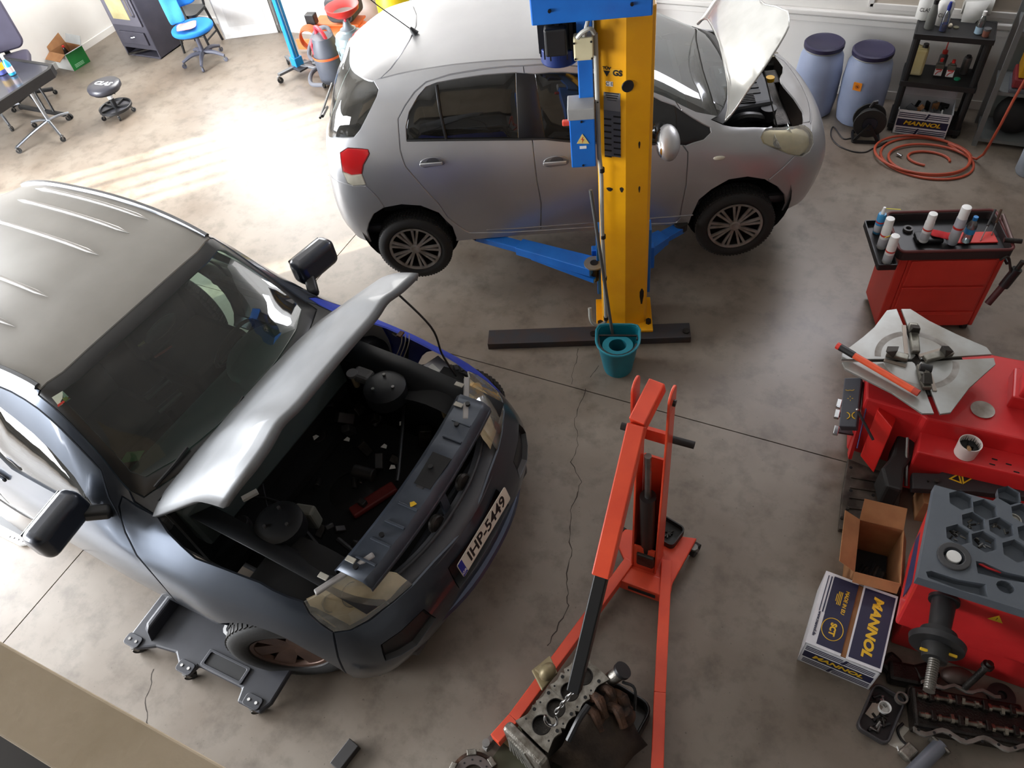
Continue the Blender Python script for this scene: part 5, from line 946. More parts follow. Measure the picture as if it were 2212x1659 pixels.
pw_ = px(6, 158, zt_); bottle('plastic_tub', 'purple-blue plastic tub with lid on the desk', (pw_.x, pw_.y, zt_), [(.05, 0), (.055, .02), (.055, .16)], pm('tub_purple', (84, 92, 160), .4), [(.058, .16), (.06, .19), (.05, .20)], pm('lid_blue', (40, 56, 140), .4), 'tub', lab=(.0555, .05, .12, YTXT))
oc = thing('office_chair', 'dark grey office chair behind the black desk', 'chair', (-9.62, 5.28, 0), math.radians(-40)); OCM = pm('chair_dark_purple', (64, 60, 78), .7)
B().prism(rrect(.50, .60, .10, 6), -.03, .03, T(-.22, 0, .86) @ R(80, 'Y') @ R(90, 'Z') if 0 else axes((-.22, 0, .86), (0, 1, 0), (-.15, 0, 1))).build('backrest', OCM, oc, 30, bev=.02); B().prism(rrect(.48, .48, .08, 5), .44, .52).build('seat', OCM, oc, 30, bev=.02)
B().cyl((0, 0, .1), (0, 0, .45), .03).build('gas_column', BLK, oc); B().beam((-.24, 0, .45), (-.26, 0, .8), .06, .03).build('back_bracket', BLK, oc, 0)
for i in range(5): a = i*1.2566+.3; B().beam((0, 0, .11), (.28*math.cos(a), .28*math.sin(a), .07), .05, .04).build('star_leg', BLK, oc, 0, bev=.01); caster((.28*math.cos(a), .28*math.sin(a), 0), .027, oc, a)
# green box with bottle
gb = thing('drinks_carton', 'small open green and brown carton by the left wall', 'box', (-9.82, 6.17, 0), math.radians(-4)); GRN = pm('green_print', (24, 122, 52), .6)
for c, d, m_ in (((.16, 0, .11), (.006, .27, .22), GRN), ((-.16, 0, .11), (.006, .27, .22), CARD), ((0, -.135, .11), (.32, .006, .22), pm('carton_white', (196, 196, 192), .7)), ((0, .135, .11), (.32, .006, .22), CARD), ((0, 0, .004), (.31, .26, .006), CARD)): B().box(c, d).build('panel', m_, gb, 0)
for c, x, y, w_, h_, m_ in (((-.16, 0, .22), (0, 1, 0), (-.25, 0, 1), .26, .14, CARD), ((0, .135, .22), (1, 0, 0), (0, .5, .9), .31, .11, pm('flap_grey', (186, 190, 190), .7)), ((0, -.135, .22), (1, 0, 0), (0, -.8, -.35), .31, .12, CARD), ((.16, 0, .22), (0, 1, 0), (.9, 0, .3), .26, .05, pm('flap_grey', (186, 190, 190)))):
    B(axes(c, x, y)).prism([(-w_/2, 0), (w_/2, 0), (w_/2*.96, h_), (-w_/2*.96, h_)], -.003, .003).build('flap', m_, gb, 0)
for i in range(3): B().box((.1635, -.02+.0*i, .06-.016*i), (.001, .14, .008)).build('print_line', pm('pale_green_print', (150, 200, 160)), gb, 0)
bottle('cola_bottle', 'dark cola bottle with red cap in the green carton', (-9.86, 6.18, .008), [(.035, 0), (.036, .14), (.014, .22)], pm('cola_dark', (30, 18, 14), .15), [(.016, .22), (.016, .24)], pm('cap_red', (210, 44, 40), .4), lab=(.0365, .05, .10, RTXT))
# roller stool
st = thing('roller_stool', 'round black padded roller stool with white lettering and ring base', 'stool', px(258, 246, 0), math.radians(20)); VIN = pm('black_vinyl', (46, 46, 54), .4, coat=.2)
B().lathe([(.17, .31), (.19, .325), (.192, .36), (.18, .378), (.10, .384), (.001, .385)], n=40).build('seat_cushion', VIN, st, 60)
B().lathe([(.16, .295), (.17, .312)], n=32).build('seat_pan', BLK, st); text('CLAS', .10, WTXT, st, T(0, 0, .3855) @ R(-15, 'Z'), bold=.003, shear=.2)
B().cyl((0, 0, .09), (0, 0, .20), .03).build('column_sleeve', BLK, st); B().cyl((0, 0, .20), (0, 0, .235), .031).build('sleeve_label', WTXT, st); B().cyl((0, 0, .2), (0, 0, .30), .017).build('gas_piston', CHROME, st); B().tube([(0, 0, .30), (.08, -.03, .285), (.12, -.05, .275)], .006, 6).build('height_lever', BLK, st)
B().lathe([(.185, .075), (.192, .08), (.192, .105), (.185, .108), (.175, .10), (.172, .08)], n=40, caps=False).build('base_ring', BLK, st, 30); B().lathe([(.001, .076), (.175, .078)], n=32, caps=False).build('tray_base', pm('tray_grey', (74, 74, 80), .4), st)
for i in range(5):
    a = i*1.2566+.2; B().beam((.02*math.cos(a), .02*math.sin(a), .092), (.18*math.cos(a), .18*math.sin(a), .092), .018, .02).build('spoke', BLK, st, 0); caster((.185*math.cos(a), .185*math.sin(a), 0), .026, st, a, BLK)
# pellet stove
sv = thing('wood_stove', 'dark grey steel wood stove with glass door against the wall', 'stove', (-8.92, 6.57, 0)); SVM = pm('stove_grey', (70, 68, 78), .55, col2=(62, 60, 70)); 
B().box((0, .22, .62), (.60, .44, 1.0)).box((-.29, .22, .06), (.02, .44, .12)).box((.29, .22, .06), (.02, .44, .12)).box((0, .43, .06), (.6, .02, .12)).box((0, .22, .01), (.60, .44, .02)).build('stove_body', SVM, sv, 0, bev=.006)
B().box((0, -.012, .70), (.52, .024, .56)).build('stove_door', pm('stove_door_grey', (92, 90, 100), .5), sv, 0, bev=.006); B().box((-.04, -.026, .68), (.30, .006, .36)).build('door_glass', pm('stove_glass', (176, 168, 128), .3, col2=(150, 140, 100), scale=5), sv, 0, bev=.02)
B().tube([(.20, -.03, .55), (.215, -.06, .58), (.215, -.06, .84), (.20, -.03, .87)], .011, 8).build('door_handle', CHROME, sv); B().box((0, -.012, .26), (.44, .024, .16)).build('ash_drawer', SVM, sv, 0, bev=.005); B().tube([(-.03, -.03, .28), (.0, -.05, .28), (.04, -.03, .28)], .009, 8).build('drawer_knob', CHROME, sv)
B().beam((-.20, -.06, .05), (.05, .1, .07), .03, .02).build('ash_hook', IRON, sv, 0); B().box((0, .22, 1.13), (.62, .46, .02)).build('stove_top', SVM, sv, 0, bev=.004); B().cyl((0, .30, 1.14), (0, .30, 2.2), .06).build('flue_pipe', SVM, sv)
# blue chair, towel, rag
bc = thing('swivel_chair', 'blue fabric swivel chair on a grey five-star base near the stove', 'chair', px(447, 133, 0), math.radians(55)); BLF = pm('blue_fabric', (24, 116, 200), .9, bump=.1, bscale=80); GP = pm('grey_plastic_base', (82, 84, 98), .55)
B().prism([(.24*math.cos(a)*(1.08 if abs(math.cos(a)) > .5 else 1), .25*math.sin(a)) for a in [2*PI*i/28 for i in range(28)]], .40, .455).build('seat', BLF, bc, 50, bev=.022, seg=4); B().prism([(.22*math.cos(a), .23*math.sin(a)) for a in [2*PI*i/24 for i in range(24)]], .385, .405).build('seat_shell', BLK, bc, 30)
B(axes((.02, .30, .80), (1, 0, 0), (0, .12, 1))).prism(rrect(.44, .40, .12, 6), -.03, .03).build('backrest', BLF, bc, 40, bev=.022, seg=3); B().tube(cat([(0, .05, .40), (0, .26, .42), (0, .35, .60), (.0, .345, .8)], 5), .018, 8).build('back_bracket', BLK, bc)
B().cyl((0, 0, .10), (0, 0, .40), .026).build('gas_column', GP, bc)
for i in range(5):
    a = i*1.2566+.55; p1 = (.28*math.cos(a), .28*math.sin(a), .075); B().tube(cat([(0, 0, .12), (.14*math.cos(a), .14*math.sin(a), .125), p1], 4), [.026]*5+[.024, .022, .02, .018][:4], 8).build('star_leg', GP, bc); caster((p1[0], p1[1], 0), .028, bc, a, GP)
cx0 = bc.location; 
def drape(pts, w_, mat, name, label, cat_, amp=.012):
    rows = []; p = cat(pts, 6)
    for i, c in enumerate(p):
        d = (p[min(i+1, len(p)-1)]-p[max(i-1, 0)]).normalized(); s_ = V((0, 0, 1)).cross(d)
        if s_.length < .2: s_ = V((.6, .8, 0))
        s_.normalize(); rows.append([c+s_*w_*(j/6-.5)+V((0, 0, amp*math.sin(j*1.9+i*.7))) for j in range(7)])
    o = B().grid(rows).build(name, mat, None, 60, solid=.006, sub=1); return tag(o, label, cat_)
a1, a2 = px(385, 62, .47), px(432, 52, .47)
rows = [[px(380+9*i+random.uniform(-2, 2), 62-2.2*i+7*j+random.uniform(-2, 2), .475+.02*random.random()+(.03 if (i+j) % 3 == 0 else 0)) for i in range(6)] for j in range(-1, 2)]
o = B().grid(rows).build('pink_rag', pm('pink_cloth', (232, 136, 132), .9), None, 60, solid=.008, sub=2); tag(o, 'crumpled pink rag on the blue chair seat', 'rag')
bl = M.Translation(bc.location) @ M.Rotation(math.radians(55), 4, 'Z')
rows = [[bl @ V((-.22+.05*i, .245-.02*j*(1 if j > 3 else 0)+.015*math.sin(i*2+j), 1.02-.11*j+.01*math.sin(i*3))) for i in range(5)] for j in range(6)]
o = B().grid(rows).build('blue_towel', pm('towel_light_blue', (70, 160, 214), .95, bump=.2, bscale=90), None, 60, solid=.012, sub=1); tag(o, 'light blue towel hanging over the blue chair back', 'towel')
ws = thing('wooden_stool_frame', 'black wooden chair frame behind the blue chair', 'chair', px(440, 100, 0), math.radians(15)); 
for sx in (-1, 1):
    for sy in (-1, 1): B().cyl((sx*.20, sy*.17, 0), (sx*.15, sy*.14, .45), .016, .018, 10).build('leg', BLK, ws)
    B().cyl((sx*.185, -.16, .14), (sx*.185, .16, .14), .011, n=8).build('stretcher', BLK, ws)
B().cyl((-.18, -.16, .20), (.18, -.16, .20), .011, n=8).build('stretcher', BLK, ws); B().prism(rrect(.36, .34, .06, 4), .44, .47).build('seat', BLK, ws, 30); 
for sx in (-1, 1): B().cyl((sx*.15, .15, .46), (sx*.17, .24, .85), .016, n=10).build('back_post', BLK, ws)
B().beam((-.17, .23, .80), (.17, .23, .80), .02, .1).build('back_rail', BLK, ws, 0)
bt_ = thing('black_bucket', 'black round tub with white rim behind the stove', 'tub', px(385, 50, 0)); B().lathe([(.13, 0), (.17, .28), (.16, .28), (.12, .01)], n=28).build('tub_body', BLK, bt_); B().lathe([(.172, .27), (.178, .28), (.172, .29)], n=28, caps=False).build('tub_rim', WHITE, bt_)
# white panel and cables
pa, pb = px(487, 86, 0), px(602, 71, 0); pd = (pb-pa).normalized(); pn = V((-pd.y, pd.x, 0))
wpn = thing('white_door_panel', 'large white door leaf standing against the back wall', 'door panel', pa, math.atan2(pd.y, pd.x)); Lw = (pb-pa).length
B().box((Lw/2, .03, .75), (Lw, .04, 1.5)).build('panel_sheet', pm('panel_white', (244, 244, 242), .5), wpn, 0, bev=.005); B().box((Lw/2, .008, .75), (Lw*.7, .006, 1.2)).build('panel_inset', WHITE, wpn, 0, bev=.004); B().box((.0, .03, .75), (.012, .05, 1.5)).build('panel_edge', pm('edge_grey', (176, 176, 178), .5), wpn, 0)
for i in range(4):
    p = px(598+6*i, 70, 0); o = B().cyl((p.x+.03, p.y+.0, .0), (p.x+.03+.01*i, p.y+.01, 1.9-.2*i), .008+.004*(i % 2), n=8).build('metal_rod', GREY if i % 2 else STEEL, None); tag(o, ['thin steel rod leaning by the white panel', 'grey rod next to the thin steel rod', 'second steel rod, right of the grey rod', 'rightmost grey rod by the orange frame'][i], 'rod')
# blue jack stand on wheels
bs = thing('transmission_jack', 'tall blue column jack stand on a wheeled grey base', 'jack', px(650, 158, 0), math.radians(-18)); BLC = pm('bright_blue_paint', (20, 128, 196), .4)
B().box((0, 0, .55), (.075, .075, .95)).build('column', BLC, bs, 0, bev=.008); B().cyl((0, 0, .98), (0, 0, 1.6), .027).build('inner_tube', BLC, bs); B().box((0, 0, .14), (.11, .11, .14)).build('column_foot', BLC, bs, 0, bev=.006); B().box((.06, .02, .10), (.20, .22, .02)).build('base_plate', DGREY, bs, 0)
for p in ((-.33, .06), (-.02, -.28), (.30, .10), (.12, .30)):
    B().beam((0, 0, .10), (p[0], p[1], .10), .05, .03).build('base_leg', GREY, bs, 0, bev=.005); caster((p[0], p[1], 0), .035, bs, random.uniform(0, 6))
B().tube([(-.05, .03, .13), (-.16, .07, .2)], .01, 6).build('pedal', DGREY, bs); B().tube([(.04, .0, .12), (.05, -.01, .8), (.03, 0, 1.4)], .003, 6).build('cable', STEEL, bs)
# wet-dry vacuum
vc = thing('shop_vacuum', 'red and dark grey wet-dry vacuum cleaner with coiled hose', 'vacuum', px(727, 180, 0), math.radians(-60)); VG = pm('vac_grey', (78, 82, 92), .5); VR = pm('vac_red', (206, 50, 66), .45)
B().lathe([(.15, .06), (.165, .08), (.17, .30), (.165, .36)], n=32).build('tank', VG, vc, 40); B().lathe([(.172, .345), (.174, .36), (.172, .372)], n=32, caps=False).build('tank_band', pm('band_orange', (220, 96, 48), .5), vc)
B().lathe([(.16, .36), (.155, .46), (.12, .56), (.06, .58)], n=28).build('motor_head', VG, vc, 50); B().box((.0, -.13, .46), (.16, .04, .14)).build('front_panel', VR, vc, 0, bev=.02); B().tube(cat([(-.08, -.07, .55), (-.07, -.06, .64), (.07, .02, .64), (.08, .05, .55)], 6), .022, 8).build('carry_handle', VR, vc)
for i in range(3): B().box((0, -.1515, .50-.025*i), (.09, .001, .01)).build('panel_print', WTXT, vc, 0)
B().tube(cat([(-.08, -.17, .24), (-.20, -.25, .30), (-.27, -.12, .5), (-.15, .05, .58), (.0, .12, .50), (-.1, .2, .3), (-.24, -.05, .16), (-.12, -.26, .12), (.12, -.26, .10), (.24, -.1, .12)], 7), .024, 10).build('suction_hose', pm('hose_grey', (88, 90, 98), .6), vc); B().cyl((-.06, -.15, .24), (-.09, -.20, .24), .035).build('inlet', BLK, vc)
for i in range(4): caster((.15*math.cos(i*1.57+.5), .15*math.sin(i*1.57+.5), 0), .03, vc, i)
# oil drainer tank with funnel
od = thing('oil_drainer', 'grey oil drainer tank with a red funnel bowl on top', 'oil drainer', px(793, 212, 0)); OG = pm('drainer_grey', (122, 138, 142), .42, coat=.2)
B().lathe([(.15, .04), (.165, .06), (.17, .60), (.172, .615), (.17, .63), (.17, .66), (.15, .735), (.09, .77), (.085, .79)], n=36).build('tank', OG, od, 40)
for z_ in (.60, .66): B().lathe([(.1705, z_-.006), (.175, z_), (.1705, z_+.006)], n=36, caps=False).build('tank_seam', OG, od)
B().lathe([(.075, .785), (.05, .81), (.035, .85), (.03, .87)], n=24).build('neck', pm('neck_grey', (100, 110, 116), .4), od, 40); B().cyl((0, 0, .86), (0, 0, .92), .016).build('funnel_stem', VR, od); B().cyl((.02, 0, .88), (.07, -.02, .90), .012, n=10).build('valve', IRON, od)
B().lathe([(.02, .90), (.10, .93), (.17, .985), (.18, 1.03), (.172, 1.03), (.10, .95), (.02, .92)], n=36, caps=False).build('funnel_bowl', pm('funnel_red', (206, 44, 40), .45), od, 50); B().lathe([(.001, .935), (.12, .965)], n=24, caps=False).build('bowl_inside', pm('funnel_brown', (96, 64, 54), .5), od)
for i in range(2): B(M.Rotation(-2.0+.5*i, 4, 'Z')).box((.172, 0, .585), (.006, .008, .05)).build('tank_clip', BLK, od, 0)
for i in range(3): caster((.14*math.cos(i*2.1), .14*math.sin(i*2.1), 0), .022, od, i)
# yellow drum, orange compressor, green bottles, trolley along the back wall
yd = thing('yellow_gas_cylinder', 'yellow gas cylinder behind the oil drainer', 'gas cylinder', (-5.15, 7.15, 0)); B().lathe([(.20, .0), (.22, .03), (.22, .80), (.17, .92), (.06, .95)], n=32).build('cylinder_body', pm('cyl_yellow', (236, 200, 16), .45), yd, 40); B().lathe([(.12, .93), (.12, 1.06), (.11, 1.06), (.11, .93)], n=24).build('valve_guard', pm('cyl_yellow', (236, 200, 16)), yd); B().lathe([(.222, .30), (.224, .32), (.222, .34)], n=32, caps=False).build('cylinder_band', BLK, yd)
B().cyl((0, 0, .94), (0, 0, 1.03), .02).build('valve', STEEL, yd)
cp = thing('air_compressor', 'orange air compressor frame with black motor cover by the back wall', 'compressor', (-6.05, 7.18, 0), math.radians(10)); OCM2 = pm('compressor_orange', (228, 112, 52), .5)
B(R(90, 'Y')).lathe([(.001, -.36), (.14, -.34), (.17, -.28), (.17, .28), (.14, .34), (.001, .36)], (-.26, 0, 0), 28).build('air_tank', OCM2, cp, 40)
B().box((0, 0, .44), (.6, .24, .02)).build('top_plate', OCM2, cp, 0); B(T(.12, 0, .62)).prism(rrect(.34, .28, .08, 4), -.16, .16, R(90, 'X') @ T(0, 0, 0)).build('motor_cover', pm('cover_charcoal', (56, 54, 56), .5), cp, 30, bev=.02); B().box((.12, -.165, .60), (.26, .02, .12)).build('cover_panel', pm('cover_dark', (40, 38, 38), .5), cp, 0, bev=.008)
for i in range(5): B().tube([(-.30+(.14-.006*i)*math.cos(a), -.20-.02*i, .34+(.14-.006*i)*math.sin(a)) for a in [2*PI*k/28 for k in range(28)]], .011, 6, True).build('hose_coil', pm('hose_orange', (216, 110, 60), .5), cp)
B().box((-.28, -.12, .52), (.12, .10, .12)).build('pressure_switch', BLK, cp, 0, bev=.01); B().cyl((-.20, -.2, .45), (-.20, -.24, .45), .03).build('gauge', CHROME, cp)
for sx in (-1, 1): B().box((sx*.24, 0, .05), (.05, .28, .10)).build('foot', OCM2, cp, 0)
B().beam((-.5, -.12, .20), (-.2, -.14, .17), .04, .03).build('tow_handle', OCM2, cp, 0); B().beam((-.72, .1, .10), (.3, .1, .10), .03, .12).build('frame_rail', OCM2, cp, 0)
tl = thing('welding_trolley', 'grey tubular trolley with hoses behind the hatchback', 'trolley', (-4.55, 7.1, 0))
for sx in (-.22, .22):
    for sy in (-.15, .15): B().cyl((sx, sy, .05), (sx, sy, 1.1), .013, n=8).build('post', STEEL, tl)
    B().cyl((sx, -.15, .9), (sx, .15, .9), .012, n=8).build('rail', STEEL, tl)
for z_ in (.12, .62): B().box((0, 0, z_), (.44, .30, .015)).build('shelf', GREY, tl, 0)
B().tube(cat([(.1, -.1, 1.1), (.2, -.2, .9), (.1, -.22, .6), (-.05, -.2, .7), (.0, -.1, 1.0)], 6), .009, 6).build('gas_hose', pm('hose_orange', (216, 110, 60)), tl); B().tube(cat([(-.3, -.2, .95), (-.1, -.22, .80), (.12, -.2, .62)], 5), .012, 6).build('lever', STEEL, tl)
for i, (x, y, r_, h_, m_, lb) in enumerate(((-4.72, 6.75, .11, .62, pm('cyl_green', (52, 176, 66), .45), 'bright green gas cylinder in front of the trolley'), (-4.15, 7.25, .13, 1.0, pm('cyl_olive', (104, 112, 92), .5), 'olive grey gas cylinder right of the trolley'), (-3.75, 7.3, .16, 1.1, pm('cyl_pale', (196, 198, 192), .5), 'pale grey gas cylinder beside the olive one'))):
    g = thing('gas_cylinder', lb, 'gas cylinder', (x, y, 0), 0, 'gas cylinders at the back'); B().lathe([(r_*.9, 0), (r_, .02), (r_, h_*.75), (r_*.7, h_*.9), (r_*.25, h_*.95), (r_*.25, h_)], n=28).build('cylinder_body', m_, g, 45); B().cyl((0, 0, h_), (0, 0, h_+.07), .02).build('valve', STEEL, g)
rs = thing('red_shelf', 'red metal shelf behind the hatchback roof', 'shelf', (-3.0, 7.42, 0))
for sx in (-.42, .42): B().box((sx, 0, .75), (.04, .28, 1.5)).build('upright', pm('shelf_red', (200, 60, 40), .5), rs, 0)
for z_ in (.3, .8, 1.3): B().box((0, 0, z_), (.84, .28, .02)).build('shelf_board', pm('shelf_red', (200, 60, 40)), rs, 0)
for i in range(5):
    o = B().box((-3.28+.13*i, 7.38, 1.42), (.10, .16, .21)).build('oil_pack', pm('pack_blue', (40, 84, 170), .5) if i % 2 == 0 else NAVY, None, 0, bev=.006); tag(o, ['leftmost light blue pack on the red shelf', 'second pack, navy, on the red shelf', 'middle light blue pack on the red shelf', 'fourth pack, navy, on the red shelf', 'rightmost light blue pack on the red shelf'][i], 'package', 'packs on the red shelf')
# ---------------------------------------------------------------- drums, cable reel, hose, black rack
DRB = pm('drum_pale_blue', (150, 162, 190), .55, col2=(138, 150, 178), scale=3); DRL = pm('drum_lid_navy', (38, 34, 66), .45)
def drum(c, label):
    d = thing('plastic_drum', label, 'drum', (c.x, c.y, 0), 0, 'blue plastic drums'); B().lathe([(.165, 0), (.185, .02), (.205, .16), (.207, .40), (.19, .56), (.165, .61), (.165, .635)], n=40).build('drum_body', DRB, d, 60)
    B().lathe([(.168, .625), (.174, .632), (.168, .64)], n=40, caps=False).build('clamp_ring', STEEL, d); B().lathe([(.172, .638), (.178, .645), (.178, .675), (.165, .685), (.155, .678), (.001, .678)], n=40).build('drum_lid', DRL, d, 40); return d
d1 = drum(px(1782, 90, .68), 'pale blue drum with navy lid nearest the hatchback'); d2 = drum(px(1888, 105, .68), 'pale blue drum with an orange sticker beside the black rack')
a = .5; m_ = axes((.2065*math.sin(-.25), -.2065*math.cos(.25), .42), (1, -.25, 0), (0, 0, 1)); B(m_).prism(rrect(.075, .075, .006), -.002, .003).build('orange_sticker', pm('sticker_orange', (232, 140, 30), .5), d2, 0); B(m_).prism(arc((0, 0), .022, 0, 330, 14), .003, .0035).build('sticker_ring', pm('sticker_dark', (196, 104, 20), .5), d2, 0); B(m_).prism([(-.012, .002), (.0, .006), (.012, -.002), (.002, -.008)], .0035, .004).build('sticker_mark', BTXT, d2, 0)
cr_ = thing('cable_reel', 'black cable reel drum standing on the floor in front of the drums', 'cable reel', px(1868, 298, 0), math.radians(10))
B().ring(rrect(.24, .20, .03), rrect(.20, .16, .02), 0, .025).build('reel_base', BLK, cr_, 0)
for s_ in (-1, 1): B(T(0, s_*.055, .18) @ R(90, 'X')).lathe([(.02, -.006), (.135, -.006), (.14, 0), (.135, .006), (.02, .006)], n=32, caps=False).build('reel_disc', pm('reel_dark', (34, 33, 32), .6), cr_); B().beam((-.1, s_*.08, .02), (0, s_*.08, .18), .025, .012, up=(0, 1, 0)).build('reel_leg', BLK, cr_, 0); B().beam((.1, s_*.08, .02), (0, s_*.08, .18), .025, .012, up=(0, 1, 0)).build('reel_leg', BLK, cr_, 0)
B(T(0, 0, .18) @ R(90, 'X')).lathe([(.10, -.05), (.10, .05)], n=28).build('wound_cable', RUB, cr_); B(T(0, -.065, .18) @ R(90, 'X')).lathe([(.001, 0), (.06, 0), (.065, .006)], n=24, caps=False).build('reel_face', pm('reel_blue_black', (30, 34, 48), .5), cr_); B().tube([(-.02, 0, .31), (.0, 0, .36), (.03, 0, .365)], .018, 8).build('reel_handle', BLK, cr_)
cbp = [px(1838, 300), px(1820, 300), px(1800, 275), px(1795, 295), px(1810, 315), px(1840, 328), px(1868, 330), px(1885, 322), px(1898, 318), px(1915, 308)]
o = B().tube(cat([p+V((0, 0, .006)) for p in cbp], 6), .006, 6).build('power_cable', BLK, None); tag(o, 'thin black power cable on the floor by the cable reel', 'cable')
hs_ = thing('air_hose', 'coiled orange-red air hose on the floor rising to the right', 'hose', px(2000, 345, 0)); HZ = pm('hose_red_orange', (172, 74, 48), .5); c0 = hs_.location; pts = []
for k in range(84):
    t = k/26*2*PI; r_ = .30+.06*math.sin(k*.13); pts.append(V((.05*math.sin(k*.09)+r_*1.18*math.cos(t), .02*math.cos(k*.07)+r_*.9*math.sin(t), .012+.012*(k//26))))
pts += [px(2107, 350)-c0+V((0, 0, .03)), pxy(2150, 290, 6.55)-c0, pxy(2190, 215, 6.62)-c0, pxy(2240, 130, 6.7)-c0]
B().tube(cat(pts, 3), .011, 8).build('hose_run', HZ, hs_)
B().tube([V((.02+.17*math.cos(t), .0+.11*math.sin(t), .014)) for t in [2*PI*i/26 for i in range(20)]], .011, 8).build('hose_tail', HZ, hs_); B().cyl(V((-.20, -.03, .02)), V((-.24, .0, .02)), .012).build('hose_coupling', CHROME, hs_)
rk = thing('black_rack', 'black plastic three-tier rack of bottles against the back wall', 'rack', (.12, 7.05, 0)); RKM = pm('rack_black', (24, 24, 25), .55); RW_, RD_ = .60, .33
for z_ in (.06, .47, .89): B().box((RW_/2, RD_/2, z_), (RW_, RD_, .035)).ring(rrect(RW_+.01, RD_+.01, .01, 2, RW_/2, RD_/2), rrect(RW_-.02, RD_-.02, .01, 2, RW_/2, RD_/2), z_-.025, z_+.022).build('shelf', RKM, rk, 0, bev=.003)
for x in (.03, RW_-.03):
    for y in (.03, RD_-.03): B().cyl((x, y, 0), (x, y, .90), .026, .03, 10).build('post', RKM, rk)
def at(x, y, z): p = px(x, y, z); return V((p.x, p.y, z))
ZT2, ZM = .909, .489
CLR = glassm('clear_plastic', (196, 206, 206), .12, .15, .12); WH2 = pm('jug_white', (226, 226, 222), .5)
for i, (x, y) in enumerate(((1993, 44), (2032, 56))):
    t = bottle('white_jug', ['left white jug with black lettering on the rack top', 'second white jug behind the blue bottle on the rack top'][i], at(x, y-6, ZT2), [(.06, 0), (.062, .01), (.062, .17), (.03, .21), (.02, .22)], WH2, [(.024, .22), (.024, .25)], BLK, 'jug', 'white jugs on the rack')
    text('CLAS', .045, BTXT, t, axes((0, -.0625, .09), (1, 0, 0), (0, 0, 1)), sx=.8); B().tube(cat([(.02, -.03, .20), (.05, -.03, .19), (.058, -.03, .13)], 4), .009, 6).build('jug_handle', WH2, t)
bottle('grey_flask', 'ribbed grey flask with black cap on the rack top', at(2006, 60, ZT2), [(.038, 0), (.04, .01), (.036, .12), (.022, .18), (.018, .20)], pm('flask_grey', (108, 110, 106), .5), [(.02, .20), (.02, .235)], BLK, 'flask', n=16)
bb2 = bottle('blue_liquid_bottle', 'clear spray bottle with blue liquid on the rack top', at(2035, 66, ZT2), [(.028, 0), (.03, .01), (.028, .13), (.012, .17)], CLR, [(.014, .17), (.016, .20), (.01, .235)], pm('cap_blue', (40, 56, 150), .4)); B().lathe([(.026, .003), (.0275, .06)], n=18).build('blue_liquid', pm('liquid_blue', (30, 90, 200), .2), bb2)
o = B(T(*at(2053, 55, ZT2+.018))).ball((0, 0, 0), (.017, .017, .018), 14).build('white_ball', pm('egg_white', (226, 214, 190), .6), None, 60); tag(o, 'small white ball on the rack top', 'ball')
o = B(T(*at(2065, 60, ZT2))).lathe([(.022, 0), (.022, .008)], n=18).build('bottle_lid', pm('lid_olive', (110, 108, 86), .5), None, 30); tag(o, 'flat olive lid next to the white ball on the rack', 'lid')
pr_ = thing('paper_roll', 'roll of white paper hanging over the rack top front edge', 'paper roll', at(2105, 35, ZT2)); B(T(0, .05, .10) @ R(90, 'Y')).lathe([(.02, -.11), (.10, -.11), (.10, .11), (.02, .11)], n=28, caps=False).build('roll', PAPER, pr_, 40)
B().grid([[(-.10, -.06, .14), (.08, -.06, .16)], [(-.10, -.11, .04), (.05, -.11, .06)], [(-.09, -.135, -.05), (.0, -.13, -.02)], [(-.085, -.14, -.09), (-.06, -.14, -.09)]]).build('loose_sheet', PAPER, pr_, 40, solid=.002)
bottle('aerosol_bottle', 'clear bottle with pale blue base on the rack top', at(2112, 72, ZT2), [(.028, 0), (.03, .01), (.03, .11), (.014, .15)], CLR, [(.015, .15), (.015, .18)], WHITE, lab=(.0302, .005, .06, pm('pale_blue_label', (170, 200, 220), .5)))
bottle('small_jar', 'small brown jar with grey lid at the rack top corner', at(2128, 78, ZT2), [(.026, 0), (.028, .05)], pm('jar_brown', (130, 84, 70), .4), [(.029, .05), (.029, .065)], GREY, 'jar')
jc = thing('jerrycan', 'translucent yellowish jerrycan on the rack middle shelf', 'jerrycan', at(1974, 158, ZM)); JM = pm('jerry_translucent', (196, 186, 146), .5, col2=(184, 168, 112), scale=3)
B().box((0, 0, .12), (.13, .10, .24)).build('can_body', JM, jc, 0, bev=.02); B().cyl((.03, 0, .24), (.03, 0, .27), .022).build('can_cap', BLK, jc); B().tube(cat([(-.05, 0, .20), (-.04, 0, .25), (.0, 0, .24)], 4), .012, 8).build('can_handle', JM, jc)
for i, (x, y) in enumerate(((2024, 163), (2049, 166))):
    t = thing('fluid_bottle', ['left clear fluid bottle with red cap and white label', 'right clear fluid bottle with red cap and white label'][i], 'bottle', at(x, y, ZM), 0, 'red-capped fluid bottles'); B().box((0, 0, .055), (.07, .045, .11)).box((0, 0, .12), (.045, .035, .02)).build('bottle_body', pm('fluid_grey', (96, 92, 84), .25), t, 0, bev=.01); B().cyl((0, 0, .13), (0, 0, .155), .014).build('cap', pm('cap_red', (210, 44, 40)), t); B().box((0, -.0232, .042), (.06, .001, .06)).build('paper_label', WTXT, t, 0); B().tube([(-.02+.0*i, -.0245, .02), (-.005, -.0245, .045), (.02, -.0245, .055)], .004, 6).build('label_swoosh', RTXT, t); B().box((0, -.0238, .066), (.05, .001, .012)).build('label_print', RTXT, t, 0)
bottle('oil_can', 'dark oil bottle with red spout tip behind the red-capped bottles', at(2030, 148, ZM), [(.032, 0), (.034, .01), (.034, .12), (.018, .14)], pm('bottle_grey_dark', (70, 70, 72), .4), [(.022, .14), (.022, .165), (.006, .17), (.004, .24)], pm('spout_red', (206, 60, 50), .5), 'oil can')
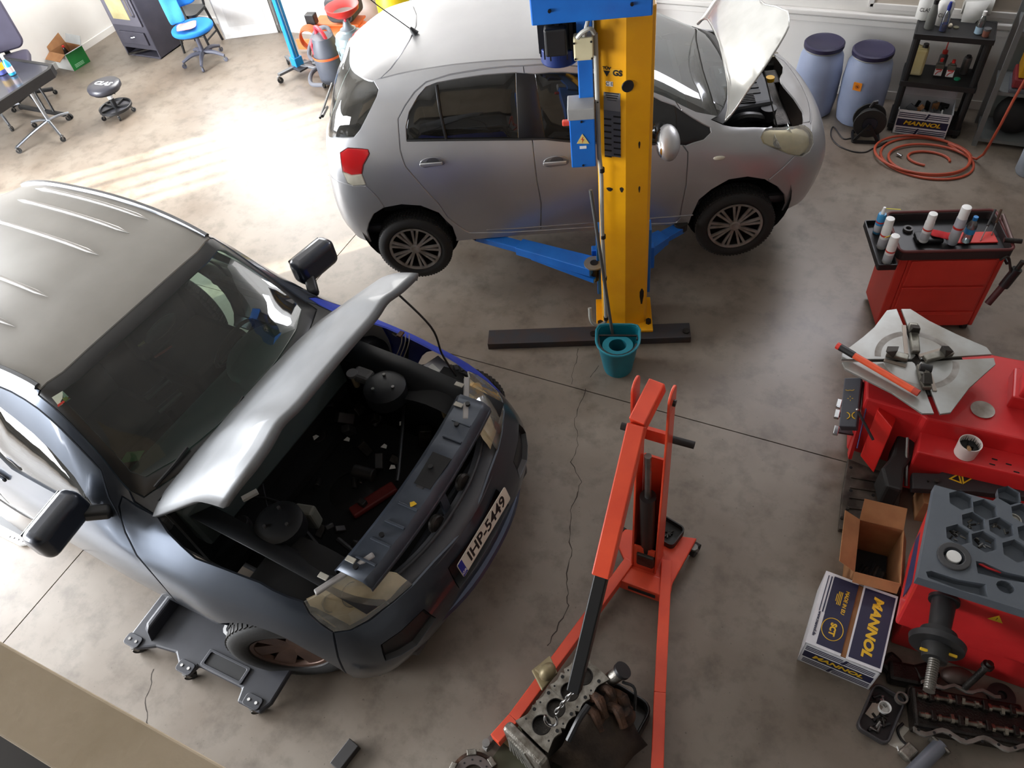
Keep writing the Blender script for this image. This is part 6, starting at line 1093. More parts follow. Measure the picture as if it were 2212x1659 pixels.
bottle('silver_can', 'silver round can at the right of the rack middle shelf', at(2080, 158, ZM), [(.032, 0), (.034, .01), (.034, .13), (.03, .145)], STEEL, [(.02, .145), (.02, .16)], DGREY, 'can')
o = B(T(*at(2067, 172, ZM))).lathe([(.024, 0), (.026, .012), (.015, .016)], n=18).build('green_lid', pm('lid_green', (30, 140, 100), .5), None, 30); tag(o, 'small green lid on the rack middle shelf', 'lid')
# printed oil carton helper
MW = pm('carton_white_gloss', (214, 214, 218), .5)
def oilbox(t, w, d, h, open_top):
    b = B(); th = .005
    for c, s_ in (((w/2, th/2, h/2), (w, th, h)), ((w/2, d-th/2, h/2), (w, th, h)), ((th/2, d/2, h/2), (th, d, h)), ((w-th/2, d/2, h/2), (th, d, h)), ((w/2, d/2, th/2), (w, d, th))): B().box(c, s_).build('carton_panel', MW, t, 0)
    fm = axes((w/2, -.0005, h/2), (1, 0, 0), (0, 0, 1))
    B(fm).box((0, -.0, 0), (w*.94, h*.30, .001)).build('brand_band', NAVY, t, 0)
    text('MANNOL', h*.22, YTXT, t, fm @ T(0, 0, .001), bold=.0018, shear=.25, sx=w/h*.72)
    for sg in (-1, 1):
        for k in range(3): B(fm).box((-sg*w*.22, sg*h*(.24+.075*k), .0006), (w*.50, h*.035, .001)).build('stripe', NAVY, t, 0); B(fm).box((sg*w*.26, sg*h*(.24+.075*k), .0006), (w*.38, h*.035, .001)).build('stripe', NAVY, t, 0)
        B(fm).prism([(sg*w*.02, sg*h*.2), (sg*w*.06, sg*h*.2), (sg*w*.10, sg*h*.44), (sg*w*.06, sg*h*.44)], .0007, .0015).build('stripe_slash', NAVY, t, 0)
mb1 = thing('oil_carton', 'white and navy oil carton of rubbish under the black rack', 'carton', (.17, 7.02, 0)); oilbox(mb1, .45, .28, .24, True)
B(axes((.225, .28, .24), (1, 0, 0), (0, .25, 1))).prism([(-.22, 0), (.22, 0), (.22, .12), (-.22, .12)], -.002, .002).build('carton_flap', MW, mb1, 0)
B(axes((.225, .276, .24), (1, 0, 0), (0, .25, 1))).box((.05, .06, -.006), (.3, .03, .002)).build('flap_stripe', NAVY, mb1, 0)
for i in range(16):
    t_ = B(T(.17+.05+random.random()*.35, 7.02+.04+random.random()*.2, .17+random.random()*.05) @ Euler((random.random()*3, random.random()*3, 0)).to_matrix().to_4x4()); t_.box((0, 0, 0), (random.uniform(.03, .09), random.uniform(.02, .06), random.uniform(.01, .04)))
    o = t_.build('rubbish', [BLK, PAPER, CARD, GREY, WHITE, DRK][i % 6], mb1, 0, bev=.004); o.matrix_parent_inverse = M.Translation(mb1.location).inverted()
# grey steel shelving, right edge of the back wall
gs = thing('steel_shelving', 'grey steel shelving with boxes at the right of the back wall', 'shelving', (.86, 7.0, 0)); GSM = pm('shelving_grey', (122, 126, 126), .5, .4)
for x in (0, .9):
    for y in (0, .38): B().box((x, y, .85), (.04, .04, 1.7)).build('upright', GSM, gs, 0)
for z_ in (.06, .50, 1.0, 1.5): B().box((.45, .19, z_), (.9, .40, .03)).build('shelf_board', GSM, gs, 0)
B().box((.45, .385, .75), (.9, .006, 1.4)).build('back_sheet', pm('glass_grey', (120, 126, 122), .3), gs, 0)
for nm_, lb, c, d, m_ in (('grey_tray', 'flat grey tray lowest in the pile on the grey shelving', (1.18, 7.12, .535), (.46, .28, .04), pm('tray_grey_blue', (86, 88, 96), .5)), ('red_case', 'dull red case between grey tray and yellow box on the shelving', (1.18, 7.12, .60), (.44, .27, .08), pm('case_red', (134, 44, 50), .5)), ('yellow_box', 'yellow plastic box on top of the red case on the shelving', (1.19, 7.12, .70), (.42, .26, .11), pm('box_yellow', (206, 156, 24), .5))):
    o = B().box(c, d).build(nm_, m_, None, 0, bev=.012); tag(o, lb, 'box')
o = B(T(1.17, 7.1, .767)).lathe([(.08, 0), (.09, .02), (.08, .03)], n=24, m=M.Diagonal((1.4, .8, 1, 1))).build('blister_pack', CLR, None); tag(o, 'clear plastic pack on the yellow box', 'package')
hm_ = thing('black_helmet', 'round black helmet-like bag on the lowest steel shelf', 'bag', (1.10, 7.16, .076)); B().ball((0, 0, .17), (.17, .14, .17), 24).build('bag_body', pm('bag_black', (18, 17, 17), .7), hm_, 60); B().tube(cat([(-.08, -.05, .32), (0, -.06, .37), (.08, -.05, .32)], 5), .012, 8).build('bag_handle', BLK, hm_)
o = B().box((1.42, 7.10, .15), (.20, .2, .14)).build('dark_crate', pm('crate_dark', (52, 54, 50), .6), None, 0, bev=.01); tag(o, 'dark crate beside the black bag on the steel shelving', 'crate')
o = B(T(1.27, 7.08, 1.016)).lathe([(.07, 0), (.075, .02), (.075, .15), (.06, .16)], n=24).build('teal_tub', pm('tub_teal', (20, 130, 104), .5), None); tag(o, 'teal tub on the upper steel shelf at the right edge', 'tub')
wj = thing('water_jug', 'pale blue-grey jug standing at the right edge of the floor', 'jug', px(2222, 372, 0)); B().lathe([(.10, 0), (.11, .02), (.11, .22), (.04, .29)], n=24).build('jug_body', pm('jug_pale', (150, 160, 172), .5), wj, 50); B().cyl((0, 0, .29), (0, 0, .33), .03).build('jug_cap', BLK, wj)
# ---------------------------------------------------------------- red tool cart
ca = math.radians(19); c0 = px(1945, 545, .75); ct = thing('tool_cart', 'red steel tool cart with black top tray beside the tyre changer', 'tool cart', (c0.x, c0.y, 0), ca); RC = pm('cart_red', (206, 62, 50), .42, col2=(194, 54, 44), scale=4, coat=.2)
B().box((.36, .20, .365), (.56, .36, .65)).build('cabinet', RC, ct, 0, bev=.008)
B().add([(.02, .02, .04), (.08, .02, .04), (.08, .38, .04), (.02, .38, .04), (.02, .02, .69), (.08, .02, .69), (.08, .38, .69), (.02, .38, .69)], [(0, 1, 5, 4), (1, 2, 6, 5), (2, 3, 7, 6), (3, 0, 4, 7), (4, 5, 6, 7), (3, 2, 1, 0)]).build('side_panel', RC, ct, 0, bev=.01)
B().box((.655, .20, .365), (.03, .36, .65)).build('side_panel', RC, ct, 0, bev=.008)
for z_, h_ in ((.55, .22), (.31, .22)): B().box((.36, .014, z_), (.52, .012, h_)).build('front_panel', RC, ct, 0, bev=.004)
B().box((.36, .016, .12), (.54, .014, .13)).build('kick_panel', RC, ct, 0, bev=.003); B().box((.42, .008, .155), (.26, .002, .03)).build('badge_outline', pm('badge_red', (214, 70, 60), .5), ct, 0); B().box((.42, .0065, .155), (.25, .002, .022)).build('badge_field', RC, ct, 0)
B().ring(rrect(.70, .42, .04, 4, .34, .20), rrect(.66, .38, .03, 4, .34, .20), .685, .755).build('tray_rim', pm('rim_black', (44, 36, 36), .6), ct, 0, bev=.006); B().tube([(x, y, .757) for x, y in rrect(.69, .41, .04, 5, .34, .20)], .010, 8, True).build('tray_bumper', pm('bumper_red_black', (88, 34, 32), .6), ct); B().box((.34, .20, .69), (.66, .38, .012)).build('tray_floor', BLK, ct, 0)
B().box((-.075, .17, .66), (.11, .46, .008)).ring(rrect(.12, .47, .01, 2, -.075, .17), rrect(.105, .455, .01, 2, -.075, .17), .655, .70).build('side_tray', pm('side_tray_black', (28, 27, 28), .5), ct, 0)
B().cyl((.695, .02, .62), (.695, .38, .62), .012).build('push_handle', BLK, ct)
for x in (.07, .62):
    for y in (.05, .35): caster((x, y, 0), .045, ct, random.uniform(0, 6))
def cl(x, y, z): p = px(x, y, z); return V((p.x, p.y, z))
CANW = pm('can_white', (222, 222, 220), .35, coat=.2)
def can(label, loc, h, r, sleeve, capm=WHITE, nozzle=False, tilt=0):
    t = thing('spray_can', label, 'spray can', loc, random.uniform(0, 6), 'spray cans on the tool cart', rot=None); hb = h*.70
    B().lathe([(r*.92, 0), (r, .006), (r, hb), (r*.85, hb+.012)], n=24).build('can_body', sleeve, t, 40)
    if nozzle: B().lathe([(r*.45, hb+.01), (r*.45, h*.88), (r*.3, h)], n=16).build('nozzle', capm, t, 40); B().cyl((0, 0, h*.96), (-.09, .04, h*1.1), .0025, n=6).build('straw', pm('straw_yellow', (214, 206, 40), .5), t)
    else: B().lathe([(r*.93, hb+.005), (r*.93, h-.006), (r*.88, h), (r*.7, h+.001)], n=24).build('can_cap', capm, t, 40)
    B().lathe([(r*1.004, hb*.12), (r*1.004, hb*.5)], n=24, caps=False).build('can_label', pm('label_grey', (176, 176, 180), .5), t); B().lathe([(r*1.006, hb*.62), (r*1.006, hb*.70)], n=24, caps=False).build('label_line', RTXT, t); return t
can('blue and white spray can with yellow straw on the cart side tray', cl(1894, 502, .665), .21, .028, pm('can_blue', (60, 140, 190), .4), nozzle=True)
can('white spray can second from the far end of the cart side tray', cl(1903, 534, .665), .24, .030, CANW); can('white spray can nearest on the cart side tray', cl(1915, 566, .665), .22, .030, CANW)
can('short white nozzle can between the side tray cans', cl(1918, 548, .665), .17, .022, CANW, nozzle=True)
can('white spray can standing on the black case in the cart tray', cl(1994, 520, .74), .22, .029, CANW); can('tall white spray can beside the water bottle on the cart', cl(2056, 525, .712), .29, .032, pm('can_grey', (176, 178, 186), .35))
wb = bottle('water_bottle', 'clear water bottle with blue cap in the cart tray', cl(2086, 520, .712), [(.03, 0), (.032, .01), (.03, .13), (.013, .17)], CLR, [(.015, .17), (.015, .195)], pm('cap_cyan', (40, 130, 200), .4), lab=(.0315, .07, .11, pm('label_aqua', (60, 150, 210), .5)))
o = B(T(*cl(1961, 497, .700))).ring(arc((0, 0), .032, 0, 345, 23), arc((0, 0), .018, 0, 345, 23), 0, .018).build('tape_roll', pm('tape_dark', (60, 58, 56), .5), None, 0); tag(o, 'roll of dark tape in the cart tray', 'tape')
bx = cl(2004, 518, .70); o = B(T(*bx) @ M.Rotation(ca, 4, 'Z')).box((0, 0, .018), (.17, .10, .036)).build('black_case', BLK, None, 0, bev=.012); tag(o, 'glossy black case in the cart tray under a spray can', 'case')
sl_ = cl(2090, 515, .70); o = B(T(*sl_) @ M.Rotation(ca, 4, 'Z')).box((.02, 0, .005), (.30, .11, .01)).build('red_toolbox_lid', pm('lid_red', (206, 50, 44), .45), None, 0, bev=.003); tag(o, 'flat red metal lid lying in the cart tray', 'lid')
rows = [[cl(2012+9*i+random.uniform(-2, 2), 494+8*j+2*i, .73+.02*random.random()+(.015 if (i+j) % 2 else 0)) for i in range(6)] for j in range(3)]
o = B().grid(rows).build('red_rag', pm('rag_red', (176, 26, 32), .9), None, 60, solid=.008, sub=2); tag(o, 'crumpled red rag in the cart tray behind the tall can', 'rag')
hmr = thing('hammer', 'hammer lying along the right rim of the cart tray', 'hammer', cl(2186, 525, .765)); hd = cl(2165, 468, .765)-hmr.location; B().cyl((0, 0, .012), (hd.x, hd.y, .012), .012).build('hammer_handle', pm('hammer_grip', (92, 70, 66), .5, .3), hmr); B().cyl((-.05, 0, .014), (.05, .015, .014), .016).build('hammer_head', IRON, hmr)
for i, (x, y, x2, y2, m_, lb) in enumerate(((2118, 520, 2146, 462, BLK, 'black screwdriver standing in the cart tray by the hammer'), (2142, 508, 2160, 460, RUST, 'brass-handled brush standing in the cart tray corner'))):
    b0 = cl(x, y, .712); b1 = cl(x2, y2, .80); t = thing('screwdriver' if i == 0 else 'brush', lb, 'screwdriver' if i == 0 else 'brush', b0); v = (b1-b0); B().cyl((0, 0, 0), v*.6, .003, n=8).build('shaft', STEEL, t); B().cyl(v*.55, v*1.15, .008, n=10).build('grip', m_, t)
at_ = thing('air_tool', 'black air wrench hanging on the right side of the red cart', 'air tool', cl(2168, 618, .50)); B().cyl((0, 0, .0), (.03, .02, .14), .032).build('tool_body', BLK, at_); B().cyl((.0, 0, .02), (-.05, -.06, -.12), .022).build('tool_grip', pm('grip_dark_red', (70, 26, 28), .6), at_); B().cyl((.03, .02, .14), (.04, .03, .20), .016).build('tool_nose', IRON, at_); B().tube(cat([(.0, .0, .12), (-.05, .02, .22), (-.09, .0, .20)], 4), .008, 6).build('hang_hook', IRON, at_)
# ---------------------------------------------------------------- tyre changer
tc = thing('tyre_changer', 'red tyre changer with silver four-lobed turntable and bead breaker', 'tyre changer', (0, 0, 0)); TR_ = pm('changer_red', (206, 42, 44), .42, col2=(192, 36, 38), scale=4, coat=.25)
def tz(pts, z): return [(px(x, y, z).x, px(x, y, z).y) for x, y in pts]
# cabinet: upper box, ledge, pedal cover
B().prism([(.37, 3.24), (.68, 3.22), (.70, 3.20), (1.75, 3.24), (1.75, 3.86), (.50, 3.80), (.34, 3.45)], .04, .56).build('cabinet', TR_, tc, 0, bev=.012)
B().prism([(.70, 3.05), (1.75, 3.10), (1.75, 3.24), (.70, 3.21)], .06, .43).build('ledge', TR_, tc, 0, bev=.01)
for x, y in ((1.09, 3.14), (1.16, 3.13), (1.08, 3.10), (1.20, 3.09)): B().prism(rrect(.03, .009, .004, 3, x, y), .4302, .431).build('slot', DRK, tc, 0)
B().beam((.70, 3.215, .46), (1.75, 3.255, .46), .01, .10).build('ledge_upstand', TR_, tc, 0)
pc = [px(1895, 885, .52), px(1928, 925, .48), px(1887, 1022, .06), px(1858, 985, .10)]
B().add([*pc, *[p+V((.02, .14, -.02)) for p in pc]], [(0, 1, 2, 3), (4, 7, 6, 5), (0, 4, 5, 1), (1, 5, 6, 2), (2, 6, 7, 3), (3, 7, 4, 0)]).build('pedal_cover', pm('cover_bright_red', (208, 34, 30), .4), tc, 0, bev=.006)
B().beam(px(1835, 985, .04), px(1872, 860, .50), .02, .06).build('cabinet_edge', TR_, tc, 0); B().tube([px(1852, 965, .18)+V((0, -.01, 0)), px(1874, 868, .5)+V((0, -.02, 0))], .004, 6).build('edge_stripe', pm('stripe_blue', (90, 96, 150), .5), tc)
g0, g1 = px(1852, 885, .55), px(1886, 950, .42); B().cyl(g1, g0, .008, n=10).build('pedal_lever', DGREY, tc); B().ball(g0, .012, 10).build('lever_tip', CHROME, tc)
# control panel on the left
cp_ = [px(1824, 816, .52), px(1862, 815, .54), px(1850, 922, .44), px(1812, 921, .42)]
B().add([*cp_, *[p+V((.02, .02, -.06)) for p in cp_]], [(0, 1, 2, 3), (4, 7, 6, 5), (0, 4, 5, 1), (1, 5, 6, 2), (2, 6, 7, 3), (3, 7, 4, 0)]).build('control_panel', pm('panel_grey', (72, 74, 82), .5), tc, 0, bev=.006)
cx_ = (cp_[1]-cp_[0]).normalized(); cyv = (cp_[0]-cp_[3]).normalized(); cm_ = axes(sum(cp_, V())/4, cx_, cyv); nz = cm_.to_3x3() @ V((0, 0, 1))
if nz.z < 0: cm_ = cm_ @ R(180, 'Y')
for sg in (-1, 1):
    B(cm_ @ T(0, -.09, .004)).tube([(sg*(.006+.018*(1-math.cos(t))*1.4), .022*math.sin(t), 0) for t in [(-1.2+.3*i) for i in range(9)]], .0028, 6).build('panel_arrow', YTXT, tc); B(cm_ @ T(sg*.012, .075, .004)).tube([(-.012*sg, .0, 0), (0, -.004, 0), (.012*sg, .002, 0)], .0018, 6).build('panel_arrow', YTXT, tc); B(cm_ @ T(sg*.012, .02, .004)).box((0, 0, 0), (.008, .003, .002)).build('panel_mark', YTXT, tc, 0); B(cm_ @ T(0, .02+sg*.012, .004)).box((0, 0, 0), (.003, .008, .002)).build('panel_mark', YTXT, tc, 0)
for x, y in ((1812, 872), (1808, 895), (1806, 930)): p = px(x, y, .22); B().box(p, (.03, .07, .02)).build('foot_pedal', CHROME, tc, 0, bev=.004); B().beam(p, p+V((.10, .03, -.02)), .03, .015).build('pedal_arm', DGREY, tc, 0)
# turntable
ZT3 = .72; ctr = (1979.5, 776)
pet = [[(1978, 768), (1937, 667), (1916, 670), (1889, 706), (1865, 727), (1832, 752), (1819, 763), (1818, 776), (1970, 775)],
       [(1985, 768), (1947, 667), (1967, 667), (2008, 693), (2065, 721), (2132, 750), (2143, 765), (1990, 775)],
       [(1990, 781), (2147, 773), (2151, 787), (2127, 808), (2094, 838), (2054, 891), (2031, 894), (1986, 785)],
       [(1970, 781), (1819, 782), (1826, 797), (1927, 848), (1993, 893), (2018, 893), (1976, 785)]]
TTM = pm('turntable_steel', (166, 168, 166), .42, .5, col2=(134, 130, 122), scale=4, thr=(.3, .7))
tt = bpy.data.objects.new('turntable', None); COL.objects.link(tt); tt.parent = tc; tt.empty_display_size = .1
def ccw(p): return p if sum(a[0]*b[1]-b[0]*a[1] for a, b in zip(p, p[1:]+p[:1])) > 0 else p[::-1]
for p in pet: B().prism(ccw(tz(p, ZT3)), ZT3-.014, ZT3).build('turntable_lobe', TTM, tt, 0, bev=.002)
tcx = px(*ctr, ZT3)
for k, p in enumerate(pet):
    c = ccw(tz(p, ZT3+.0006)); v0 = V((tcx.x, tcx.y)); a0 = [math.degrees(math.atan2(y-v0.y, x-v0.x)) for x, y in (tz(p[1:2], ZT3)+tz(p[-2:-1], ZT3))]; d = (a0[1]-a0[0]+540) % 360-180; s0 = a0[0]+d*.07; o1 = arc(v0, .225, s0, s0+d*.86, 14); o2 = arc(v0, .19, s0, s0+d*.86, 14); B().grid([[(x, y, ZT3+.0006) for x, y in o1], [(x, y, ZT3+.0006) for x, y in o2]]).build('grime_ring', pm('turntable_grime', (112, 104, 96), .6, .2, col2=(146, 142, 136), scale=12), tt, 0)
B().cyl((tcx.x, tcx.y, .54), (tcx.x, tcx.y, ZT3-.03), .15).build('turntable_hub', GREY, tc); B().cyl((tcx.x, tcx.y, ZT3-.03), (tcx.x, tcx.y, ZT3-.014), .26).build('slide_carrier', pm('carrier_dark', (44, 38, 34), .6, .3), tc)
JW = pm('jaw_steel', (150, 148, 138), .35, .7, col2=(96, 92, 84), scale=12)
for (x, y), (x1, y1), nm_ in (((1972, 700), (1978, 762), 0), ((1915, 762), (1962, 775), 1), ((2055, 760), (1997, 776), 2), ((2003, 840), (1988, 790), 3)):
    a, b_ = px(x, y, ZT3+.02), px(x1, y1, ZT3+.02); j = bpy.data.objects.new('clamp_jaw', None); COL.objects.link(j); j.parent = tc; j.empty_display_size = .05
    B().beam(b_, a, .045, .03, w2=.05).build('jaw_slide', JW, j, 0, bev=.006); c = a.lerp(b_, .35); d = (a-b_).normalized(); s_ = V((-d.y, d.x, 0))
    B().add([c+s_*.03, c-s_*.03, c-s_*.025+d*.05+V((0, 0, .03)), c+s_*.025+d*.05+V((0, 0, .03)), c+V((0, 0, .06))-d*.01+s_*.02, c+V((0, 0, .06))-d*.01-s_*.02], [(0, 1, 2, 3), (0, 4, 5, 1), (2, 5, 4, 3), (1, 5, 2), (0, 3, 4)]).build('jaw_hook', pm('jaw_dark', (60, 56, 52), .5, .5), j, 0, bev=.004)
    B().beam(a+s_*.045-V((0, 0, .018)), b_+s_*.045-V((0, 0, .018)), .022, .006).build('jaw_plate', pm('jaw_plate_tan', (150, 138, 126), .5, .5), j, 0)
p = px(2000, 796, ZT3+.07); B().cyl(p+V((-.03, 0, 0)), p+V((.03, .005, 0)), .022).build('rubber_roller', RUB, tc); B().beam(p, px(2005, 825, ZT3+.03), .02, .03).build('roller_bracket', JW, tc, 0)
# tower stub and bead breaker arm
B().box((1.20, 3.55, .60), (.22, .24, .10)).build('tower_base', TR_, tc, 0, bev=.012); B().ring(rrect(.16, .16, .015, 3, 1.20, 3.52), rrect(.12, .12, .012, 3, 1.20, 3.52), .6, .76).build('tower_socket', TR_, tc, 0, bev=.004); B().box((1.20, 3.52, .66), (.12, .12, .004)).build('socket_floor', DRK, tc, 0)
ABK = pm('arm_black', (40, 38, 40), .55)
B().prism(ccw(tz([(1970, 1020), (2030, 1022), (2045, 1010), (2052, 992), (2075, 990), (2090, 1005), (2110, 1018), (2230, 1030), (2230, 1075), (2110, 1062), (1970, 1055)], .30)), .25, .30).build('bead_breaker_arm', ABK, tc, 0, bev=.008)
for k, pts in enumerate(([(2049, 1034), (2072, 1022), (2078, 1045)], [(2076, 1022), (2104, 1032), (2080, 1046)])):
    B().prism(ccw(tz(pts, .3015)), .3005, .302).build('warning_sign', pm('warning_yellow', (206, 168, 24), .5), tc, 0); c = [(sum(a for a, _ in pts)/3*.4+x*.6, sum(b for _, b in pts)/3*.4+y*.6) for x, y in pts]; B().prism(ccw(tz(c, .3025)), .302, .303).build('sign_pictogram', BTXT, tc, 0)
for x, y in ((2004, 1040), (2022, 1040)): p = px(x, y, .30); B().cyl(p, p+V((0, 0, .015)), .014 if x > 2010 else .007, n=12).build('arm_bolt', IRON, tc)
# bead breaker shoe and platform
B().prism(ccw(tz([(1940, 935), (1985, 940), (1975, 985), (1955, 1010), (1950, 1060), (1915, 1050), (1905, 1010), (1930, 980)], .32)), .12, .32).build('breaker_shoe', pm('shoe_black', (26, 25, 25), .6), tc, 0, bev=.015); B().cyl(px(1960, 945, .38), px(1957, 1050, .22), .010, n=10).build('shoe_rod', STEEL, tc); B().grid([tz3 for tz3 in [[px(1925+12*i-6*j, 1030+14*j, .30-.05*j) for i in range(3)] for j in range(3)]]).build('blade', DGREY, tc, 40, solid=.006)
PLM = pm('platform_greasy', (92, 84, 76), .6, .3, col2=(44, 36, 30), scale=9, bump=.2)
B().prism(ccw(tz([(1832, 990), (1905, 1020), (1950, 1050), (1940, 1110), (1895, 1130), (1870, 1150), (1812, 1142), (1820, 1060)], .05)), .01, .05).build('breaker_platform', PLM, tc, 0, bev=.006)
for i in range(5): a, b_ = px(1838-2*i, 1030+22*i, .055), px(1935-4*i, 1046+20*i, .055); B().beam(a, b_, .014, .01).build('platform_rib', PLM, tc, 0, bev=.003)
for x, y in ((1890, 1042), (1886, 1070), (1838, 1010), (1880, 1095), (1838, 1060)): p = px(x, y, .0505); B().cyl(p, p+V((0, 0, .002)), .010, n=12).build('platform_hole', DRK, tc)
for x, y in ((1822, 1150), (1818, 1120), (1830, 1100)): p = px(x, y, .05); B().cyl(p, p+V((0, 0, .012)), .010, n=6).build('platform_bolt', IRON, tc)
# things on the changer
b0, b1 = px(1808, 746, .76), px(1985, 850, .75); pb = thing('pry_bar', 'orange-red pry bar with black grip resting on the turntable', 'pry bar', b0); v = b1-b0; B().cyl(v*.20, v, .019, n=14).build('bar', pm('bar_orange', (224, 84, 44), .45), pb); B().cyl(v*.04, v*.22, .021, n=14).build('grip', BLK, pb); B().cyl((0, 0, 0), v*.045, .021, n=14).build('end_cap', pm('cap_bright_red', (220, 56, 40), .5), pb); B().cyl(v*.93, v*1.0, .0195, n=14).build('socket_end', pm('bar_worn_red', (176, 60, 40), .5), pb)
o = B(T(*px(2122, 886, .562))).lathe([(.058, 0), (.062, .004), (.062, .008), (.054, .006), (.001, .006)], n=36).build('pot_lid', pm('lid_worn_grey', (168, 164, 156), .5, .3, col2=(140, 132, 122), scale=14), None, 30); tag(o, 'round worn white pot lid on the tyre changer top', 'lid')
gpx = px(2085, 968, .432); gp_ = thing('grease_pot', 'white paste pot of black grease with a brush on the red ledge', 'pot', (gpx.x, 3.128, .432)); B().lathe([(.056, 0), (.06, .10), (.055, .10), (.052, .02)], n=32).build('pot_body', pm('pot_white', (216, 206, 200), .5), gp_, 30); B().lathe([(.001, .05), (.053, .055)], n=24, caps=False).lathe([(.052, .02), (.0552, .095)], n=24, caps=False).build('grease', pm('grease_black', (22, 20, 18), .35), gp_); B().cyl((.0, .0, .06), (-.01, -.07, .125), .010, n=10).build('brush_handle', pm('brush_wood', (150, 116, 76), .5), gp_); B().box((.01, .02, .06), (.03, .04, .02)).build('brush_bristles', DRK, gp_, 0)
# ---------------------------------------------------------------- wheel balancer
wbl = thing('wheel_balancer', 'red wheel balancer with grey hexagon tray and black threaded shaft', 'wheel balancer', (0, 0, 0)); GT = pm('tray_slate', (88, 94, 102), .6, col2=(80, 86, 94), scale=5, bump=.05)
B().add([(.74, 2.03, .30), (1.75, 2.05, .30), (1.75, 2.45, .30), (.76, 2.45, .30), (.70, 2.0, .838), (1.75, 2.0, .838), (1.75, 2.48, .838), (.72, 2.48, .838)], [(3, 2, 1, 0), (4, 5, 6, 7), (0, 1, 5, 4), (1, 2, 6, 5), (2, 3, 7, 6), (3, 0, 4, 7)]).build('upper_housing', TR_, wbl, 0, bev=.015)
B().box((1.25, 2.24, .155), (.92, .34, .31)).build('pedestal', TR_, wbl, 0, bev=.01)
B().beam((.715, 2.06, .62), (.735, 2.40, .62), .004, .16).build('side_stripe', pm('stripe_navy', (44, 46, 80), .5), wbl, 0)
X0, X1, Y0_, Y1_, ZB = .69, 1.75, 1.975, 2.50, .90
outer = [(X0, Y0_), (X1, Y0_), (X1, Y1_+.03), (.98, Y1_+.03), (.96, Y1_), (X0+.02, Y1_)]
# hexagon compartments cut through the tray plate
hexs = [((2076, 1080), 1), ((2128, 1100), 1), ((2103, 1127), .95), ((2163, 1140), 1), ((2070, 1155), 1), ((2126, 1170), 1), ((2195, 1190), 1.05), ((2180, 1070), .95), ((2212, 1110), 1), ((2226, 1155), 1)]
vs = [V(p) for p in outer]; ed2 = [(i, (i+1) % len(outer)) for i in range(len(outer))]; holes = []
def hole(poly):
    o_ = len(vs); vs.extend(V(p) for p in poly); ed2.extend((o_+i, o_+(i+1) % len(poly)) for i in range(len(poly))); holes.append(poly)
HR = .062
for (x, y), k in hexs:
    c = px(x, y, ZB); poly = [(c.x+HR*k*.92*math.cos(math.radians(30+60*i+8)), c.y+HR*k*.92*math.sin(math.radians(30+60*i+8))) for i in range(6)]
    if max(p[0] for p in poly) < X1-.01: hole(poly)
cc = px(2060, 1203, ZB); hole([(cc.x+.042*math.cos(2*PI*i/24), cc.y+.042*math.sin(2*PI*i/24)) for i in range(24)])
hole(ccw(tz([(2108, 1212), (2125, 1215), (2170, 1235), (2235, 1250), (2235, 1262), (2160, 1250), (2112, 1238)], ZB))); hole(ccw(tz([(2000, 1235), (2012, 1233), (2070, 1252), (2130, 1262), (2134, 1290), (2075, 1275), (2005, 1248)], ZB)))
hole([(px(2172, 1268, ZB).x+.036*math.cos(2*PI*i/12), px(2172, 1268, ZB).y+.03*math.sin(2*PI*i/12)) for i in range(12)])
r = geometry.delaunay_2d_cdt(vs, ed2, [], 1, 1e-6); V2 = [tuple(p) for p in r[0]]
def inpoly(p, poly):
    s_ = False
    for (x0, y0), (x1, y1) in zip(poly, poly[1:]+poly[:1]):
        if (y0 > p[1]) != (y1 > p[1]) and p[0] < (x1-x0)*(p[1]-y0)/(y1-y0)+x0: s_ = not s_
    return s_
b = B(); faces = []
for f in r[2]:
    c = (sum(V2[i][0] for i in f)/len(f), sum(V2[i][1] for i in f)/len(f))
    if inpoly(c, outer) and not any(inpoly(c, h) for h in holes): faces.append(f)
b.add([(x, y, ZB) for x, y in V2], faces)
for h in holes+[outer]:
    zz = ZB-.045 if h is not outer else ZB-.06; k = len(h); b.add([(x, y, ZB) for x, y in h]+[((x-(sum(p[0] for p in h)/k))*(.9 if h is not outer else 1.0)+sum(p[0] for p in h)/k, (y-(sum(p[1] for p in h)/k))*(.9 if h is not outer else 1.0)+sum(p[1] for p in h)/k, zz) for x, y in h], [(i, (i+1) % k, k+(i+1) % k, k+i) for i in range(k)]+([tuple(range(k, 2*k))] if h is not outer else []))
b.build('weight_tray', GT, wbl, 25)
B().ring(arc(cc[:2], .070, 0, 345, 23), arc(cc[:2], .043, 0, 345, 23), ZB-.01, ZB+.012).build('cup_ring', pm('ring_dark', (60, 60, 62), .6), wbl, 0, bev=.004)
s0, s1 = px(2040, 1295, .74), px(2008, 1495, .66); s0 = V((s0.x, s0.y, .74)); s1 = V((s0.x-.02, 1.55, .74)); sd = (s1-s0)
SHM = pm('shaft_black', (48, 48, 50), .45, .4)
B().cyl(s0+V((0, .03, 0)), s0+sd*.03, .065).build('shaft_collar', SHM, wbl); B().cyl(s0, s0+sd*.38, .052, .045).build('spindle', SHM, wbl); B().cyl(s0+sd*.38, s0+sd*.48, .075, .08, 32).build('flange_ring', SHM, wbl); B().cyl(s0+sd*.48, s0+sd*.54, .115, .11, 36).build('flange_disc', SHM, wbl); B().cyl(s0+sd*.54, s0+sd*.68, .06, .05).build('quick_nut', pm('nut_black', (30, 30, 31), .5), wbl)
n_ = 26; prof = [(.021 if i % 2 else .024, .68+.32*i/n_) for i in range(n_+1)]; sl3 = sd.length; B(T(*s0) @ sd.to_track_quat('Z', 'Y').to_matrix().to_4x4()).lathe([(r_, z*sl3) for r_, z in prof], n=18).build('threaded_shaft', pm('thread_steel', (104, 100, 94), .4, .6), wbl, 0)
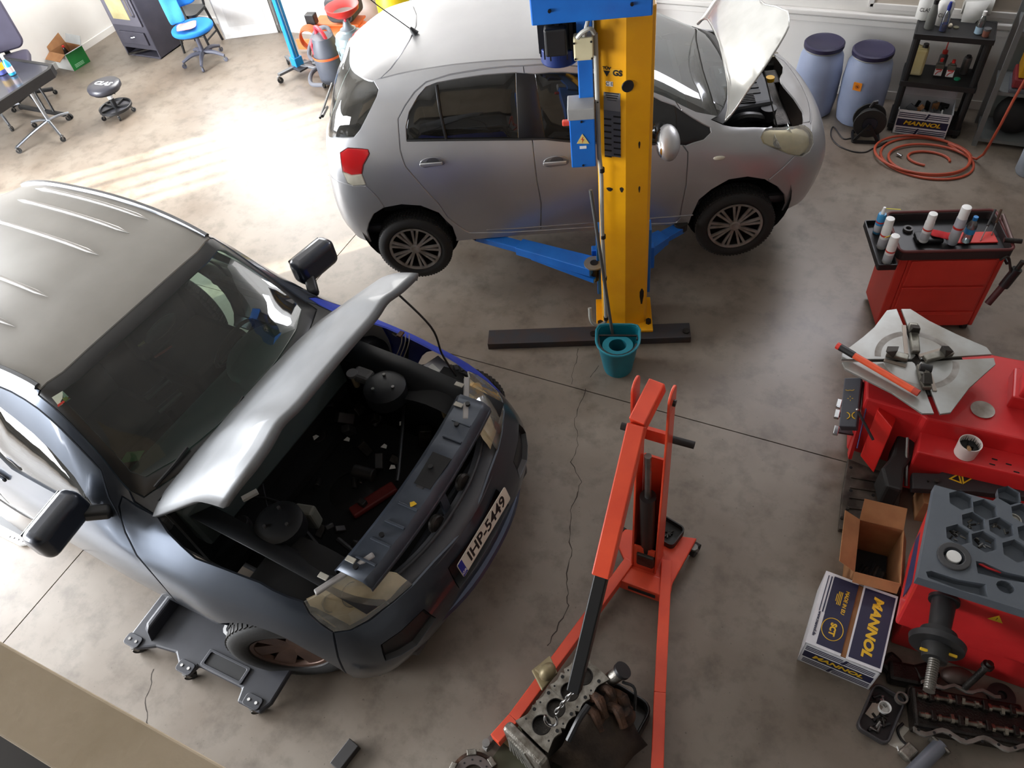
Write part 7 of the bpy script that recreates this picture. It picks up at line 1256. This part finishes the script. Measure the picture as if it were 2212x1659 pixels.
for t_, a_ in ((.60, .06), (.64, -.05)): p = s0+sd*t_+V((a_, 0, .03)); B().box(p, (.035, .012, .012)).build('nut_handle_mark', YTXT, wbl, 0, bev=.003)
wq = [px(2133, 1328, .70), px(2168, 1336, .70), px(2155, 1320, .70)]
wm = axes((px(2150, 1330, .72).x, 2.0, .74), (1, 0, 0), (0, .06, 1)); B(wm).prism([(-.03, -.02), (.03, -.02), (0, .03)], .012, .014).build('warning_sign', pm('warning_yellow', (206, 168, 24)), wbl, 0); text('!', .03, BTXT, wbl, wm @ T(0, 0, .0145))
lv = thing('bar_wrench', 'dark ball-ended bar leaning on the red balancer base', 'bar', px(2085, 1485, .13)); e = px(2140, 1432, .34)-lv.location; B().cyl((0, 0, 0), e, .016).build('bar', IRON, lv); B().cyl(e*.84, e*.93, .027).build('bar_collar', IRON, lv)
# loose things in the tray
o = B(T(cc.x, cc.y, ZB-.044)).lathe([(.030, 0), (.031, .05), (.028, .052)], n=24).build('white_cup', WHITE, None, 30); tag(o, 'small white plastic cap in the round tray holder', 'cap')
pl = thing('pliers', 'red-handled pliers lying in the balancer tray', 'pliers', px(2105, 1213, ZB-.02)); e = px(2165, 1235, ZB-.02)-pl.location; s_ = V((-e.y, e.x, 0)).normalized()
for sg in (-1, 1): B().tube([e*.1, e*.5+s_*sg*.012+V((0, 0, .006)), e*.95+s_*sg*.006], .006, 8).build('handle', pm('plier_red', (190, 30, 36), .4), pl)
B().beam(e*.02, e*.2, .012, .008, w2=.016).build('jaw', STEEL, pl, 0); B().beam(e*.9, e*1.12, .008, .006).build('tip', STEEL, pl, 0)
wc = px(2190, 1122, ZB-.03); o = B(T(wc.x, wc.y, ZB-.043)).ring(arc((0, 0), .034, 0, 345, 23), arc((0, 0), .028, 0, 345, 23), 0, .012).lathe([(.001, .003), (.028, .004)], n=20, caps=False).build('tin_lid', pm('tin_silver', (170, 168, 160), .35, .7), None, 0); tag(o, 'shallow silver tin of weights in a hexagon tray pocket', 'tin')
cnt = 0
for (x, y), k, n_ in (((2103, 1130), .7, 5), ((2070, 1157), .8, 9), ((2126, 1172), .8, 10), ((2163, 1142), .8, 6)):
    for i in range(n_):
        c = px(x+random.uniform(-20, 20)*k, y+random.uniform(-12, 12)*k, ZB-.04); L_ = random.uniform(.012, .034)
        o = B(T(c.x, c.y, ZB-.0445+.003) @ M.Rotation(random.uniform(0, 3.1), 4, 'Z')).box((0, 0, 0), (L_, .007, .006)).build('balance_weight', [STEEL, IRON, ALU][i % 3], None, 0, bev=.001)
        tag(o, {2103: 'small lead weight in the middle hexagon pocket of the tray', 2070: 'small metal clip in the left lower hexagon pocket', 2126: 'small metal clip in the crowded lower hexagon pocket', 2163: 'silver adhesive weight in the right middle hexagon pocket'}[x], 'weight', {2103: 'weights in the middle pocket', 2070: 'clips in the left lower pocket', 2126: 'clips in the crowded pocket', 2163: 'weights in the right middle pocket'}[x])
# ---------------------------------------------------------------- cartons on the floor
f0, f1 = px(1722, 1425), px(1876, 1490); hgt = max(.2, min(.32, pvert((1722, 1425), (1735, 1386)).z)); d_ = (f1-f0); Wd = d_.length; ang = math.atan2(d_.y, d_.x)
mo_ = thing('oil_carton', 'closed white and navy oil carton on the floor by the balancer', 'carton', f0, ang); bk0 = px(1780, 1233, hgt); loc_ = M.Rotation(-ang, 4, 'Z') @ (bk0-f0); Dp = max(.35, loc_.y)
oilbox(mo_, Wd, Dp, hgt, False)
fm = T(Wd*.235, Dp/2, hgt+.008) @ R(0, 'Z'); fl1 = B(fm).box((0, 0, 0), (Wd*.47, Dp, .005)).build('top_flap', MW, mo_, 0); B(fm @ T(.01, 0, .003)).box((Wd*.04, 0, 0), (Wd*.34, Dp*.93, .001)).build('flap_print', NAVY, mo_, 0)
fm2 = T(Wd*.77, Dp/2, hgt+.012) @ R(-3, 'Y'); B(fm2).box((0, 0, 0), (Wd*.46, Dp, .005)).build('top_flap', MW, mo_, 0); B(fm2).box((0, 0, .003), (Wd*.41, Dp*.93, .001)).build('flap_print', NAVY, mo_, 0); B().box((Wd/2, Dp/2, hgt-.004), (Wd*.96, Dp*.96, .003)).build('inner_flap', CARD, mo_, 0)
text('MANNOL', Wd*.175, YTXT, mo_, fm2 @ T(0, 0, .004) @ R(-90, 'Z'), bold=.003, shear=.2, sx=1.25)
t1 = fm @ T(Wd*.12, Dp*.17, .004) @ R(-90, 'Z'); text('MADE IN EU', Wd*.07, YTXT, mo_, t1, bold=.0006, shear=.1)
for i in range(4): B(fm @ T(Wd*.06-Wd*.022*i, Dp*.20, .004)).box((0, 0, 0), (.004, Dp*(.18 if i < 3 else .1), .0008)).build('small_print', YTXT, mo_, 0)
text('SCT', Wd*.11, YTXT, mo_, fm @ T(Wd*.05, -Dp*.22, .004) @ R(-90, 'Z'), bold=.002); B(fm @ T(Wd*.05, -Dp*.22, .0036)).tube([(.052*math.cos(t), .062*math.sin(t), 0) for t in [2*PI*i/28 for i in range(28)]], .002, 6, True).build('logo_ring', YTXT, mo_)
text('www.mannol.de', Wd*.06, NAVY, mo_, fm @ T(-Wd*.165, -Dp*.22, .004) @ R(-90, 'Z'), bold=.0006)
for k, (x, w_) in enumerate(((-.10, .012), (-.135, .018), (-.18, .012))): B(fm @ T(Wd*x, Dp*.2, .004)).box((0, 0, 0), (Wd*w_, Dp*.5, .001)).build('stripe', NAVY, mo_, 0)
bbx = thing('cardboard_box', 'open brown cardboard box with dark contents behind the oil carton', 'box', (.51, 2.23, 0), math.radians(4)); w_, d_, h_ = .225, .33, .33
for c, s_ in (((w_/2, 0, h_/2), (w_, .006, h_)), ((w_/2, d_, h_/2), (w_, .006, h_)), ((0, d_/2, h_/2), (.006, d_, h_)), ((w_, d_/2, h_/2), (.006, d_, h_)), ((w_/2, d_/2, .004), (w_, d_, .006))): B().box(c, s_).build('box_wall', CARD, bbx, 0)
for c, x, y, a, b_ in (((0, d_/2, h_), (0, 1, 0), (-.75, 0, .55), d_, .11), ((w_/2, d_, h_), (1, 0, 0), (0, .75, .5), w_, .12), ((w_, d_/2, h_), (0, 1, 0), (.35, 0, -.9), d_, .10), ((w_/2, 0, h_), (1, 0, 0), (0, -.5, -.7), w_, .06)): B(axes(c, x, y)).prism([(-a/2, 0), (a/2, 0), (a/2*.97, b_), (-a/2*.97, b_)], -.002, .002).build('flap', CARD, bbx, 0)
for i in range(8): B().cyl((.04+.018*i, .06+.02*(i % 3), .05+.01*i), (.10+.012*i, .22-.02*(i % 4), .04+.01*i), .018, n=10).build('dark_part', IRON if i % 2 else DRK, bbx)
B().box((w_/2, d_/2, .02), (w_-.02, d_-.02, .03)).build('oily_lining', DRK, bbx, 0)
o = B(T(*px(1985, 1120, .0)) @ R(10, 'Z')).box((.06, .06, .10), (.18, .16, .20)).build('flat_carton', CARD, None, 0, bev=.003); tag(o, 'brown carton tucked between tyre changer and balancer', 'carton')
# ---------------------------------------------------------------- parts tray and cylinder head, bottom right
ty = thing('parts_tray', 'black rectangular parts tray with bolts and a white cup', 'tray', px(1900, 1545, 0), math.radians(78)); B().ring(rrect(.27, .16, .035), rrect(.25, .14, .03), .0, .045).build('tray_wall', pm('tray_rim_grey', (72, 70, 72), .45, .3), ty, 20, bev=.004); B().prism(rrect(.26, .15, .03), .0, .006).build('tray_floor', pm('tray_floor_dark', (46, 44, 46), .5, .3), ty, 0)
o = B(T(*px(1907, 1533, .008))).lathe([(.026, 0), (.031, .045), (.028, .045), (.024, .005)], n=24).build('plastic_cup', WHITE, None, 30); tag(o, 'white plastic cup standing in the black parts tray', 'cup')
o = B(T(*px(1888, 1535, .008)) @ R(70, 'Z')).box((0, 0, .003), (.09, .05, .006)).build('paper_scrap', pm('paper_tan', (170, 158, 146), .8), None, 0); tag(o, 'tan paper scrap in the black parts tray', 'paper')
for i in range(14):
    c = px(1880+random.uniform(0, 34), 1553+random.uniform(-6, 26), .012) if i < 10 else px(1888+random.uniform(0, 20), 1508+random.uniform(-6, 8), .012); a = random.uniform(0, 6); o = B().cyl(c, c+V((.035*math.cos(a), .035*math.sin(a), .006)), .007, n=8).cyl(c, c+V((-.008*math.cos(a), -.008*math.sin(a), .0)), .011, n=6).build('bolt', [IRON, STEEL, BLK][i % 3], None); tag(o, 'loose bolt in the near half of the parts tray' if i < 10 else 'loose bolt at the far end of the parts tray', 'bolt', 'bolts in near half of tray' if i < 10 else 'bolts at far end of tray')
hd = thing('camshaft_housing', 'oily cylinder head with two camshafts lying on the floor by the balancer', 'cylinder head', px(2075, 1560, 0), math.radians(12)); OIL = pm('oily_black_metal', (40, 34, 30), .3, .5, col2=(22, 18, 16), scale=16, bump=.3); GSK = pm('gasket_grey', (132, 128, 122), .45, .4, col2=(96, 90, 84), scale=14)
B().box((0, 0, .06), (.50, .20, .12)).build('head_casting', OIL, hd, 0, bev=.015)
pr1 = [(-.26+.52*i/20, -.125-.018*math.sin(i*.9)-.0*i) for i in range(21)]; B().prism([(x, y) for x, y in pr1]+[(x, y+.022) for x, y in pr1[::-1]], .105, .125).build('flange_edge', GSK, hd, 0, bev=.002)
pr2 = [(-.20+.36*i/14, .115+.012*math.sin(i*1.3)) for i in range(15)]; B().prism([(x, y) for x, y in pr2]+[(x, y+.018) for x, y in pr2[::-1]], .105, .122).build('flange_edge', GSK, hd, 0, bev=.002)
for i in range(8): x = -.24+.07*i; B().cyl((x, -.118, .125), (x, -.118, .127), .007, n=10).build('bolt_hole', DRK, hd)
for yy in (-.045, .05):
    B().cyl((-.23, yy, .135), (.24, yy, .135), .013, n=12).build('camshaft', pm('cam_steel', (120, 114, 104), .3, .8, col2=(50, 44, 38), scale=22), hd)
    for i in range(8): x = -.20+.058*i; B(T(x, yy, .135) @ R(90, 'Y') @ R(45*i, 'Z')).prism([(.017*math.cos(t)+(.011 if math.cos(t) > .6 else 0), .017*math.sin(t)) for t in [2*PI*k/12 for k in range(12)]], -.007, .007).build('cam_lobe', pm('lobe_steel', (128, 120, 108), .3, .8), hd, 0)
    for i in range(4): x = -.17+.12*i; B().box((x, yy, .145), (.022, .05, .03)).build('bearing_cap', OIL, hd, 0, bev=.004)
B().lathe([(.06, 0), (.065, .03), (.03, .04), (.022, .04), (.02, .02)], (.20, .16, .0), 28).build('cam_pulley', pm('pulley_dark', (34, 32, 32), .5), hd, 30)
B().ball((-.02, .19, .10), (.08, .05, .05), 16).build('pump_housing', pm('housing_brown', (74, 60, 54), .5, .4), hd, 60)
sx_ = thing('engine_cover_parts', 'heap of oily black engine castings between carton and balancer', 'engine parts', px(1945, 1465, 0), math.radians(10))
for i, (x, y, z, s_) in enumerate(((0, 0, .05, .11), (.10, .03, .06, .09), (-.06, .05, .04, .08), (.05, -.08, .04, .08), (.14, -.06, .05, .07))): B(T(x, y, z) @ R(25*i, 'Z')).box((0, 0, 0), (s_*1.4, s_, s_*.8)).build('casting', OIL, sx_, 0, bev=.02)
B(T(-.02, -.13, .05)).ring(arc((0, 0), .03, 0, 345, 18), arc((0, 0), .022, 0, 345, 18), 0, .03).build('flange_bush', GSK, sx_, 0)
gw = thing('gasket_scrap', 'torn white gasket sheet beside the parts tray', 'gasket', px(1936, 1590, 0)); B().prism(ccw([(-.05, -.05), (.02, -.06), (.05, -.02), (.03, .01), (.055, .06), (.0, .07), (-.05, .04)]), 0, .003).build('gasket_sheet', pm('gasket_white', (190, 186, 176), .7), gw, 0); B().tube(cat([(.02, .07, .012), (-.0, .03, .014), (.02, -.01, .012), (.06, -.03, .01)], 5), .007, 6).build('black_seal', BLK, gw)
o = B().tube(cat([px(1938, 1612, .008), px(1945, 1628, .008), px(1962, 1638, .008), px(1972, 1655, .008)], 5), .004, 6).build('white_wire', WHITE, None); tag(o, 'short white wire lying on the floor at bottom right', 'wire')
tp = thing('intake_pipe', 'grey cast pipe with flange at the bottom right edge', 'pipe', px(1985, 1655, 0), math.radians(60)); B().cyl((-.10, 0, .05), (.14, 0, .06), .035).build('pipe_body', pm('cast_grey_blue', (120, 124, 134), .45, .5), tp); B().box((.13, 0, .05), (.015, .10, .08)).build('pipe_flange', ALU, tp, 0, bev=.008); B().box((.0, .07, .03), (.08, .06, .05)).build('pipe_bracket', ALU, tp, 0, bev=.01)
bw = thing('belt_wheel', 'dark tyre-like belt wheel leaning at the right edge near the balancer', 'wheel', px(2262, 1600, 0), 0); B(T(0, 0, .03)).lathe([(.06, 0), (.13, .0), (.14, .02), (.13, .045), (.06, .05)], n=36, caps=False).build('wheel_rim', RUB, bw); B(T(0, 0, .03)).lathe([(.001, .015), (.062, .02)], n=28, caps=False).build('wheel_hub', GREY, bw)
